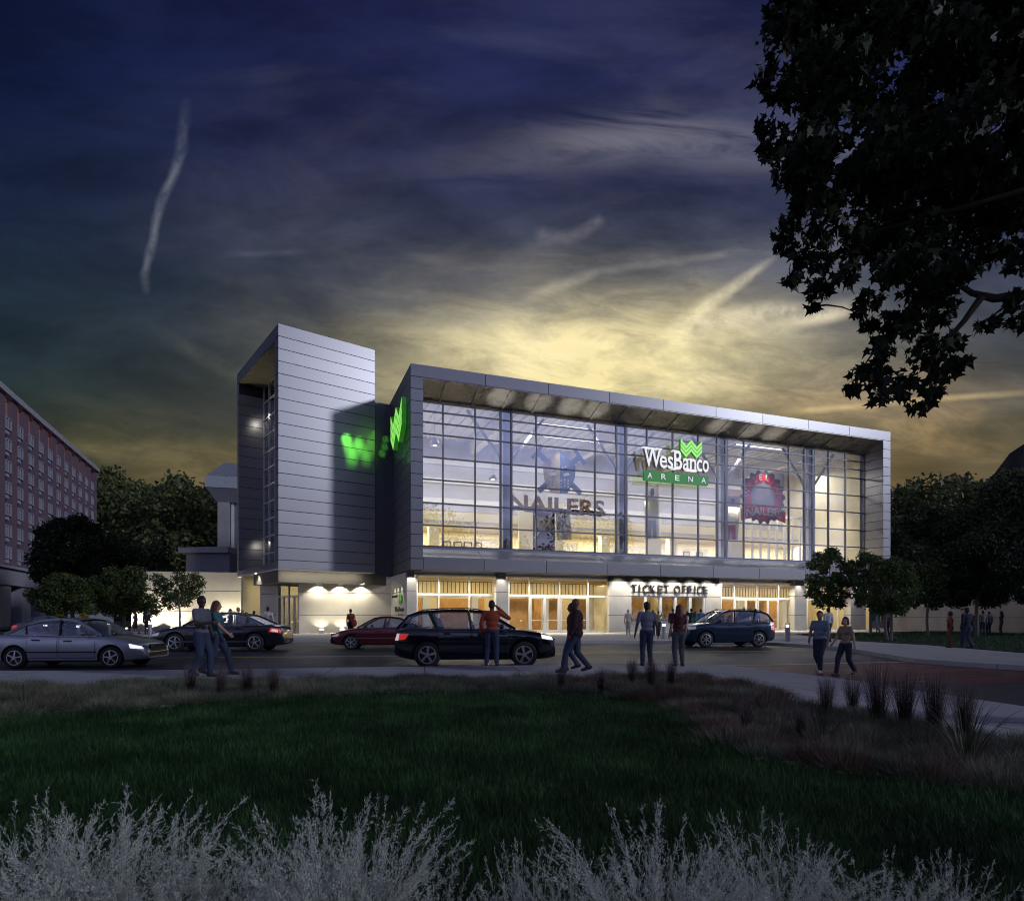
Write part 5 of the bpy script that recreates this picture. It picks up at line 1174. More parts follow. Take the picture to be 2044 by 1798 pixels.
# --- the maple hanging in from the upper right
def maple():
    rng = np.random.default_rng(77)
    r = empty('maple_tree', (10.6, 6.6, 0), label='huge dark maple reaching into the picture from the upper right', cat='tree'); ox, oy, oz = 10.6, 6.6, 0
    seeds = []   # outline and body clumps: photo column, row, radius in photo px, depth
    edge = [(1555, 20, 30), (1545, 75, 28), (1530, 150, 22), (1560, 185, 24), (1525, 255, 20), (1560, 285, 28), (1530, 305, 18), (1590, 345, 30), (1600, 400, 26), (1575, 440, 22), (1565, 480, 22), (1600, 510, 26), (1580, 555, 14), (1640, 520, 26), (1625, 575, 16), (1620, 612, 7), (1655, 580, 16), (1690, 540, 24), (1712, 625, 10), (1745, 595, 22), (1735, 650, 16),
            (1760, 690, 26), (1722, 740, 18), (1700, 775, 14), (1745, 745, 28), (1755, 790, 14), (1800, 770, 30), (1830, 810, 12), (1860, 780, 20), (1880, 740, 22), (1915, 725, 16), (1850, 700, 34), (1900, 680, 20), (1960, 650, 12), (1830, 640, 36), (1790, 640, 30), (1880, 620, 26), (1985, 640, 8), (2030, 640, 16), (1990, 500, 26), (2040, 520, 24), (1940, 520, 24), (2025, 600, 20)]
    for x, y, rad in edge: seeds.append((x, y, rad, rng.uniform(9.6, 12.0)))
    n = 0
    while n < 330:
        x, y = rng.uniform(1560, 2300), rng.uniform(-420, 560)
        lim = 1575 if y < 320 else 1575 + (y - 320) * 0.42
        if x < lim + 15: continue
        if (x - 1965) ** 2 + (y - 262) ** 2 < 26 ** 2 or (x - 1990) ** 2 + (y - 470) ** 2 < 26 ** 2 or (1930 < x < 2010 and 555 < y < 640): continue
        seeds.append((x, y, rng.uniform(28, 58), rng.uniform(8.8, 13.5))); n += 1
    for k in range(40): seeds.append((rng.uniform(1750, 2300), rng.uniform(-650, -380), rng.uniform(50, 80), rng.uniform(8.5, 13.0)))
    C = []; Rr = []
    for x, y, rad, Y in seeds: C.append((PX(x, Y) - ox, Y - oy, PZ(y, Y) - oz)); Rr.append(rad * Y / FPX)
    pts = []
    for c_, rr in zip(C, Rr):
        k = int(14 + 900 * rr ** 2); k = min(k, 330); d = rng.normal(size=(k, 3)); d /= np.linalg.norm(d, axis=1)[:, None]
        pts.append(np.asarray(c_) + d * (rr * (0.25 + 0.85 * rng.random(k) ** 0.6))[:, None] * np.array([1, 1, 0.95]))
    V = leaves(np.concatenate(pts), 0.16, rng, MAPLE, 0.9, 0.5)
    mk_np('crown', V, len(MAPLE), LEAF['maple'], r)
    m = MB(); limb(m, (0, 0, -0.1), (0.1, 0.3, 4.2), 0.42, 0.34, rng, 0.03, 6, 12)
    def at(x, y, Y): return (PX(x, Y) - ox, Y - oy, PZ(y, Y) - oz)
    forks = [((0.1, 0.3, 4.2), at(2044, 588, 10.4), 0.20, 0.085), ((0.1, 0.3, 4.2), (0.0, 3.0, 10.5), 0.30, 0.14), ((0.1, 0.3, 4.2), (3.5, 2, 10), 0.26, 0.1), ((0.0, 3.0, 10.5), (-1.5, 4.2, 15.0), 0.14, 0.05), ((0.0, 3.0, 10.5), at(1800, 250, 11), 0.12, 0.04), ((0.0, 2.4, 8.5), at(1720, 470, 10.6), 0.09, 0.02)]
    for p, q, r0, r1 in forks: limb(m, p, q, r0, r1, rng, 0.04, 7, 9)
    vis = [at(2044, 588, 10.4), at(1985, 596, 10.5), at(1940, 585, 10.6), at(1905, 562, 10.7), at(1885, 545, 10.7)]
    q = MB(); q.tube(vis, [0.085, 0.07, 0.05, 0.04, 0.03], 8); q.build('branch', M_bark, r, smooth=True)
    q = MB(); q.tube([at(1960, 592, 10.5), at(1925, 640, 10.6), at(1880, 690, 10.7), at(1840, 740, 10.8)], [0.06, 0.045, 0.03, 0.02], 8); q.build('branch', M_bark, r, smooth=True)
    q = MB(); q.tube([at(1715, 472, 10.6), at(1690, 462, 10.6), at(1675, 450, 10.6)], [0.02, 0.018, 0.01], 6); q.build('branch', M_bark, r, smooth=True)
    for i in rng.choice(len(C), 60, replace=False):
        j = int(rng.integers(0, len(C))); best = min(range(len(C)), key=lambda q: np.linalg.norm(np.subtract(C[q], C[i])) + (99 if q == i else 0))
        q = MB(); limb(q, C[best], C[i], 0.022, 0.008, rng, 0.1, 4, 5); q.build('branch', M_bark, r, smooth=True)
    m.build('trunk', M_bark, r, smooth=True)
maple()

# --- lawn blades, verge blades, ground cover
def in_poly(P, poly):
    x, y = P[:, 0], P[:, 1]; ins = np.zeros(len(P), bool); n = len(poly); j = n - 1
    for i in range(n):
        xi, yi = poly[i]; xj, yj = poly[j]; c_ = ((yi > y) != (yj > y)) & (x < (xj - xi) * (y - yi) / (yj - yi + 1e-12) + xi); ins ^= c_; j = i
    return ins
def blades(P, z, h, w, rng, lean=0.35):
    n = len(P); a = rng.random(n) * 2 * math.pi; hh = h * (0.55 + 0.9 * rng.random(n)); d = rng.normal(size=(n, 2)) * lean
    ca, sa = np.cos(a) * w / 2, np.sin(a) * w / 2
    V = np.zeros((n, 3, 3)); V[:, 0, 0] = P[:, 0] - ca; V[:, 0, 1] = P[:, 1] - sa; V[:, 1, 0] = P[:, 0] + ca; V[:, 1, 1] = P[:, 1] + sa; V[:, 0, 2] = V[:, 1, 2] = z
    V[:, 2, 0] = P[:, 0] + d[:, 0] * hh; V[:, 2, 1] = P[:, 1] + d[:, 1] * hh; V[:, 2, 2] = z + hh; return V
def grass_mat(name, cols):
    m = bpy.data.materials.new(name); m.use_nodes = True; nt = m.node_tree; p = nt.nodes['Principled BSDF']; nb = NB(nt)
    g = nt.nodes.new('ShaderNodeNewGeometry'); t = nt.nodes.new('ShaderNodeTexCoord').outputs['Object']
    n = nb.noise(t, 1.0, 6, 0.7); f = nb.add(nb.mul(g.outputs['Random Per Island'], 0.5), nb.mul(nb.sstep(n, 0.32, 0.68), 0.5))
    nt.links.new(nb.ramp(f, [(0.15, cols[0]), (0.55, cols[1]), (0.9, cols[2])]), p.inputs['Base Color']); p.inputs['Roughness'].default_value = 0.5; p.inputs['Specular IOR Level'].default_value = 0.15
    return m
M_grass = grass_mat('lawn_blades', [(0.004, 0.015, 0.004), (0.022, 0.076, 0.017), (0.085, 0.185, 0.062)])
def fill(poly, n, rng, dens=None):
    xs = [p[0] for p in poly]; ys = [p[1] for p in poly]
    P = np.stack([rng.uniform(min(xs), max(xs), n), rng.uniform(min(ys), max(ys), n)], 1)
    P = P[in_poly(P, poly)]
    if dens is not None: P = P[rng.random(len(P)) < dens(P)]
    return P
rng = np.random.default_rng(9)
P = fill(lawn, 620000, rng, lambda P: np.clip(1.15 - P[:, 1] / 14, 0.25, 1) * (np.abs(P[:, 0]) < P[:, 1] * 0.9 + 0.8))
mk_np('lawn_grass', blades(P, 0.045, 0.075, 0.0055, rng), 3, M_grass)['kind'] = 'stuff'
P = fill(verge, 60000, rng)
mk_np('verge_grass', blades(P, 0.02, 0.10, 0.02, rng), 3, M_grass)['kind'] = 'stuff'
# ground cover: soft grey-green mounds of very fine blades
M_cover = grass_mat('ground_cover', [(0.055, 0.062, 0.042), (0.16, 0.175, 0.115), (0.32, 0.32, 0.24)])
M_coverr = grass_mat('reddish_cover', [(0.06, 0.038, 0.030), (0.16, 0.10, 0.075), (0.29, 0.23, 0.19)])
nmd = 760; Mc = fill(bed, nmd * 6, rng)[:nmd]
# keep mounds off the very edge
cov = []; covr = []
for i, c_ in enumerate(Mc):
    rr = rng.uniform(0.22, 0.42); n = 420; d = rng.normal(size=(n, 2)) * rr * 0.5; p = c_ + d
    hh = 0.19 * np.exp(-(np.sum(d ** 2, 1)) / (rr ** 2)) * rng.uniform(0.6, 1.15)
    V = blades(p, 0.02, 1.0, 0.006, rng, 0.5); V[:, 2, 2] = 0.02 + 0.03 + hh * (0.6 + 0.6 * rng.random(n)); V[:, 2, :2] = p + d * 0.5 + rng.normal(size=(n, 2)) * 0.05
    V[:, :2, 2] += (hh * 0.45 * rng.random(n))[:, None]
    (covr if (c_[0] > 1.0 and c_[0] < 4.5 and rng.random() < 0.5) or rng.random() < 0.06 else cov).append(V)
mk_np('ground_cover', np.concatenate(cov), 3, M_cover)['kind'] = 'stuff'
mk_np('reddish_cover', np.concatenate(covr), 3, M_coverr)['kind'] = 'stuff'
# pale edging pebbles along the lawn
st = MB(); M_peb = mat('pale_pebble', (0.40, 0.34, 0.30), 0.8, island=0.4)
for i in range(len(lawn_edge) - 1):
    (xa, ya), (xb, yb) = lawn_edge[i], lawn_edge[i + 1]; n = int(math.hypot(xb - xa, yb - ya) * 26)
    for k in range(n):
        f = rng.random()
        if math.sin((xa + (xb - xa) * f) * 2.3) + rng.normal() * 0.5 < 0.1: continue
        x, y = xa + (xb - xa) * f + rng.normal() * 0.06, ya + (yb - ya) * f + abs(rng.normal()) * 0.12; s = rng.uniform(0.018, 0.05)
        V = [(x + s * math.cos(a) * rng.uniform(0.7, 1.2), y + s * math.sin(a) * rng.uniform(0.7, 1.2), 0.035 + zz) for zz in (0, s * 0.5) for a in np.linspace(0, 5.2, 6)]
        st.addm(V, [(0, 1, 2, 3, 4, 5)[::-1], (6, 7, 8, 9, 10, 11)] + [(q, (q + 1) % 6, 6 + (q + 1) % 6, 6 + q) for q in range(6)])
st.build('edging_pebbles', M_peb)['kind'] = 'stuff'

# --- ornamental grasses
def stalk_clump(n, h, spread, rng, w=0.006, droop=0.25, segs=4, plume=0.0, plume_len=0.3, taper=True, base_r=0.08):
    """arching blades as strips; plume > 0: fine side spikelets on the upper part. Returns list of triangles (k,3,3)"""
    T_ = []; S_ = []
    for i in range(n):
        a = rng.random() * 2 * math.pi; out = spread * rng.random() ** 0.7; hh = h * rng.uniform(0.6, 1.05); b0 = rng.random() * base_r
        pts = []
        for s in range(segs + 1):
            t = s / segs; rad = b0 + out * t ** 1.6; z = hh * (t - droop * out / max(spread, 1e-3) * t ** 3 * 0.6); pts.append(np.array([rad * math.cos(a), rad * math.sin(a), z]))
        side = np.array([-math.sin(a), math.cos(a), 0]) if rng.random() < 0.5 else np.array([math.cos(a + 0.6), math.sin(a + 0.6), 0])
        for s in range(segs):
            w0, w1 = w * (1 - s / segs * 0.8), w * (1 - (s + 1) / segs * 0.95)
            T_ += [(pts[s] - side * w0 / 2, pts[s] + side * w0 / 2, pts[s + 1] + side * w1 / 2), (pts[s] - side * w0 / 2, pts[s + 1] + side * w1 / 2, pts[s + 1] - side * w1 / 2)]
        if plume:
            top = 1 - plume_len; k = int(plume * rng.uniform(0.7, 1.2))
            for q in range(k):
                t = top + plume_len * rng.random(); s = min(int(t * segs), segs - 1); f = t * segs - s; p = pts[s] * (1 - f) + pts[s + 1] * f
                ax = pts[s + 1] - pts[s]; ax = ax / (np.linalg.norm(ax) + 1e-9); dr = rng.normal(size=3) * 0.33 + ax * 0.8; dr /= np.linalg.norm(dr); ln = (0.085 if w < 0.005 else 0.07) * hh * (1.1 - 0.7 * (t - top) / plume_len) * rng.uniform(0.5, 1.0)
                e = p + dr * ln; sd = np.cross(dr, rng.normal(size=3)); sd /= np.linalg.norm(sd) + 1e-9
                e[2] -= ln * 0.18; S_.append((p - sd * 0.0007, p + sd * 0.0007, e))
                for b_ in range(6 if w < 0.005 else 6):
                    c_ = p + dr * ln * rng.uniform(0.25, 1.0); d2 = dr + rng.normal(size=3) * 0.7; d2 /= np.linalg.norm(d2); s2 = np.cross(d2, rng.normal(size=3)); s2 /= np.linalg.norm(s2) + 1e-9
                    S_.append((c_ - s2 * 0.0011, c_ + s2 * 0.0011, c_ + d2 * rng.uniform(0.004, 0.009)))
    return np.array(T_), (np.array(S_) if S_ else None)
M_plume = mat('pale_plume', (0.62, 0.68, 0.62), 0.7, island=0.4); M_stem = mat('grass_stem', (0.26, 0.27, 0.22), 0.7, island=0.3)
M_feather = mat('feather_reed', (0.036, 0.028, 0.024), 0.8, island=0.4); M_blade = mat('green_blade', (0.060, 0.075, 0.035), 0.6, island=0.4); M_purple = mat('purple_plume', (0.30, 0.22, 0.24), 0.8, island=0.4)
protos = []
for v in range(4):
    rng = np.random.default_rng(90 + v); A_, S_ = stalk_clump(85, 0.76, 0.42, rng, 0.0034, 0.34, 7, 54, 0.52); protos.append((A_, S_))
fg = [(25, 1.95, .98, 0), (110, 2.2, .96, 1), (225, 2.15, 1.02, 2), (345, 2.3, .80, 3), (395, 2.1, .84, 1), (500, 2.2, .74, 0), (590, 2.3, .72, 2), (655, 2.1, 1.04, 3), (745, 2.25, .90, 0), (870, 2.2, .66, 1), (1050, 2.1, .76, 3), (1140, 2.25, .70, 0), (1300, 2.12, .97, 1), (1375, 2.3, .76, 2), (1530, 2.15, .88, 3), (1600, 2.35, .70, 0), (1745, 2.15, .76, 1), (1905, 2.15, .70, 3), (2030, 2.25, .48, 0), (60, 1.75, .70, 3), (420, 1.75, .56, 0), (690, 1.75, .66, 1), (960, 1.75, .50, 2), (1080, 1.75, .52, 2), (1330, 1.75, .62, 3), (1540, 1.75, .56, 1)]
made = {}
for i, (px, Y, s, v) in enumerate(fg):
    r = empty('plume_plant', (PX(px, Y), Y, 0.03), random.random() * 6.28, label='pale feathery plume grass in the foreground row at the bottom edge', cat='ornamental grass', group='plume grasses along the bottom edge')
    s *= 1.0; r.scale = (s, s, s)
    if v not in made:
        a_ = mk_np('stem', protos[v][0], 3, M_stem, r); b_ = mk_np('plume', protos[v][1], 3, M_plume, r); made[v] = (a_.data, b_.data)
    else:
        for nm, me in zip(('stem', 'plume'), made[v]):
            o = bpy.data.objects.new(nm, me); COL.objects.link(o); o.parent = r
FR = []
for v in range(3):
    rng = np.random.default_rng(120 + v); FR.append(stalk_clump(260, 0.98, 0.20, rng, 0.008, 0.1, 4, 14, 0.42, base_r=0.10))
made2 = {}
def reed(px, py, s, v, label, group):
    x, y = G(px, py); r = empty('reed_plant', (x, y, 0.0), random.random() * 6, label=label, cat='ornamental grass', group=group); r.scale = (s, s, s)
    if v not in made2:
        a_ = mk_np('blade', FR[v][0], 3, M_feather, r); b_ = mk_np('plume', FR[v][1], 3, M_purple, r); made2[v] = (a_.data, b_.data)
    else:
        for nm, me in zip(('blade', 'plume'), made2[v]):
            o = bpy.data.objects.new(nm, me); COL.objects.link(o); o.parent = r
for i, px in enumerate((381, 441, 493, 547)):
    reed(px, 1392 + (i % 2) * 3, 0.62, i % 3, 'upright dark reed grass, ' + ('at the feet of the walking couple', 'second from the walking couple', 'third from the walking couple', 'rightmost of the row of four left of centre')[i], 'reed grasses left of centre')
for i, (px, py, s) in enumerate(((1650, 1436, .62), (1702, 1430, .62), (1752, 1450, .86), (1806, 1460, .80), (1866, 1468, .78), (1925, 1480, .72))):
    reed(px, py, s, i % 3, 'upright dark reed grass on the right sidewalk edge, ' + ('leftmost and short', 'second from the left', 'third and broadest', 'fourth from the left', 'fifth from the left', 'rightmost beside the arching blades')[i], 'reed grasses along the right sidewalk')
for i, (px, py, s) in enumerate(((1120, 1382, .5), (1200, 1385, .5), (1262, 1372, .62), (1300, 1378, .66), (1340, 1372, .6), (1490, 1470, .5), (1600, 1478, .45))):
    reed(px, py, s, (i + 1) % 3, 'loose purplish grass tuft in the bed, ' + ('below the black-jacketed man', 'right of the black-jacketed man', 'left foot of the grey-shirted man', 'below the grey-shirted man', 'below the long-haired woman', 'in the widest part of the bed', 'near the right end of the bed')[i], 'purplish tufts in the planting bed')
FB = []
for v in range(2):
    rng = np.random.default_rng(140 + v); FB.append(stalk_clump(60, 0.85, 0.55, rng, 0.012, 0.5, 6)[0])
mb2 = {}
for i, (px, py, s, lb) in enumerate(((50, 1418, .75, 'arching green blade clump at the far left of the bed'), (882, 1380, .5, 'arching green blade clump below the black car'), (1002, 1378, .5, 'arching green blade clump below the man on the phone'), (1310, 1398, .6, 'arching green blade clump in front of the grey-shirted man'), (1640, 1490, .8, 'arching green blade clump in the right bed before the reeds'), (1930, 1535, 1.0, 'large arching green blade clump in the right foreground bed'), (700, 1383, .4, 'small green blade clump left of the black car'))):
    x, y = G(px, py); v = i % 2; r = empty('blade_plant', (x, y, 0), random.random() * 6, label=lb, cat='ornamental grass', group='arching blade clumps in the bed'); r.scale = (s, s, s)
    if v not in mb2: mb2[v] = mk_np('blade', FB[v], 3, M_blade, r).data
    else: o = bpy.data.objects.new('blade', mb2[v]); COL.objects.link(o); o.parent = r
# ================================================================ CARS
M_carglass = glass_mat('car_glass', (0.74, 0.77, 0.84), 0.05)
M_chrome = mat('chrome_trim', (0.55, 0.55, 0.57), 0.2, 0.95); M_alloy = mat('alloy_wheel', (0.55, 0.55, 0.57), 0.3, 0.75)
M_carin = mat('car_interior', (0.05, 0.05, 0.055), 0.8); M_seat_d = mat('seat_dark', (0.10, 0.10, 0.12), 0.7); M_seat_l = mat('seat_light', (0.34, 0.34, 0.36), 0.7)
M_head = mat('headlight_lens', (0.75, 0.76, 0.78), 0.15, emit=(0.95, 0.97, 1.0), estr=0.9); M_headoff_glow = mat('headlight_unlit_glow', (0.50, 0.51, 0.55), 0.1, 0.3, emit=(0.9, 0.93, 1.0), estr=0.10)  # the unlit lens has a faint glow put into its material
M_tail = mat('tail_light_lens', (0.45, 0.02, 0.02), 0.15, emit=(1.0, 0.06, 0.05), estr=0.35); M_tailw = mat('tail_light_clear', (0.7, 0.66, 0.66), 0.15, emit=(1.0, 0.85, 0.85), estr=0.45)
M_cladp = mat('car_cladding', (0.03, 0.03, 0.033), 0.55)
def paint(name, col, metal=0.35, rough=0.28): return mat(name, col, rough, metal, coat=0.9)
def car(name, label, pos, face, S):
    """S: spec. local x: rear bumper 0 .. front L (shifted to the middle); face 'r' or 'l'; heading adj in degrees"""
    L_, Wd, top, gh, pil = S['L'], S['W'], S['top'], S['gh'], S['pillars']
    rz = (0 if face == 'r' else math.pi) + R(S.get('yaw', 0)); r = empty(name, (pos[0], pos[1], pos[2]), rz, label=label, cat='car')
    X0 = L_ / 2; P = S['paint']; belt = S['belt']; wr = S['wr']; wx = S['wheels']
    topx = [a * L_ for a, _ in top]; topz = [z for _, z in top]
    zt = lambda x: float(np.interp(x, topx, topz))
    zb = lambda x: float(np.interp(x, [0, 0.05 * L_, 0.12 * L_, 0.88 * L_, 0.95 * L_, L_], [S['clr'] + 0.16, S['clr'] + 0.06, S['clr'], S['clr'], S['clr'] + 0.03, S['clr'] + 0.08]))
    hw = lambda x: Wd / 2 * float(np.interp(x / L_, [0, .008, .03, .09, .2, .5, .8, .9, .955, .985, 1.0], [.74, .86, .925, .975, 1, 1.0, .995, .965, .90, .82, .70]))
    cab0, cab1 = gh[0][0] * L_, gh[-1][0] * L_
    def sect(x):
        a, c_ = zb(x), zt(x); h = c_ - a
        ys = [0, .86, .955, .985, 1.0, .99, .965, .925, .6, 0]; incab = cab0 + 0.1 < x < cab1 - 0.1; k = -0.02 if incab else 0.012
        zs = [a, a, a + .05, a + .28 * h, a + .55 * h, a + .78 * h, c_ - .07, c_ - .012, c_ + k, c_ + 2 * k]
        return ys, zs
    xs = sorted(set(list(np.linspace(0, L_, 57)) + [0.02, L_ - 0.02, 0.05, L_ - 0.05])); V = []; F = []; MI = []; n = 18
    for x in xs:
        ys, zs = sect(x); w = hw(x); ring = [(y * w, z) for y, z in zip(ys, zs)] + [(-y * w, z) for y, z in list(zip(ys, zs))[-2:0:-1]]
        V += [(x - X0, y, z) for y, z in ring]
    for i in range(len(xs) - 1):
        for k in range(n):
            F.append((i * n + k, (i + 1) * n + k, (i + 1) * n + (k + 1) % n, i * n + (k + 1) % n)); xm = (xs[i] + xs[i + 1]) / 2
            MI.append(1 if (k in (8, 9) and cab0 + 0.1 < xm < cab1 - 0.1) or k in (0, 17) else 2 if (S.get('clad') and k in (1, 2, 15, 16)) else 0)
    F.append(tuple(range(n))); MI.append(0); F.append(tuple(range((len(xs) - 1) * n, len(xs) * n))[::-1]); MI.append(0)
    body = mk('body', V, F, [P, M_carin, M_cladp, M_black], None, True, MI)
    cutb = MB()
    for w_ in wx:
        for s in (-1, 1):
            prof = [(0, 0), (wr * 1.17, 0), (wr * 1.17, 0.34), (0, 0.34)]; o = len(cutb.v); nn = 28
            pts = [(w_ - X0 + wr * 1.17 * math.cos(2 * math.pi * q / nn), wr * 1.02 + wr * 1.17 * math.sin(2 * math.pi * q / nn)) for q in range(nn)]
            cutb.prism(pts, min(s * (Wd / 2 - 0.30), s * (Wd / 2 + 0.1)), max(s * (Wd / 2 - 0.30), s * (Wd / 2 + 0.1)), 'y')
    cut = cutb.build('cut', M_black)
    bmx = bmesh.new(); bmx.from_mesh(cut.data); bmesh.ops.recalc_face_normals(bmx, faces=bmx.faces[:]); bmx.to_mesh(cut.data); bmx.free()
    bmx = bmesh.new(); bmx.from_mesh(body.data); bmesh.ops.recalc_face_normals(bmx, faces=bmx.faces[:]); bmx.to_mesh(body.data); bmx.free()
    md = body.modifiers.new('b', 'BOOLEAN'); md.operation = 'DIFFERENCE'; md.object = cut; md.solver = 'EXACT'
    try: md.material_mode = 'TRANSFER'
    except Exception: pass
    body = evaluated('body', body, None, r); body.data.set_sharp_from_angle(angle=R(35))
    cm = cut.data; bpy.data.objects.remove(cut); bpy.data.meshes.remove(cm)
    def side_y(x, z):
        ys, zs = sect(x); return float(np.interp(z, zs[1:8], ys[1:8])) * hw(x)
    def patch(nm, quad, off, material, parent, sides=(-1, 1), nu=7, nv=5, inset=0.0):
        """quad: 4 (x, z) corners; a panel on the flank"""
        out = None
        for s in sides:
            V = []; F = []
            for i in range(nu + 1):
                for j in range(nv + 1):
                    f, g_ = i / nu, j / nv; f = inset + f * (1 - 2 * inset); g_ = inset + g_ * (1 - 2 * inset)
                    x = (quad[0][0] * (1 - f) + quad[1][0] * f) * (1 - g_) + (quad[3][0] * (1 - f) + quad[2][0] * f) * g_
                    z = (quad[0][1] * (1 - f) + quad[1][1] * f) * (1 - g_) + (quad[3][1] * (1 - f) + quad[2][1] * f) * g_
                    V.append((x - X0, s * (side_y(x, z) + off), z))
            for i in range(nu):
                for j in range(nv):
                    a = i * (nv + 1) + j; q = (a, a + nv + 1, a + nv + 2, a + 1); F.append(q if s < 0 else q[::-1])
            out = mk(nm, V, F, material, parent, True)
        return out
    # greenhouse
    tum = S.get('tum', 0.34)
    def yh(x, z): return min(hw(x), Wd / 2 * 0.99) * 0.925 - max(0, z - zt(x) if x > cab0 else z - belt) * tum
    G_ = [(a * L_, z) for a, z in gh]
    def p3(x, z, s, o=0.0): return (x - X0, s * (yh(x, z) + o), z)
    for s in (-1, 1):
        fm = MB()
        for (xa, za), (xb, zb_) in zip(G_[:-1], G_[1:]): fm.bar(p3(xa, za, s), p3(xb, zb_, s), 0.05, 0.075)
        fm.build('roof_rail', P, r, smooth=False)
        for (xa, za, xb, zb2, w_) in pil: MB().bar(p3(xa * L_, za, s, -0.01), p3(xb * L_, zb2, s, -0.01), 0.03, w_).build('pillar', M_black, r)
    # roof skin
    ri = S['roof_i']; RP = G_[ri[0]:ri[1] + 1]; V = []; F = []; nc = 9
    fx = np.linspace(RP[0][0], RP[-1][0], 15)
    for lay in (0, 1):
        for x in fx:
            z = float(np.interp(x, [p[0] for p in RP], [p[1] for p in RP])); w = yh(x, z) + 0.012
            for k in range(nc):
                y = -w + 2 * w * k / (nc - 1); V.append((x - X0, y, z + 0.045 * (1 - (y / w) ** 2) + 0.018 - lay * 0.045))
    m_ = len(fx)
    for lay in (0, 1):
        o = lay * m_ * nc
        for i in range(m_ - 1):
            for k in range(nc - 1): q = (o + i * nc + k, o + (i + 1) * nc + k, o + (i + 1) * nc + k + 1, o + i * nc + k + 1); F.append(q[::-1] if lay == 0 else q)
    roof = mk('roof', V, F, P, r, True)
    if S.get('rails'):
        for s in (-1, 1):
          q = MB(); q.tube([(x - X0, s * (yh(x, 1.6) - 0.02), float(np.interp(x, [p[0] for p in RP], [p[1] for p in RP])) + 0.075 - (0.05 if j in (0, 8) else 0)) for j, x in enumerate(np.linspace(RP[0][0] + 0.2, RP[-1][0] - 0.15, 9))], 0.018, 6)
          q.build('roof_bar', M_black if S['rails'] == 1 else M_chrome, roof)
    # side glass, split at the middle pillar
    bx = S['bsplit'] * L_
    def clip(poly, x0, x1):
        out = []
        for lim, sg_ in ((x0, 1), (x1, -1)):
            src = poly; out = []
            for i in range(len(src)):
                a, c_ = src[i], src[(i + 1) % len(src)]; ia = (a[0] - lim) * sg_ >= 0; ic = (c_[0] - lim) * sg_ >= 0
                if ia: out.append(a)
                if ia != ic: t = (lim - a[0]) / (c_[0] - a[0]); out.append((lim, a[1] + (c_[1] - a[1]) * t))
            poly = out
        return poly
    for x0, x1 in ((0, bx - 0.04), (bx + 0.04, L_)):
        pl = clip(G_, x0, x1)
        if len(pl) < 3: continue
        for s in (-1, 1):
            V = [p3(x, z, s, -0.012) for x, z in pl] + [p3(x, z, s, -0.017) for x, z in pl]; k = len(pl)
            mk('side_window', V, [tuple(range(k)), tuple(range(k, 2 * k))[::-1]] + [(i, (i + 1) % k, k + (i + 1) % k, k + i) for i in range(k)], M_carglass, r)
    def screen(nm, lo, hi, bow):
        V = []; F = []; nc = 9
        for j in range(4):
            f = j / 3; x = lo[0] + (hi[0] - lo[0]) * f; z = lo[1] + (hi[1] - lo[1]) * f; w = yh(x, z) - 0.01
            for k in range(nc): y = -w + 2 * w * k / (nc - 1); V.append((x - X0 + bow * (1 - (y / w) ** 2) * (1 - 0.6 * f), y, z + 0.02 * (1 - (y / w) ** 2)))
        for j in range(3):
            for k in range(nc - 1): F.append((j * nc + k, (j + 1) * nc + k, (j + 1) * nc + k + 1, j * nc + k + 1))
        mk(nm, V, F, M_carglass, r, True)
    screen('windscreen', G_[-1], G_[ri[1]], 0.10); screen('rear_window', G_[0], G_[ri[0]], -0.06)
    # chrome belt line, doors, handles, mirrors
    for s in (-1, 1):
        q = MB()
        pts = [(x - X0, s * (yh(x, zt(x)) + 0.006), zt(x) + 0.012) for x in np.linspace(cab0 + 0.15, cab1 - 0.12, 9)]
        for a, c_ in zip(pts[:-1], pts[1:]): q.bar(a, c_, 0.014, 0.022)
        if S.get('chrome_win'):
            pts = [p3(x, z - 0.035, s, 0.028) for x, z in G_]
            for a, c_ in zip(pts[:-1], pts[1:]): q.bar(a, c_, 0.01, 0.018)
        q.build('chrome_strip', M_chrome, r)
    zs0 = S['clr'] + 0.12
    dpos = S['doors']
    for (xa, xb) in dpos:
        xa *= L_; xb *= L_; zh = lambda x: zt(x) - 0.035
        for s in (-1, 1):
            patch('door_gap', [(xa - .012, zs0 - .012), (xb + .012, zs0 - .012), (xb + .012, zh(xb) + .006), (xa - .012, zh(xa) + .006)], 0.004, M_black, r, (s,))
            d = patch('door', [(xa, zs0), (xb, zs0), (xb, zh(xb)), (xa, zh(xa))], 0.009, P, r, (s,))
            hx = xa + 0.14; hz = zh(xa) - 0.10; y = side_y(hx, hz)
            MB().box(hx - X0, hx - X0 + 0.2, min(s * (y + 0.012), s * (y + 0.045)), max(s * (y + 0.012), s * (y + 0.045)), hz - 0.018, hz + 0.018).build('door_handle', S.get('handle', P), d)
    if S.get('sidestrip'):
        a, c_, z = S['sidestrip']; patch('side_moulding', [(a * L_, z), (c_ * L_, z), (c_ * L_, z + 0.04), (a * L_, z + 0.04)], 0.016, S.get('strip_mat', M_chrome), r, nu=14, nv=1)
    for s in (-1, 1):
        x = G_[-1][0] - 0.42; z = zt(x) + 0.09; y = yh(x, zt(x))
        q = MB(); q.lathe([(0.0, -0.1), (0.07, -0.09), (0.095, -0.02), (0.085, 0.07), (0.0, 0.10)], 12, 'y'); mv = [(v[0] * 0.75 + x - X0, v[1] + s * (y + 0.13), v[2] * 0.8 + z) for v in q.v]; q.v = mv; q.build('mirror', P, r, smooth=True)
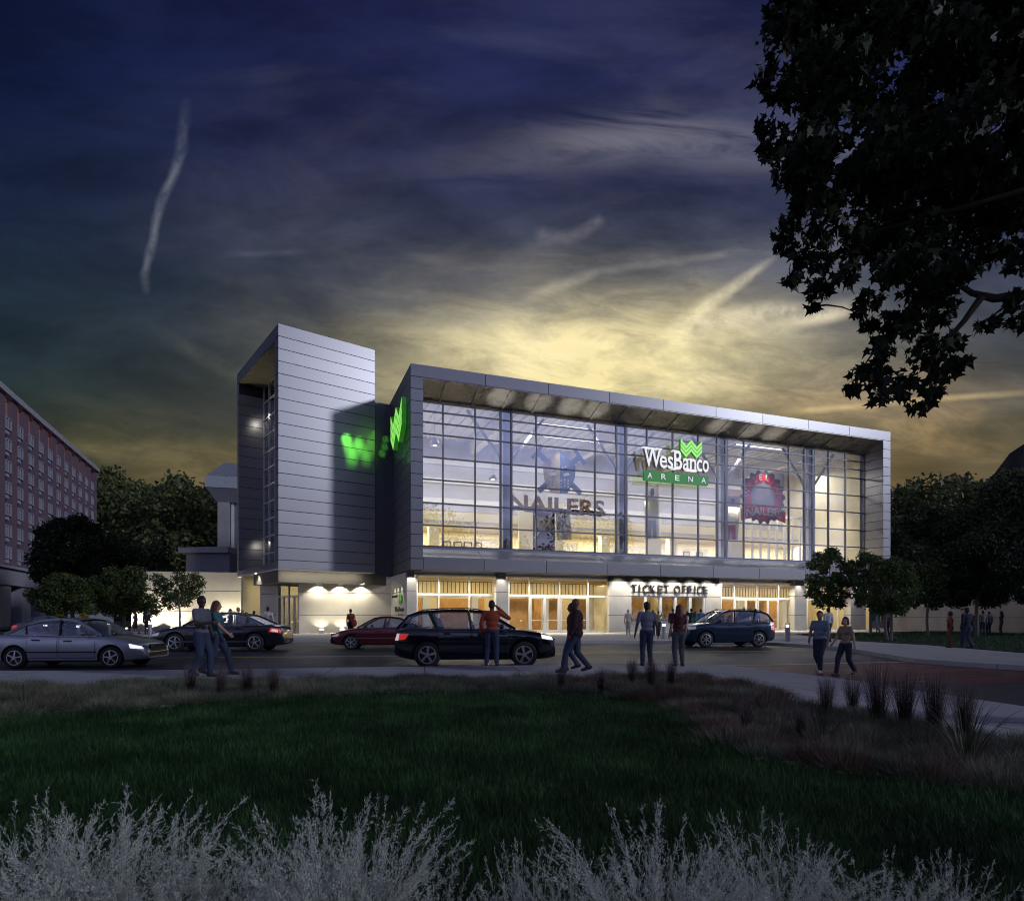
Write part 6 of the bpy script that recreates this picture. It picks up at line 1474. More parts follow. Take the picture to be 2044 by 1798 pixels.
    # lamps
    for key, mt in (('headlight', S.get('headmat', M_head)), ('taillight', M_tail), ('taillight_clear', M_tailw)):
        if key not in S: continue
        for s in (-1, 1): patch('tail_light' if key != 'headlight' else 'headlight', [(x * L_, z) for x, z in S[key]], 0.014, mt, r, (s,))
    # grille and number-plate-free bumper slot on the nose
    nz = S['nose']; nf = L_ - X0
    q = MB(); q.box(nf - 0.06, nf + 0.006, -Wd * 0.26, Wd * 0.26, nz - 0.12, nz + 0.10); q.box(nf - 0.1, nf + 0.004, -Wd * 0.30, Wd * 0.30, S['clr'] + 0.14, S['clr'] + 0.26); q.build('grille', M_black, r)
    # wheels
    for w_ in wx:
        for s in (-1, 1):
            tw = 0.215; yc = s * (Wd / 2 - tw / 2 - 0.02); c = (w_ - X0, yc, wr)
            wheel = MB().lathe([(0.0, -tw * .3), (wr * .60, -tw * .3), (wr * .60, tw * .3), (0.0, tw * .3)], 24, 'y', c).build('wheel', M_black, r, smooth=True, sharp=40)
            MB().lathe([(wr * .66, -tw / 2 + .01), (wr * .70, -tw / 2), (wr * .93, -tw / 2 + .005), (wr, -tw / 2 + .04), (wr, tw / 2 - .04), (wr * .93, tw / 2 - .005), (wr * .70, tw / 2), (wr * .66, tw / 2 - .01), (wr * .62, 0)], 36, 'y', c).build('tyre', M_rubber, wheel, smooth=True)
            q = MB(); yo = yc + s * (tw / 2 - 0.012)
            q.lathe([(wr * .60, -0.01), (wr * .675, -0.01), (wr * .68, 0.008), (wr * .64, 0.012), (wr * .60, -0.01)], 36, 'y', (c[0], yo, wr))
            q.lathe([(0.0, 0.012), (wr * .15, 0.008), (wr * .17, -0.03), (0, -0.03)], 16, 'y', (c[0], yo, wr))
            ns = S['spokes']
            for k in range(ns):
                a = 2 * math.pi * k / ns + 0.3 * (w_ > X0) + 0.2
                for e in ((-0.10, 0.10) if S.get('double') else (0.0,)):
                    a0, a1 = a + e * 1.4, a + e
                    q.bar((c[0] + wr * .13 * math.cos(a0), yo, wr + wr * .13 * math.sin(a0)), (c[0] + wr * .65 * math.cos(a1), yo - s * 0.012, wr + wr * .65 * math.sin(a1)), 0.035, wr * (0.085 if S.get('double') else 0.15), (0, 1, 0))
            q.build('rim', M_alloy, wheel, smooth=False)
    # seats
    sm = S.get('seat', M_seat_d)
    for x, ys_ in ((S['seats'][0], (-0.36, 0.36)), (S['seats'][1], (-0.40, 0.0, 0.40))):
        for y in ys_:
            x0 = x * L_ - X0; z0 = belt - 0.3; hb = S['gh'][ri[0] + 1][1] - 0.16
            q = MB()
            def rbox(xa, xb, ya, yb, za, zb2, e=0.05): q.hexa([(xa, ya, za), (xb, ya, za), (xb, yb, za), (xa, yb, za), (xa - 0.08, ya + e, zb2), (xb - 0.1, ya + e, zb2), (xb - 0.1, yb - e, zb2), (xa - 0.08, yb - e, zb2)])
            rbox(x0 - 0.10, x0 + 0.06, y - 0.23, y + 0.23, z0, hb - 0.20); rbox(x0 - 0.16, x0 - 0.06, y - 0.13, y + 0.13, hb - 0.17, hb, 0.03)
            sb = q.build('seat', sm, r)
    MB().box(cab0 + 0.5 - X0, cab1 - 0.5 - X0, -Wd * 0.36, Wd * 0.36, belt - 0.5, belt - 0.32).build('cabin_floor', M_carin, r) if False else None
    return r
sedan_top = [(0, .60), (.012, .80), (.03, .93), (.07, .985), (.15, 1.0), (.25, .985), (.45, .955), (.66, .945), (.73, .955), (.82, .90), (.90, .82), (.95, .735), (.985, .63), (1, .50)]
def sc(lst, kz): return [(a, z * kz) for a, z in lst]
def sedan(Lh, Wd, kz, **kw):
    d = dict(L=Lh, W=Wd, top=sc(sedan_top, kz), gh=sc([(.135, 1.0), (.20, 1.16), (.27, 1.315), (.34, 1.40), (.43, 1.445), (.52, 1.435), (.575, 1.385), (.66, 1.17), (.735, .965)], kz), roof_i=(2, 6), belt=.96 * kz, wr=.325, wheels=(.205 * Lh, .795 * Lh), clr=.20,
        pillars=[(.475, .955 * kz, .465, 1.43 * kz, .10), (.27, .985 * kz, .255, 1.27 * kz, .05)], bsplit=.475, doors=[(.285, .468), (.482, .70)], seats=(.50, .30), nose=.60 * kz, spokes=5,
        headlight=[(.915, .60 * kz), (.987, .57 * kz), (.972, .655 * kz), (.905, .735 * kz)], taillight=[(.012, .68 * kz), (.10, .74 * kz), (.085, .90 * kz), (.022, .86 * kz)])
    d.update(kw); return d
def ground_at(py_, z=ZR): return FPX * (EYE - z) / (py_ - HOR)
# silver saloon at the left edge, facing right
Ls = 4.62; Y = 18.9
car('sedan_car', 'silver four-door saloon facing right at the left edge', (PX(305, Y) - Ls / 2, Y + 0.2, ZR), 'r', sedan(Ls, 1.80, 1.0, paint=paint('silver_paint', (0.36, 0.37, 0.40), 0.6, 0.32), seat=M_seat_l, handle=M_black, sidestrip=(.27, .71, .47), strip_mat=M_black, yaw=3))
# black saloon
Lb = 5.75; Y = 27.0
car('sedan_car', 'large black saloon facing left behind the walking couple', (PX(438, Y + 0.5), Y + 0.9, ZR), 'l', sedan(Lb, 2.0, 1.16, wr=.40, paint=paint('black_paint', (0.010, 0.011, 0.014), 0.2, 0.2), chrome_win=1, sidestrip=(.20, .80, .42), headmat=M_headoff_glow, yaw=3, taillight=[(.012, .80), (.10, .86), (.085, 1.04), (.022, 1.0)], taillight_clear=[(.03, .84), (.085, .87), (.075, .98), (.035, .96)]))
# dark red saloon
Lr = 4.75; Y = 29.3
car('sedan_car', 'dark red saloon facing left, half hidden by the black estate', (PX(657, Y - 0.5) + Lr / 2, Y + 0.3, ZR), 'l', sedan(Lr, 1.80, 1.03, wr=.33, paint=paint('dark_red_paint', (0.11, 0.012, 0.018), 0.3, 0.25), chrome_win=1, sidestrip=(.20, .80, .50), headmat=M_headoff_glow, spokes=6, yaw=4))
suv_top = [(0, .66), (.010, .92), (.02, 1.12), (.05, 1.165), (.2, 1.165), (.45, 1.15), (.66, 1.14), (.735, 1.15), (.82, 1.11), (.90, 1.05), (.955, .97), (.985, .84), (1, .64)]
def suv(Lh, Wd, kz, **kw):
    d = dict(L=Lh, W=Wd, top=sc(suv_top, kz), gh=sc([(.018, 1.165), (.05, 1.33), (.085, 1.54), (.15, 1.65), (.30, 1.70), (.44, 1.705), (.54, 1.67), (.595, 1.60), (.67, 1.37), (.745, 1.16)], kz), roof_i=(2, 7), belt=1.15 * kz, wr=.395, wheels=(.205 * Lh, .80 * Lh), clr=.24, tum=0.30,
        pillars=[(.475, 1.14 * kz, .455, 1.69 * kz, .11), (.265, 1.15 * kz, .215, 1.65 * kz, .11)], bsplit=.475, doors=[(.275, .465), (.482, .70)], seats=(.50, .30), nose=.76 * kz, spokes=5, double=1, rails=1, clad=0,
        headlight=[(.91, .87 * kz), (.985, .82 * kz), (.972, .925 * kz), (.905, 1.0 * kz)], taillight=[(.010, .83 * kz), (.070, .85 * kz), (.095, 1.02 * kz), (.022, 1.03 * kz)], taillight_clear=[(.004, .82 * kz), (.03, .83 * kz), (.035, 1.03 * kz), (.02, 1.03 * kz)])
    d.update(kw); return d
Lq = 4.86; Y = 18.55
bs = car('estate_car', 'glossy black estate car facing right in the near lane', (PX(780, Y - 0.2) + Lq / 2 + 0.0, Y + 0.95, ZR), 'r', suv(Lq, 1.98, 1.0, chrome_win=1, paint=paint('black_blue_paint', (0.008, 0.010, 0.018), 0.2, 0.12), rails=1, yaw=4))
Lx = 4.75; Y = 30.6
car('estate_car', 'dark blue estate car facing left by the plaza kerb', (PX(1454, Y + 0.2), Y + 0.95, ZR), 'l', suv(Lx, 1.95, 1.06, paint=paint('blue_paint', (0.012, 0.032, 0.065), 0.5, 0.3), spokes=6, double=0, rails=1, yaw=10, headmat=M_headoff_glow, taillight=[(.008, .78), (.05, .80), (.05, 1.10), (.012, 1.10)], taillight_clear=[(.018, .86), (.062, .88), (.07, 1.24), (.022, 1.24)], tum=0.26))
# far saloon on the side street
Y = 42.0
car('sedan_car', 'grey-blue saloon on the side street behind the silver car', (PX(112, Y), Y, ZR), 'r', sedan(4.6, 1.8, 1.05, paint=paint('dim_blue_paint', (0.10, 0.11, 0.16), 0.3, 0.3), headmat=M_headoff_glow, yaw=12))
# ================================================================ PEOPLE
def cap_mesh(p, q, r0, r1, n=10):
    """closed capsule with different end radii"""
    p = np.asarray(p, float); q = np.asarray(q, float); d = q - p; L_ = np.linalg.norm(d); d = d / L_ if L_ > 1e-6 else np.array([0, 0, 1.0])
    t = np.array([0, 0, 1.0]) if abs(d[2]) < 0.9 else np.array([1.0, 0, 0]); a = np.cross(d, t); a /= np.linalg.norm(a); c = np.cross(a, d)
    rings = []; pole0 = p - d * r0; pole1 = q + d * r1
    for ang in (-60, -30, 0): rings.append((p + d * r0 * math.sin(R(ang)), r0 * math.cos(R(ang))))
    for ang in (0, 30, 60): rings.append((q + d * r1 * math.sin(R(ang)), r1 * math.cos(R(ang))))
    V = [pole0]; F = []
    for ctr, rr in rings:
        for k in range(n): th = 2 * math.pi * k / n; V.append(ctr + (a * math.cos(th) + c * math.sin(th)) * rr)
    V.append(pole1); m = len(rings)
    for k in range(n): F.append((0, 1 + (k + 1) % n, 1 + k)); F.append((len(V) - 1, 1 + (m - 1) * n + k, 1 + (m - 1) * n + (k + 1) % n))
    for i in range(m - 1):
        for k in range(n): F.append((1 + i * n + k, 1 + i * n + (k + 1) % n, 1 + (i + 1) * n + (k + 1) % n, 1 + (i + 1) * n + k))
    return V, F
def ell_mesh(c, rx, ry, rz, n=14, tilt=0.0):
    V = []; F = []; m = 8
    V.append((0, 0, -rz))
    for i in range(1, m):
        ph = -math.pi / 2 + math.pi * i / m
        for k in range(n): th = 2 * math.pi * k / n; V.append((rx * math.cos(ph) * math.cos(th), ry * math.cos(ph) * math.sin(th), rz * math.sin(ph)))
    V.append((0, 0, rz))
    for k in range(n): F.append((0, 1 + (k + 1) % n, 1 + k)); F.append((len(V) - 1, 1 + (m - 2) * n + k, 1 + (m - 2) * n + (k + 1) % n))
    for i in range(m - 2):
        for k in range(n): F.append((1 + i * n + k, 1 + i * n + (k + 1) % n, 1 + (i + 1) * n + (k + 1) % n, 1 + (i + 1) * n + k))
    ct, st = math.cos(tilt), math.sin(tilt)
    return [(c[0] + x, c[1] + y * ct - z * st, c[2] + y * st + z * ct) for x, y, z in V], F
def fused(name, prims, vox, material, parent, smooth_it=3, cut=None):
    m = MB()
    for V, F in prims: m.addm(V, F)
    o = m.build(name, material)
    md = o.modifiers.new('r', 'REMESH'); md.mode = 'VOXEL'; md.voxel_size = vox; md.use_smooth_shade = True
    ms = o.modifiers.new('s', 'SMOOTH'); ms.factor = 0.5; ms.iterations = smooth_it
    return evaluated(name, o, [material], parent)
def cloth(name, col, rough=0.85): return mat(name, col, rough, var=0.12, vscale=14)
SKIN = {k: mat('skin_' + k, c_, 0.5) for k, c_ in dict(light=(0.50, 0.30, 0.21), tan=(0.36, 0.20, 0.13), brown=(0.12, 0.06, 0.04), dark=(0.05, 0.027, 0.02)).items()}
HAIR = {k: mat('hair_' + k, c_, 0.55) for k, c_ in dict(black=(0.010, 0.009, 0.009), brown=(0.05, 0.028, 0.016), auburn=(0.13, 0.05, 0.022), red=(0.10, 0.022, 0.012), grey=(0.42, 0.41, 0.40), blond=(0.35, 0.24, 0.11)).items()}
M_shoe = mat('shoe_leather', (0.03, 0.028, 0.028), 0.5); M_shoew = mat('pale_shoe', (0.45, 0.42, 0.38), 0.6)
HANG = dict(el=(.030, -.015, -.172), wr=(.040, .020, -.318))
def person(label, pos, heading, h=1.75, female=False, pose='stand', arms=(None, None), top=('shirt', (0.3, 0.3, 0.3)), sleeve='short', bottom=('trousers', (0.03, 0.04, 0.08)), skin='light', hair='brown', hairstyle='short', vox=0.014, headyaw=0.0, shoe=None, extras=(), group=None, jacket=None, skirt=False, feet=None, lean=0.0, stout=1.0, fingers=True):
    r = empty('person', pos, R(heading) - math.pi / 2, label=label, cat='person', group=group)
    near = vox < 0.016; st = stout
    sw_ = (.100 if female else .113) * (0.6 + 0.4 * st); hipw = .056 if female else .052
    def S(p): return np.array([p[0] * h, (p[1] + lean * p[2]) * h, p[2] * h])
    if feet is None: feet = {'stand': ((-.055, .01), (.055, -.015)), 'walk': ((-.045, .175), (.045, -.165)), 'walk2': ((-.045, -.165), (.045, .175)), 'step': ((-.05, .09), (.05, -.09))}[pose]
    legs = []
    for (fx, fy), s in zip(feet, (-1, 1)):
        hip = np.array([s * hipw, 0.0, .525]); back = fy < -0.06
        an = np.array([fx, fy, .045 + (.035 if back else 0)]); knee = (hip + an) / 2 + np.array([0, .030 + (.03 if back else 0) + .012, 0.01])
        knee[2] = .285 + (0.0 if not back else -.012); toe = an + np.array([s * .012, .085, -.030 - (.018 if back else 0)]); heel = an + np.array([0, -.028, -.022 + (.012 if back else 0)])
        legs.append((hip, knee, an, toe, heel))
    sh = [np.array([-sw_ + .012, 0, .815]), np.array([sw_ - .012, 0, .815])]; A = []
    for s, sp_, ar in zip((-1, 1), sh, arms):
        ar = ar or HANG; el = sp_ + np.array([s * ar['el'][0], ar['el'][1], ar['el'][2]]); wr_ = sp_ + np.array([s * ar['wr'][0], ar['wr'][1], ar['wr'][2]]); A.append((sp_, el, wr_))
    def cp(p, q, r0, r1, n=10): return cap_mesh(S(p), S(q), r0 * h, r1 * h, n)
    def el_(c, rx, ry, rz, tilt=0.0): return ell_mesh(S(c), rx * h, ry * h, rz * h, 14, tilt)
    body = []
    # torso
    body += [el_((0, .0, .745), (.088 if female else .098) * st, .058 * st, .10), el_((0, .002, .65), .074 * st, .052 * st, .075), el_((0, -.004, .545), (.088 if female else .080) * st, .062 * st, .070), cp((-sw_ * .7, 0, .812), (sw_ * .7, 0, .812), .034, .034), cp((0, -.006, .80), (0, .004, .885), .033, .030)]
    cy_, sy_ = math.cos(R(headyaw)), math.sin(R(headyaw))
    def hd(p): x, y, z = p; return (x * cy_ - y * sy_, .006 + x * sy_ + y * cy_, z)
    body += [el_(hd((0, 0, .938)), .043, .052, .060), el_(hd((0, .012, .900)), .034, .040, .034), cp(hd((0, .050, .932)), hd((0, .062, .915)), .005, .009, 6), cp(hd((-.016, .046, .888)), hd((.016, .046, .888)), .006, .006, 6), el_(hd((-.044, -.004, .925)), .006, .011, .017), el_(hd((.044, -.004, .925)), .006, .011, .017)]
    for s, (p, e, w_) in zip((-1, 1), A):
        body += [cp(p, e, .031, .024), cp(e, w_, .025, .0165)]
        d = w_ - e; d = d / np.linalg.norm(d); hn = w_ + d * .030; side = np.array([s * 1.0, 0, 0]); side = side - d * side.dot(d); side /= np.linalg.norm(side) + 1e-6; fwd = np.cross(d, side); fwd *= (1 if fwd[1] > 0 else -1)
        body += [cp(w_, hn, .016, .019)]
        if near and fingers:
            for j, ln in enumerate((.040, .046, .043, .034)):
                b0 = hn + fwd * (.0165 - .0110 * j) + d * .010; k1 = b0 + d * ln * .55 - side * .004; k2 = k1 + d * ln * .5 - side * .013; body += [cp(b0, k1, .0060, .0056, 6), cp(k1, k2, .0056, .0046, 6)]
            t0 = w_ + d * .012 + fwd * .014; t1 = t0 + d * .022 + fwd * .018; t2 = t1 + d * .022 - side * .004; body += [cp(t0, t1, .0075, .0065, 6), cp(t1, t2, .0065, .0052, 6)]
        else: body += [cp(hn, hn + d * .03 - side * .006, .016, .010, 8)]
    for hip, knee, an, toe, heel in legs: body += [cp(hip, knee, .050, .034), cp(knee, an, .036, .021), cp(an, toe, .022, .015)]
    bm_ = fused('body', body, vox * (0.72 if near else 1.0), SKIN[skin], r)
    # upper garment
    tk = .010; up = [el_((0, .0, .745), (.088 if female else .100) * st + tk, .060 * st + tk, .10), el_((0, .002, .65), .076 * st + tk * (0.8 if female else 1.5), .054 * st + tk * 1.2, .078), el_((0, -.002, .565), (.090 if female else .084) * st + tk, .062 * st + tk, .048), cp((-sw_ * .72, -.002, .812), (sw_ * .72, -.002, .812), .036, .036), cp((0, -.004, .82), (0, 0, .842), .040, .036)]
    if female: up += [el_((-.038, .052, .745), .036, .034, .036), el_((.038, .052, .745), .036, .034, .036)]
    for p, e, w_ in A:
        if sleeve == 'long': up += [cp(p, e, .040, .034), cp(e, e + (w_ - e) * .93, .034, .026)]
        elif sleeve == 'short': up += [cp(p, p + (e - p) * .62, .037, .036)]
    fused(top[0], up, vox, cloth('cloth_%02x%02x%02x' % tuple(int(255 * c_) for c_ in top[1]), top[1]), r)
    if jacket:
        jk = [el_((0, -.004, .735), .108 * st + .012, .066 * st + .014, .12), el_((0, -.004, .62), .098 * st + .012, .066 * st + .012, .12), el_((0, -.006, .53), .094 * st + .012, .068 * st + .010, .085), cp((-sw_ * .74, -.006, .812), (sw_ * .74, -.006, .812), .042, .042)]
        for p, e, w_ in A: jk += [cp(p, e, .046, .040), cp(e, e + (w_ - e) * .95, .040, .032)]
        fused('jacket', jk, vox, cloth('cloth_%02x%02x%02x' % tuple(int(255 * c_) for c_ in jacket), jacket), r)
    # lower garment
    lo = [el_((0, -.004, .545), (.092 if female else .084) * st + .006, .064 * st + .006, .062)]
    if skirt: lo += [cp((0, 0, .54), (0, 0.0, .33), .088, .092), cp((-.03, 0, .52), (-.035, 0, .31), .06, .062), cp((.03, 0, .52), (.035, 0, .31), .06, .062)]
    else:
        for hip, knee, an, toe, heel in legs: lo += [cp(hip, knee, .060 * (0.5 + 0.5 * st), .046), cp(knee, an + (knee - an) * .04, .045, .036 if not female else .034)]
    fused(bottom[0], lo, vox, cloth('cloth_%02x%02x%02x' % tuple(int(255 * c_) for c_ in bottom[1]), bottom[1]), r)
    for hip, knee, an, toe, heel in legs:
        fused('shoe', [cp(heel, toe, .027, .022), cp(an + np.array([0, 0, -.005]), toe + (an - toe) * .5, .026, .020)], vox * 0.9, shoe or M_shoe, r, 2)
    # hair
    hr = None
    if hairstyle == 'short': hr = [el_(hd((0, -.012, .951)), .050, .057, .060), el_(hd((0, -.026, .925)), .047, .044, .048)]
    elif hairstyle == 'long': hr = [el_(hd((0, -.010, .948)), .052, .058, .060), cp(hd((0, -.030, .92)), hd((0, -.045, .80)), .050, .052), cp(hd((-.040, -.010, .92)), hd((-.044, -.02, .815)), .020, .022), cp(hd((.040, -.010, .92)), hd((.044, -.02, .815)), .020, .022)]
    elif hairstyle == 'bob': hr = [el_(hd((0, -.012, .950)), .053, .058, .060), el_(hd((0, -.026, .905)), .053, .046, .055), cp(hd((-.042, .0, .93)), hd((-.046, .004, .875)), .018, .018), cp(hd((.042, .0, .93)), hd((.046, .004, .875)), .018, .018)]
    elif hairstyle == 'bun': hr = [el_(hd((0, -.010, .948)), .048, .056, .058), el_(hd((0, -.055, .955)), .026, .026, .026), el_(hd((0, -.022, .925)), .044, .040, .048)]
    elif hairstyle == 'curly': hr = [el_(hd((0, -.012, .945)), .062, .064, .066), el_(hd((0, -.025, .915)), .060, .05, .05)]
    if hr: fused('hair', hr, vox, HAIR[hair], r)
    if near:
        for s in (-1, 1):
            c_ = S(hd((s * .017, .0465, .935))); V, F = ell_mesh(c_, .0055 * h, .006 * h, .0042 * h, 8); mk('eye', V, F, M_black, r, True)
    for ex in extras:
        nm, kind, c_, dims, col = ex; V, F = el_(c_, *dims); fused(nm, [(V, F)], vox, cloth('cloth_%02x%02x%02x' % tuple(int(255 * q) for q in col), col), r)
    return r
def bag(label, pos, rz, dims, col, strap=0.35):
    rt = empty('shoulder_bag', pos, rz, label=label, cat='bag'); fused('bag_body', [ell_mesh((0, 0, 0), dims[0], dims[1], dims[2])], 0.018, cloth('bag_%02x%02x%02x' % tuple(int(255 * q) for q in col), col), rt)
    MB().tube([(-dims[0] * .6, 0, dims[2] * .7), (-dims[0] * .2, 0, strap), (dims[0] * .2, 0, strap), (dims[0] * .6, 0, dims[2] * .7)], 0.012, 6).build('strap', M_black, rt); return rt
JEAN = (0.030, 0.042, 0.085); JEAN2 = (0.050, 0.065, 0.11); GREYB = (0.075, 0.078, 0.09)
def gpos(px, Y, z=0.0): return (PX(px, Y), Y, z)
# --- near figures
person('man in grey T-shirt and jeans with bent arm, beside the woman in teal', gpos(402, 14.25), -15, 1.85, pose='step', arms=(dict(el=(.03, .0, -.172), wr=(.03, .05, -.30)), dict(el=(.045, .06, -.160), wr=(-.03, .195, -.140))), top=('t_shirt', (0.13, 0.135, 0.16)), bottom=('jeans', JEAN), skin='dark', hair='black', headyaw=-30, vox=0.013, stout=1.08)
person('woman in teal top with long auburn hair, arm reaching forward', gpos(432, 14.7), 8, 1.76, True, 'walk', arms=(dict(el=(.02, -.02, -.170), wr=(.02, .03, -.31)), dict(el=(.03, .07, -.150), wr=(.01, .175, -.250))), top=('top', (0.05, 0.16, 0.18)), bottom=('jeans', JEAN), skin='light', hair='auburn', hairstyle='long', vox=0.013)
person('man in orange-red sweater seen from behind holding a phone to his ear', gpos(982, 17.45), 86, 1.83, pose='stand', arms=(dict(el=(.055, -.02, -.165), wr=(.050, .03, -.305)), dict(el=(.150, .03, -.085), wr=(-.030, .045, .085))), top=('sweater', (0.33, 0.055, 0.022)), sleeve='long', bottom=('jeans', JEAN), skin='brown', hair='black', headyaw=-15, vox=0.013, stout=1.15, feet=((-.085, .02), (.075, -.01)))
person('bald man in long dark brown jacket walking left', gpos(1150, 15.4), 172, 1.84, pose='walk', arms=(dict(el=(.03, .02, -.172), wr=(.02, .07, -.300)), dict(el=(.03, .0, -.172), wr=(.02, .06, -.305))), top=('shirt', (0.5, 0.5, 0.5)), sleeve='long', jacket=(0.030, 0.013, 0.012), bottom=('jeans', JEAN), skin='brown', hairstyle='none', vox=0.013, stout=1.2)
person('person in brown sweater and white collar half hidden behind the bald man', gpos(1141, 16.0), 176, 1.73, pose='step', top=('shirt', (0.5, 0.48, 0.45)), jacket=(0.14, 0.045, 0.025), sleeve='long', bottom=('jeans', JEAN2), skin='brown', hair='black', hairstyle='short', vox=0.014)
person('man in grey short-sleeved shirt seen from behind, both arms hanging', gpos(1291, 17.5), 92, 1.79, pose='stand', arms=(dict(el=(.050, -.015, -.170), wr=(.075, .01, -.312)), dict(el=(.050, -.015, -.170), wr=(.075, .01, -.312))), top=('polo_shirt', (0.14, 0.155, 0.20)), bottom=('trousers', (0.030, 0.04, 0.075)), skin='brown', hair='black', vox=0.013, feet=((-.06, .02), (.06, 0)), stout=1.1)
person('woman with long dark red hair and maroon top seen from behind', gpos(1355, 17.4), 95, 1.71, True, 'stand', arms=(dict(el=(.045, -.02, -.168), wr=(.06, .03, -.30)), dict(el=(.03, -.01, -.17), wr=(.03, .03, -.305))), top=('top', (0.075, 0.016, 0.022)), bottom=('grey_jeans', GREYB), skin='light', hair='red', hairstyle='long', vox=0.013)
person('stout man in pale blue shirt walking on the brick crossing', gpos(1637, 17.0, ZR), 215, 1.68, pose='step', arms=(dict(el=(.04, .02, -.17), wr=(.045, .05, -.30)), dict(el=(.05, .0, -.168), wr=(.03, .075, -.285))), top=('shirt', (0.20, 0.25, 0.32)), bottom=('jeans', (0.025, 0.032, 0.06)), skin='tan', hair='brown', headyaw=35, vox=0.013, stout=1.22, shoe=M_shoew)
person('woman in beige top and dark jeans walking on the brick crossing', gpos(1688, 16.2, ZR), 205, 1.52, True, 'walk2', arms=(dict(el=(.06, .0, -.160), wr=(.10, .03, -.29)), dict(el=(.09, -.02, -.150), wr=(.135, .03, -.270))), top=('top', (0.33, 0.25, 0.17)), bottom=('jeans', (0.025, 0.03, 0.055)), skin='light', hair='brown', hairstyle='bob', headyaw=25, vox=0.013)
person('woman in orange-brown suit with curly hair on the right sidewalk', gpos(1897, 27.4), 150, 1.60, True, 'stand', sleeve='long', top=('jacket', (0.24, 0.060, 0.032)), bottom=('trousers', (0.16, 0.040, 0.03)), skin='brown', hair='black', hairstyle='curly', vox=0.017, stout=1.15, extras=(('handbag', 'e', (-.14, .06, .62), (.07, .03, .07), (0.10, 0.03, 0.02)),))
person('man in dark blue sweater on the right sidewalk beside the woman in orange', gpos(1930, 27.0), 100, 1.76, pose='step', sleeve='long', top=('sweater', (0.012, 0.018, 0.035)), bottom=('jeans', JEAN), skin='dark', hair='black', vox=0.017, stout=1.15)
# --- figures on the plaza
FV = 0.022
G1 = 'people near the left wall'
person('woman in speckled dress walking under the left plaza tree', gpos(270, 47.0), 180, 1.72, True, 'walk', skirt=True, top=('dress_top', (0.06, 0.055, 0.055)), bottom=('dress_skirt', (0.06, 0.055, 0.055)), skin='tan', hair='black', hairstyle='long', vox=FV, group=G1)
person('person in black trouser suit standing by the left bollard', gpos(293, 46.5), 100, 1.75, top=('jacket', (0.012, 0.012, 0.014)), sleeve='long', bottom=('trousers', (0.01, 0.01, 0.012)), skin='tan', hair='black', vox=FV, group=G1)
person('woman in green top hugging a child behind the black saloon', gpos(460, 35.0), 20, 1.80, True, top=('top', (0.08, 0.26, 0.22)), sleeve='short', skin='light', hair='brown', vox=FV, group=G1)
person('fair-haired man in white shirt in the group behind the black saloon', gpos(476, 34.6), 10, 1.88, top=('shirt', (0.6, 0.57, 0.50)), sleeve='long', skin='light', hair='blond', vox=FV, group=G1)
person('child with blond hair held in front of the man in white', gpos(484, 34.0), 175, 1.72, top=('shirt', (0.5, 0.42, 0.33)), skin='light', hair='blond', vox=FV, group=G1)
person('long dark-haired woman behind the roof of the black saloon', gpos(492, 35.5), 85, 1.62, True, top=('top', (0.03, 0.03, 0.03)), skin='tan', hair='black', hairstyle='long', vox=FV, group=G1)
person('person with short black hair in white and dark top beside the group', gpos(507, 36.0), 100, 1.70, True, top=('top', (0.4, 0.38, 0.35)), skin='tan', hair='black', hairstyle='bun', vox=FV, group=G1)
person('man in white shirt with dark shoulder bag at the entrance', gpos(535, 34.8), 95, 1.90, pose='step', top=('shirt', (0.60, 0.57, 0.50)), sleeve='long', bottom=('trousers', (0.08, 0.06, 0.05)), skin='tan', hair='black', vox=FV, group=G1)
x, y, z = gpos(541, 34.7); bag('dark shoulder bag on the hip of the man in white at the entrance', (x, y, 1.02), 0.3, (0.15, 0.07, 0.15), (0.02, 0.016, 0.014), 0.42)
person('woman in rust-red top and black skirt facing the concrete base', gpos(700, 36.5), 92, 1.80, True, skirt=True, top=('top', (0.24, 0.04, 0.022)), bottom=('skirt', (0.014, 0.014, 0.015)), skin='tan', hair='brown', vox=FV)
x, y, z = gpos(707, 36.3); bag('red shoulder bag on the arm of the woman in the rust-red top', (x, y, 0.98), 0.3, (0.17, 0.08, 0.22), (0.30, 0.03, 0.03), 0.45)
G2 = 'people queueing at the ticket office'
person('white-haired man in pale shirt and trousers at the left of the ticket windows', gpos(1254, 44.5), 80, 1.86, pose='step', top=('shirt', (0.62, 0.58, 0.50)), bottom=('trousers', (0.48, 0.44, 0.36)), skin='light', hair='grey', vox=FV, group=G2, shoe=M_shoew)
person('person in bright red shirt at the ticket windows', gpos(1303, 45.5), 85, 1.82, top=('shirt', (0.45, 0.04, 0.035)), skin='brown', hair='black', vox=FV, group=G2)
person('woman in olive top with raised arm at the ticket windows', gpos(1314, 44.6), 70, 1.76, True, top=('top', (0.30, 0.28, 0.08)), arms=(None, dict(el=(.05, .05, -.02), wr=(.02, .03, .13))), bottom=('trousers', (0.05, 0.05, 0.07)), skin='tan', hair='brown', hairstyle='bun', vox=FV, group=G2)
person('man in black and dark red jacket left of the long-haired woman', gpos(1343, 42.0), 85, 1.88, top=('jacket', (0.05, 0.012, 0.014)), sleeve='long', skin='tan', hair='brown', vox=FV, group=G2)
person('man in dark green jacket holding a hand to his head at the ticket windows', gpos(1380, 42.5), 88, 1.92, top=('jacket', (0.02, 0.045, 0.03)), sleeve='long', arms=(dict(el=(.10, .04, -.08), wr=(.0, .05, .08)), None), skin='tan', hair='black', vox=FV, group=G2)
person('woman in teal jacket beside the man in dark green', gpos(1387, 42.0), 95, 1.72, True, top=('jacket', (0.03, 0.17, 0.17)), sleeve='long', skin='light', hair='brown', hairstyle='long', vox=FV, group=G2)
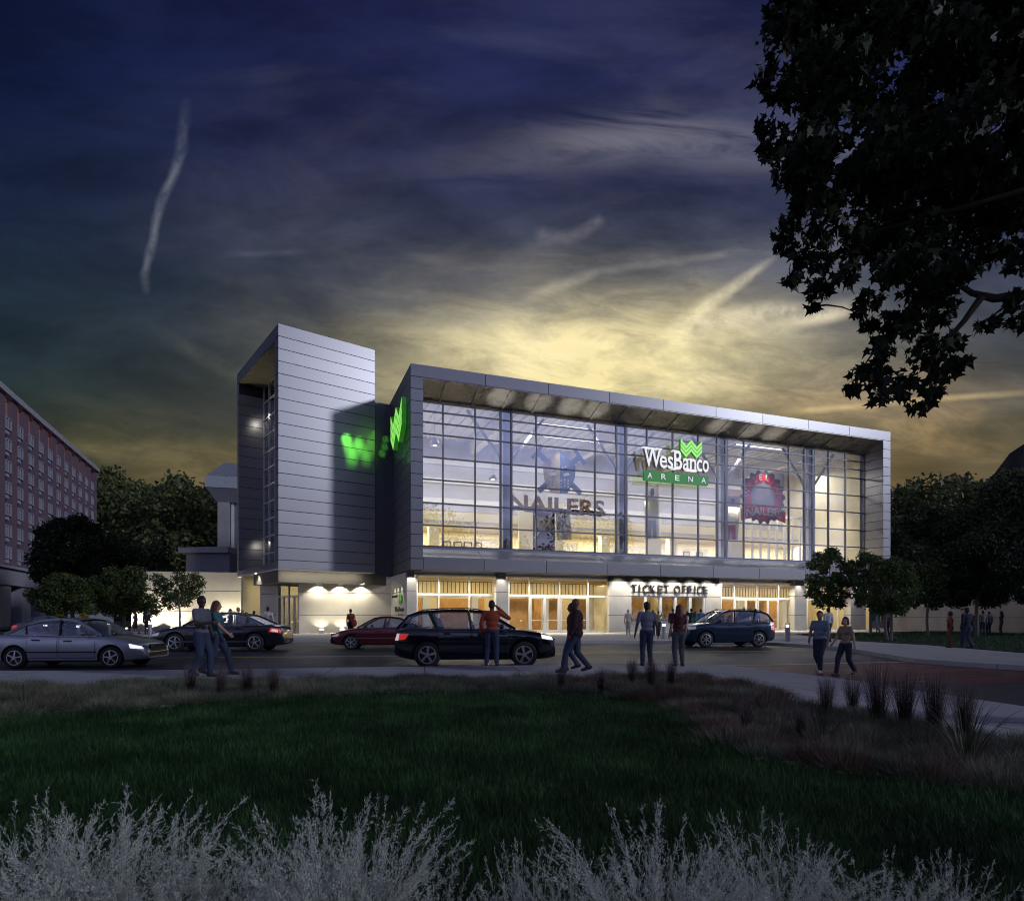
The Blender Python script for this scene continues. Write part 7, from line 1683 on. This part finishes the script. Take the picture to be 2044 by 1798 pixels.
person('man in bright blue shirt at the right end of the ticket windows', gpos(1399, 42.5), 60, 1.88, top=('shirt', (0.10, 0.24, 0.48)), sleeve='long', skin='tan', hair='black', vox=FV, group=G2)
person('dark-haired child beside the white-shirted man behind the blue estate', gpos(1419, 38.5), 60, 1.62, top=('shirt', (0.05, 0.05, 0.06)), skin='tan', hair='black', vox=FV, group=G2)
person('white-haired man in white shirt behind the bonnet of the blue estate', gpos(1430, 38.2), 100, 1.83, top=('shirt', (0.62, 0.60, 0.55)), skin='light', hair='grey', vox=FV, group=G2)
person('grey-haired person behind the roof of the blue estate', gpos(1485, 37.6), 85, 1.90, top=('shirt', (0.26, 0.24, 0.26)), skin='tan', hair='grey', vox=FV, group=G2)
person('black-haired person behind the rear window of the blue estate', gpos(1508, 37.2), 85, 1.82, top=('shirt', (0.12, 0.12, 0.14)), skin='tan', hair='black', vox=FV, group=G2)
person('dark-haired man in white shirt just behind the stout man in pale blue', gpos(1653, 33.5), 100, 1.83, top=('shirt', (0.48, 0.50, 0.55)), sleeve='long', bottom=('trousers', (0.05, 0.05, 0.06)), skin='tan', hair='black', vox=FV)
G3 = 'people by the right wall'
person('woman in teal sleeveless top striding behind the street trees', gpos(1753, 51.0), 200, 1.72, True, 'walk', sleeve='none', top=('top', (0.10, 0.30, 0.30)), bottom=('trousers', (0.16, 0.17, 0.15)), skin='light', hair='auburn', hairstyle='long', vox=FV, group=G3)
person('person in grey walking beside the woman in teal', gpos(1771, 51.5), 30, 1.72, pose='walk', top=('shirt', (0.22, 0.22, 0.24)), sleeve='long', bottom=('trousers', (0.03, 0.03, 0.035)), skin='tan', hair='brown', vox=FV, group=G3)
person('person in red jacket by the right wall', gpos(1948, 43.6), 110, 1.72, top=('jacket', (0.22, 0.03, 0.025)), sleeve='long', bottom=('jeans', JEAN2), skin='tan', hair='black', vox=FV, group=G3)
person('person in striped pale coat by the right wall', gpos(1962, 43.0), 80, 1.76, top=('coat', (0.22, 0.21, 0.20)), sleeve='long', bottom=('trousers', (0.05, 0.05, 0.06)), skin='tan', hair='black', vox=FV, group=G3)
person('person in grey-blue jacket between the striped coat and the lone woman', gpos(1974, 44.0), 95, 1.72, top=('jacket', (0.12, 0.13, 0.18)), sleeve='long', bottom=('jeans', JEAN), skin='tan', hair='black', vox=FV, group=G3)
person('lone dark-haired woman in maroon top at the right of the wall group', gpos(1999, 44.2), 140, 1.74, True, top=('top', (0.05, 0.02, 0.025)), bottom=('trousers', (0.06, 0.06, 0.08)), skin='brown', hair='black', hairstyle='long', vox=FV, group=G3)
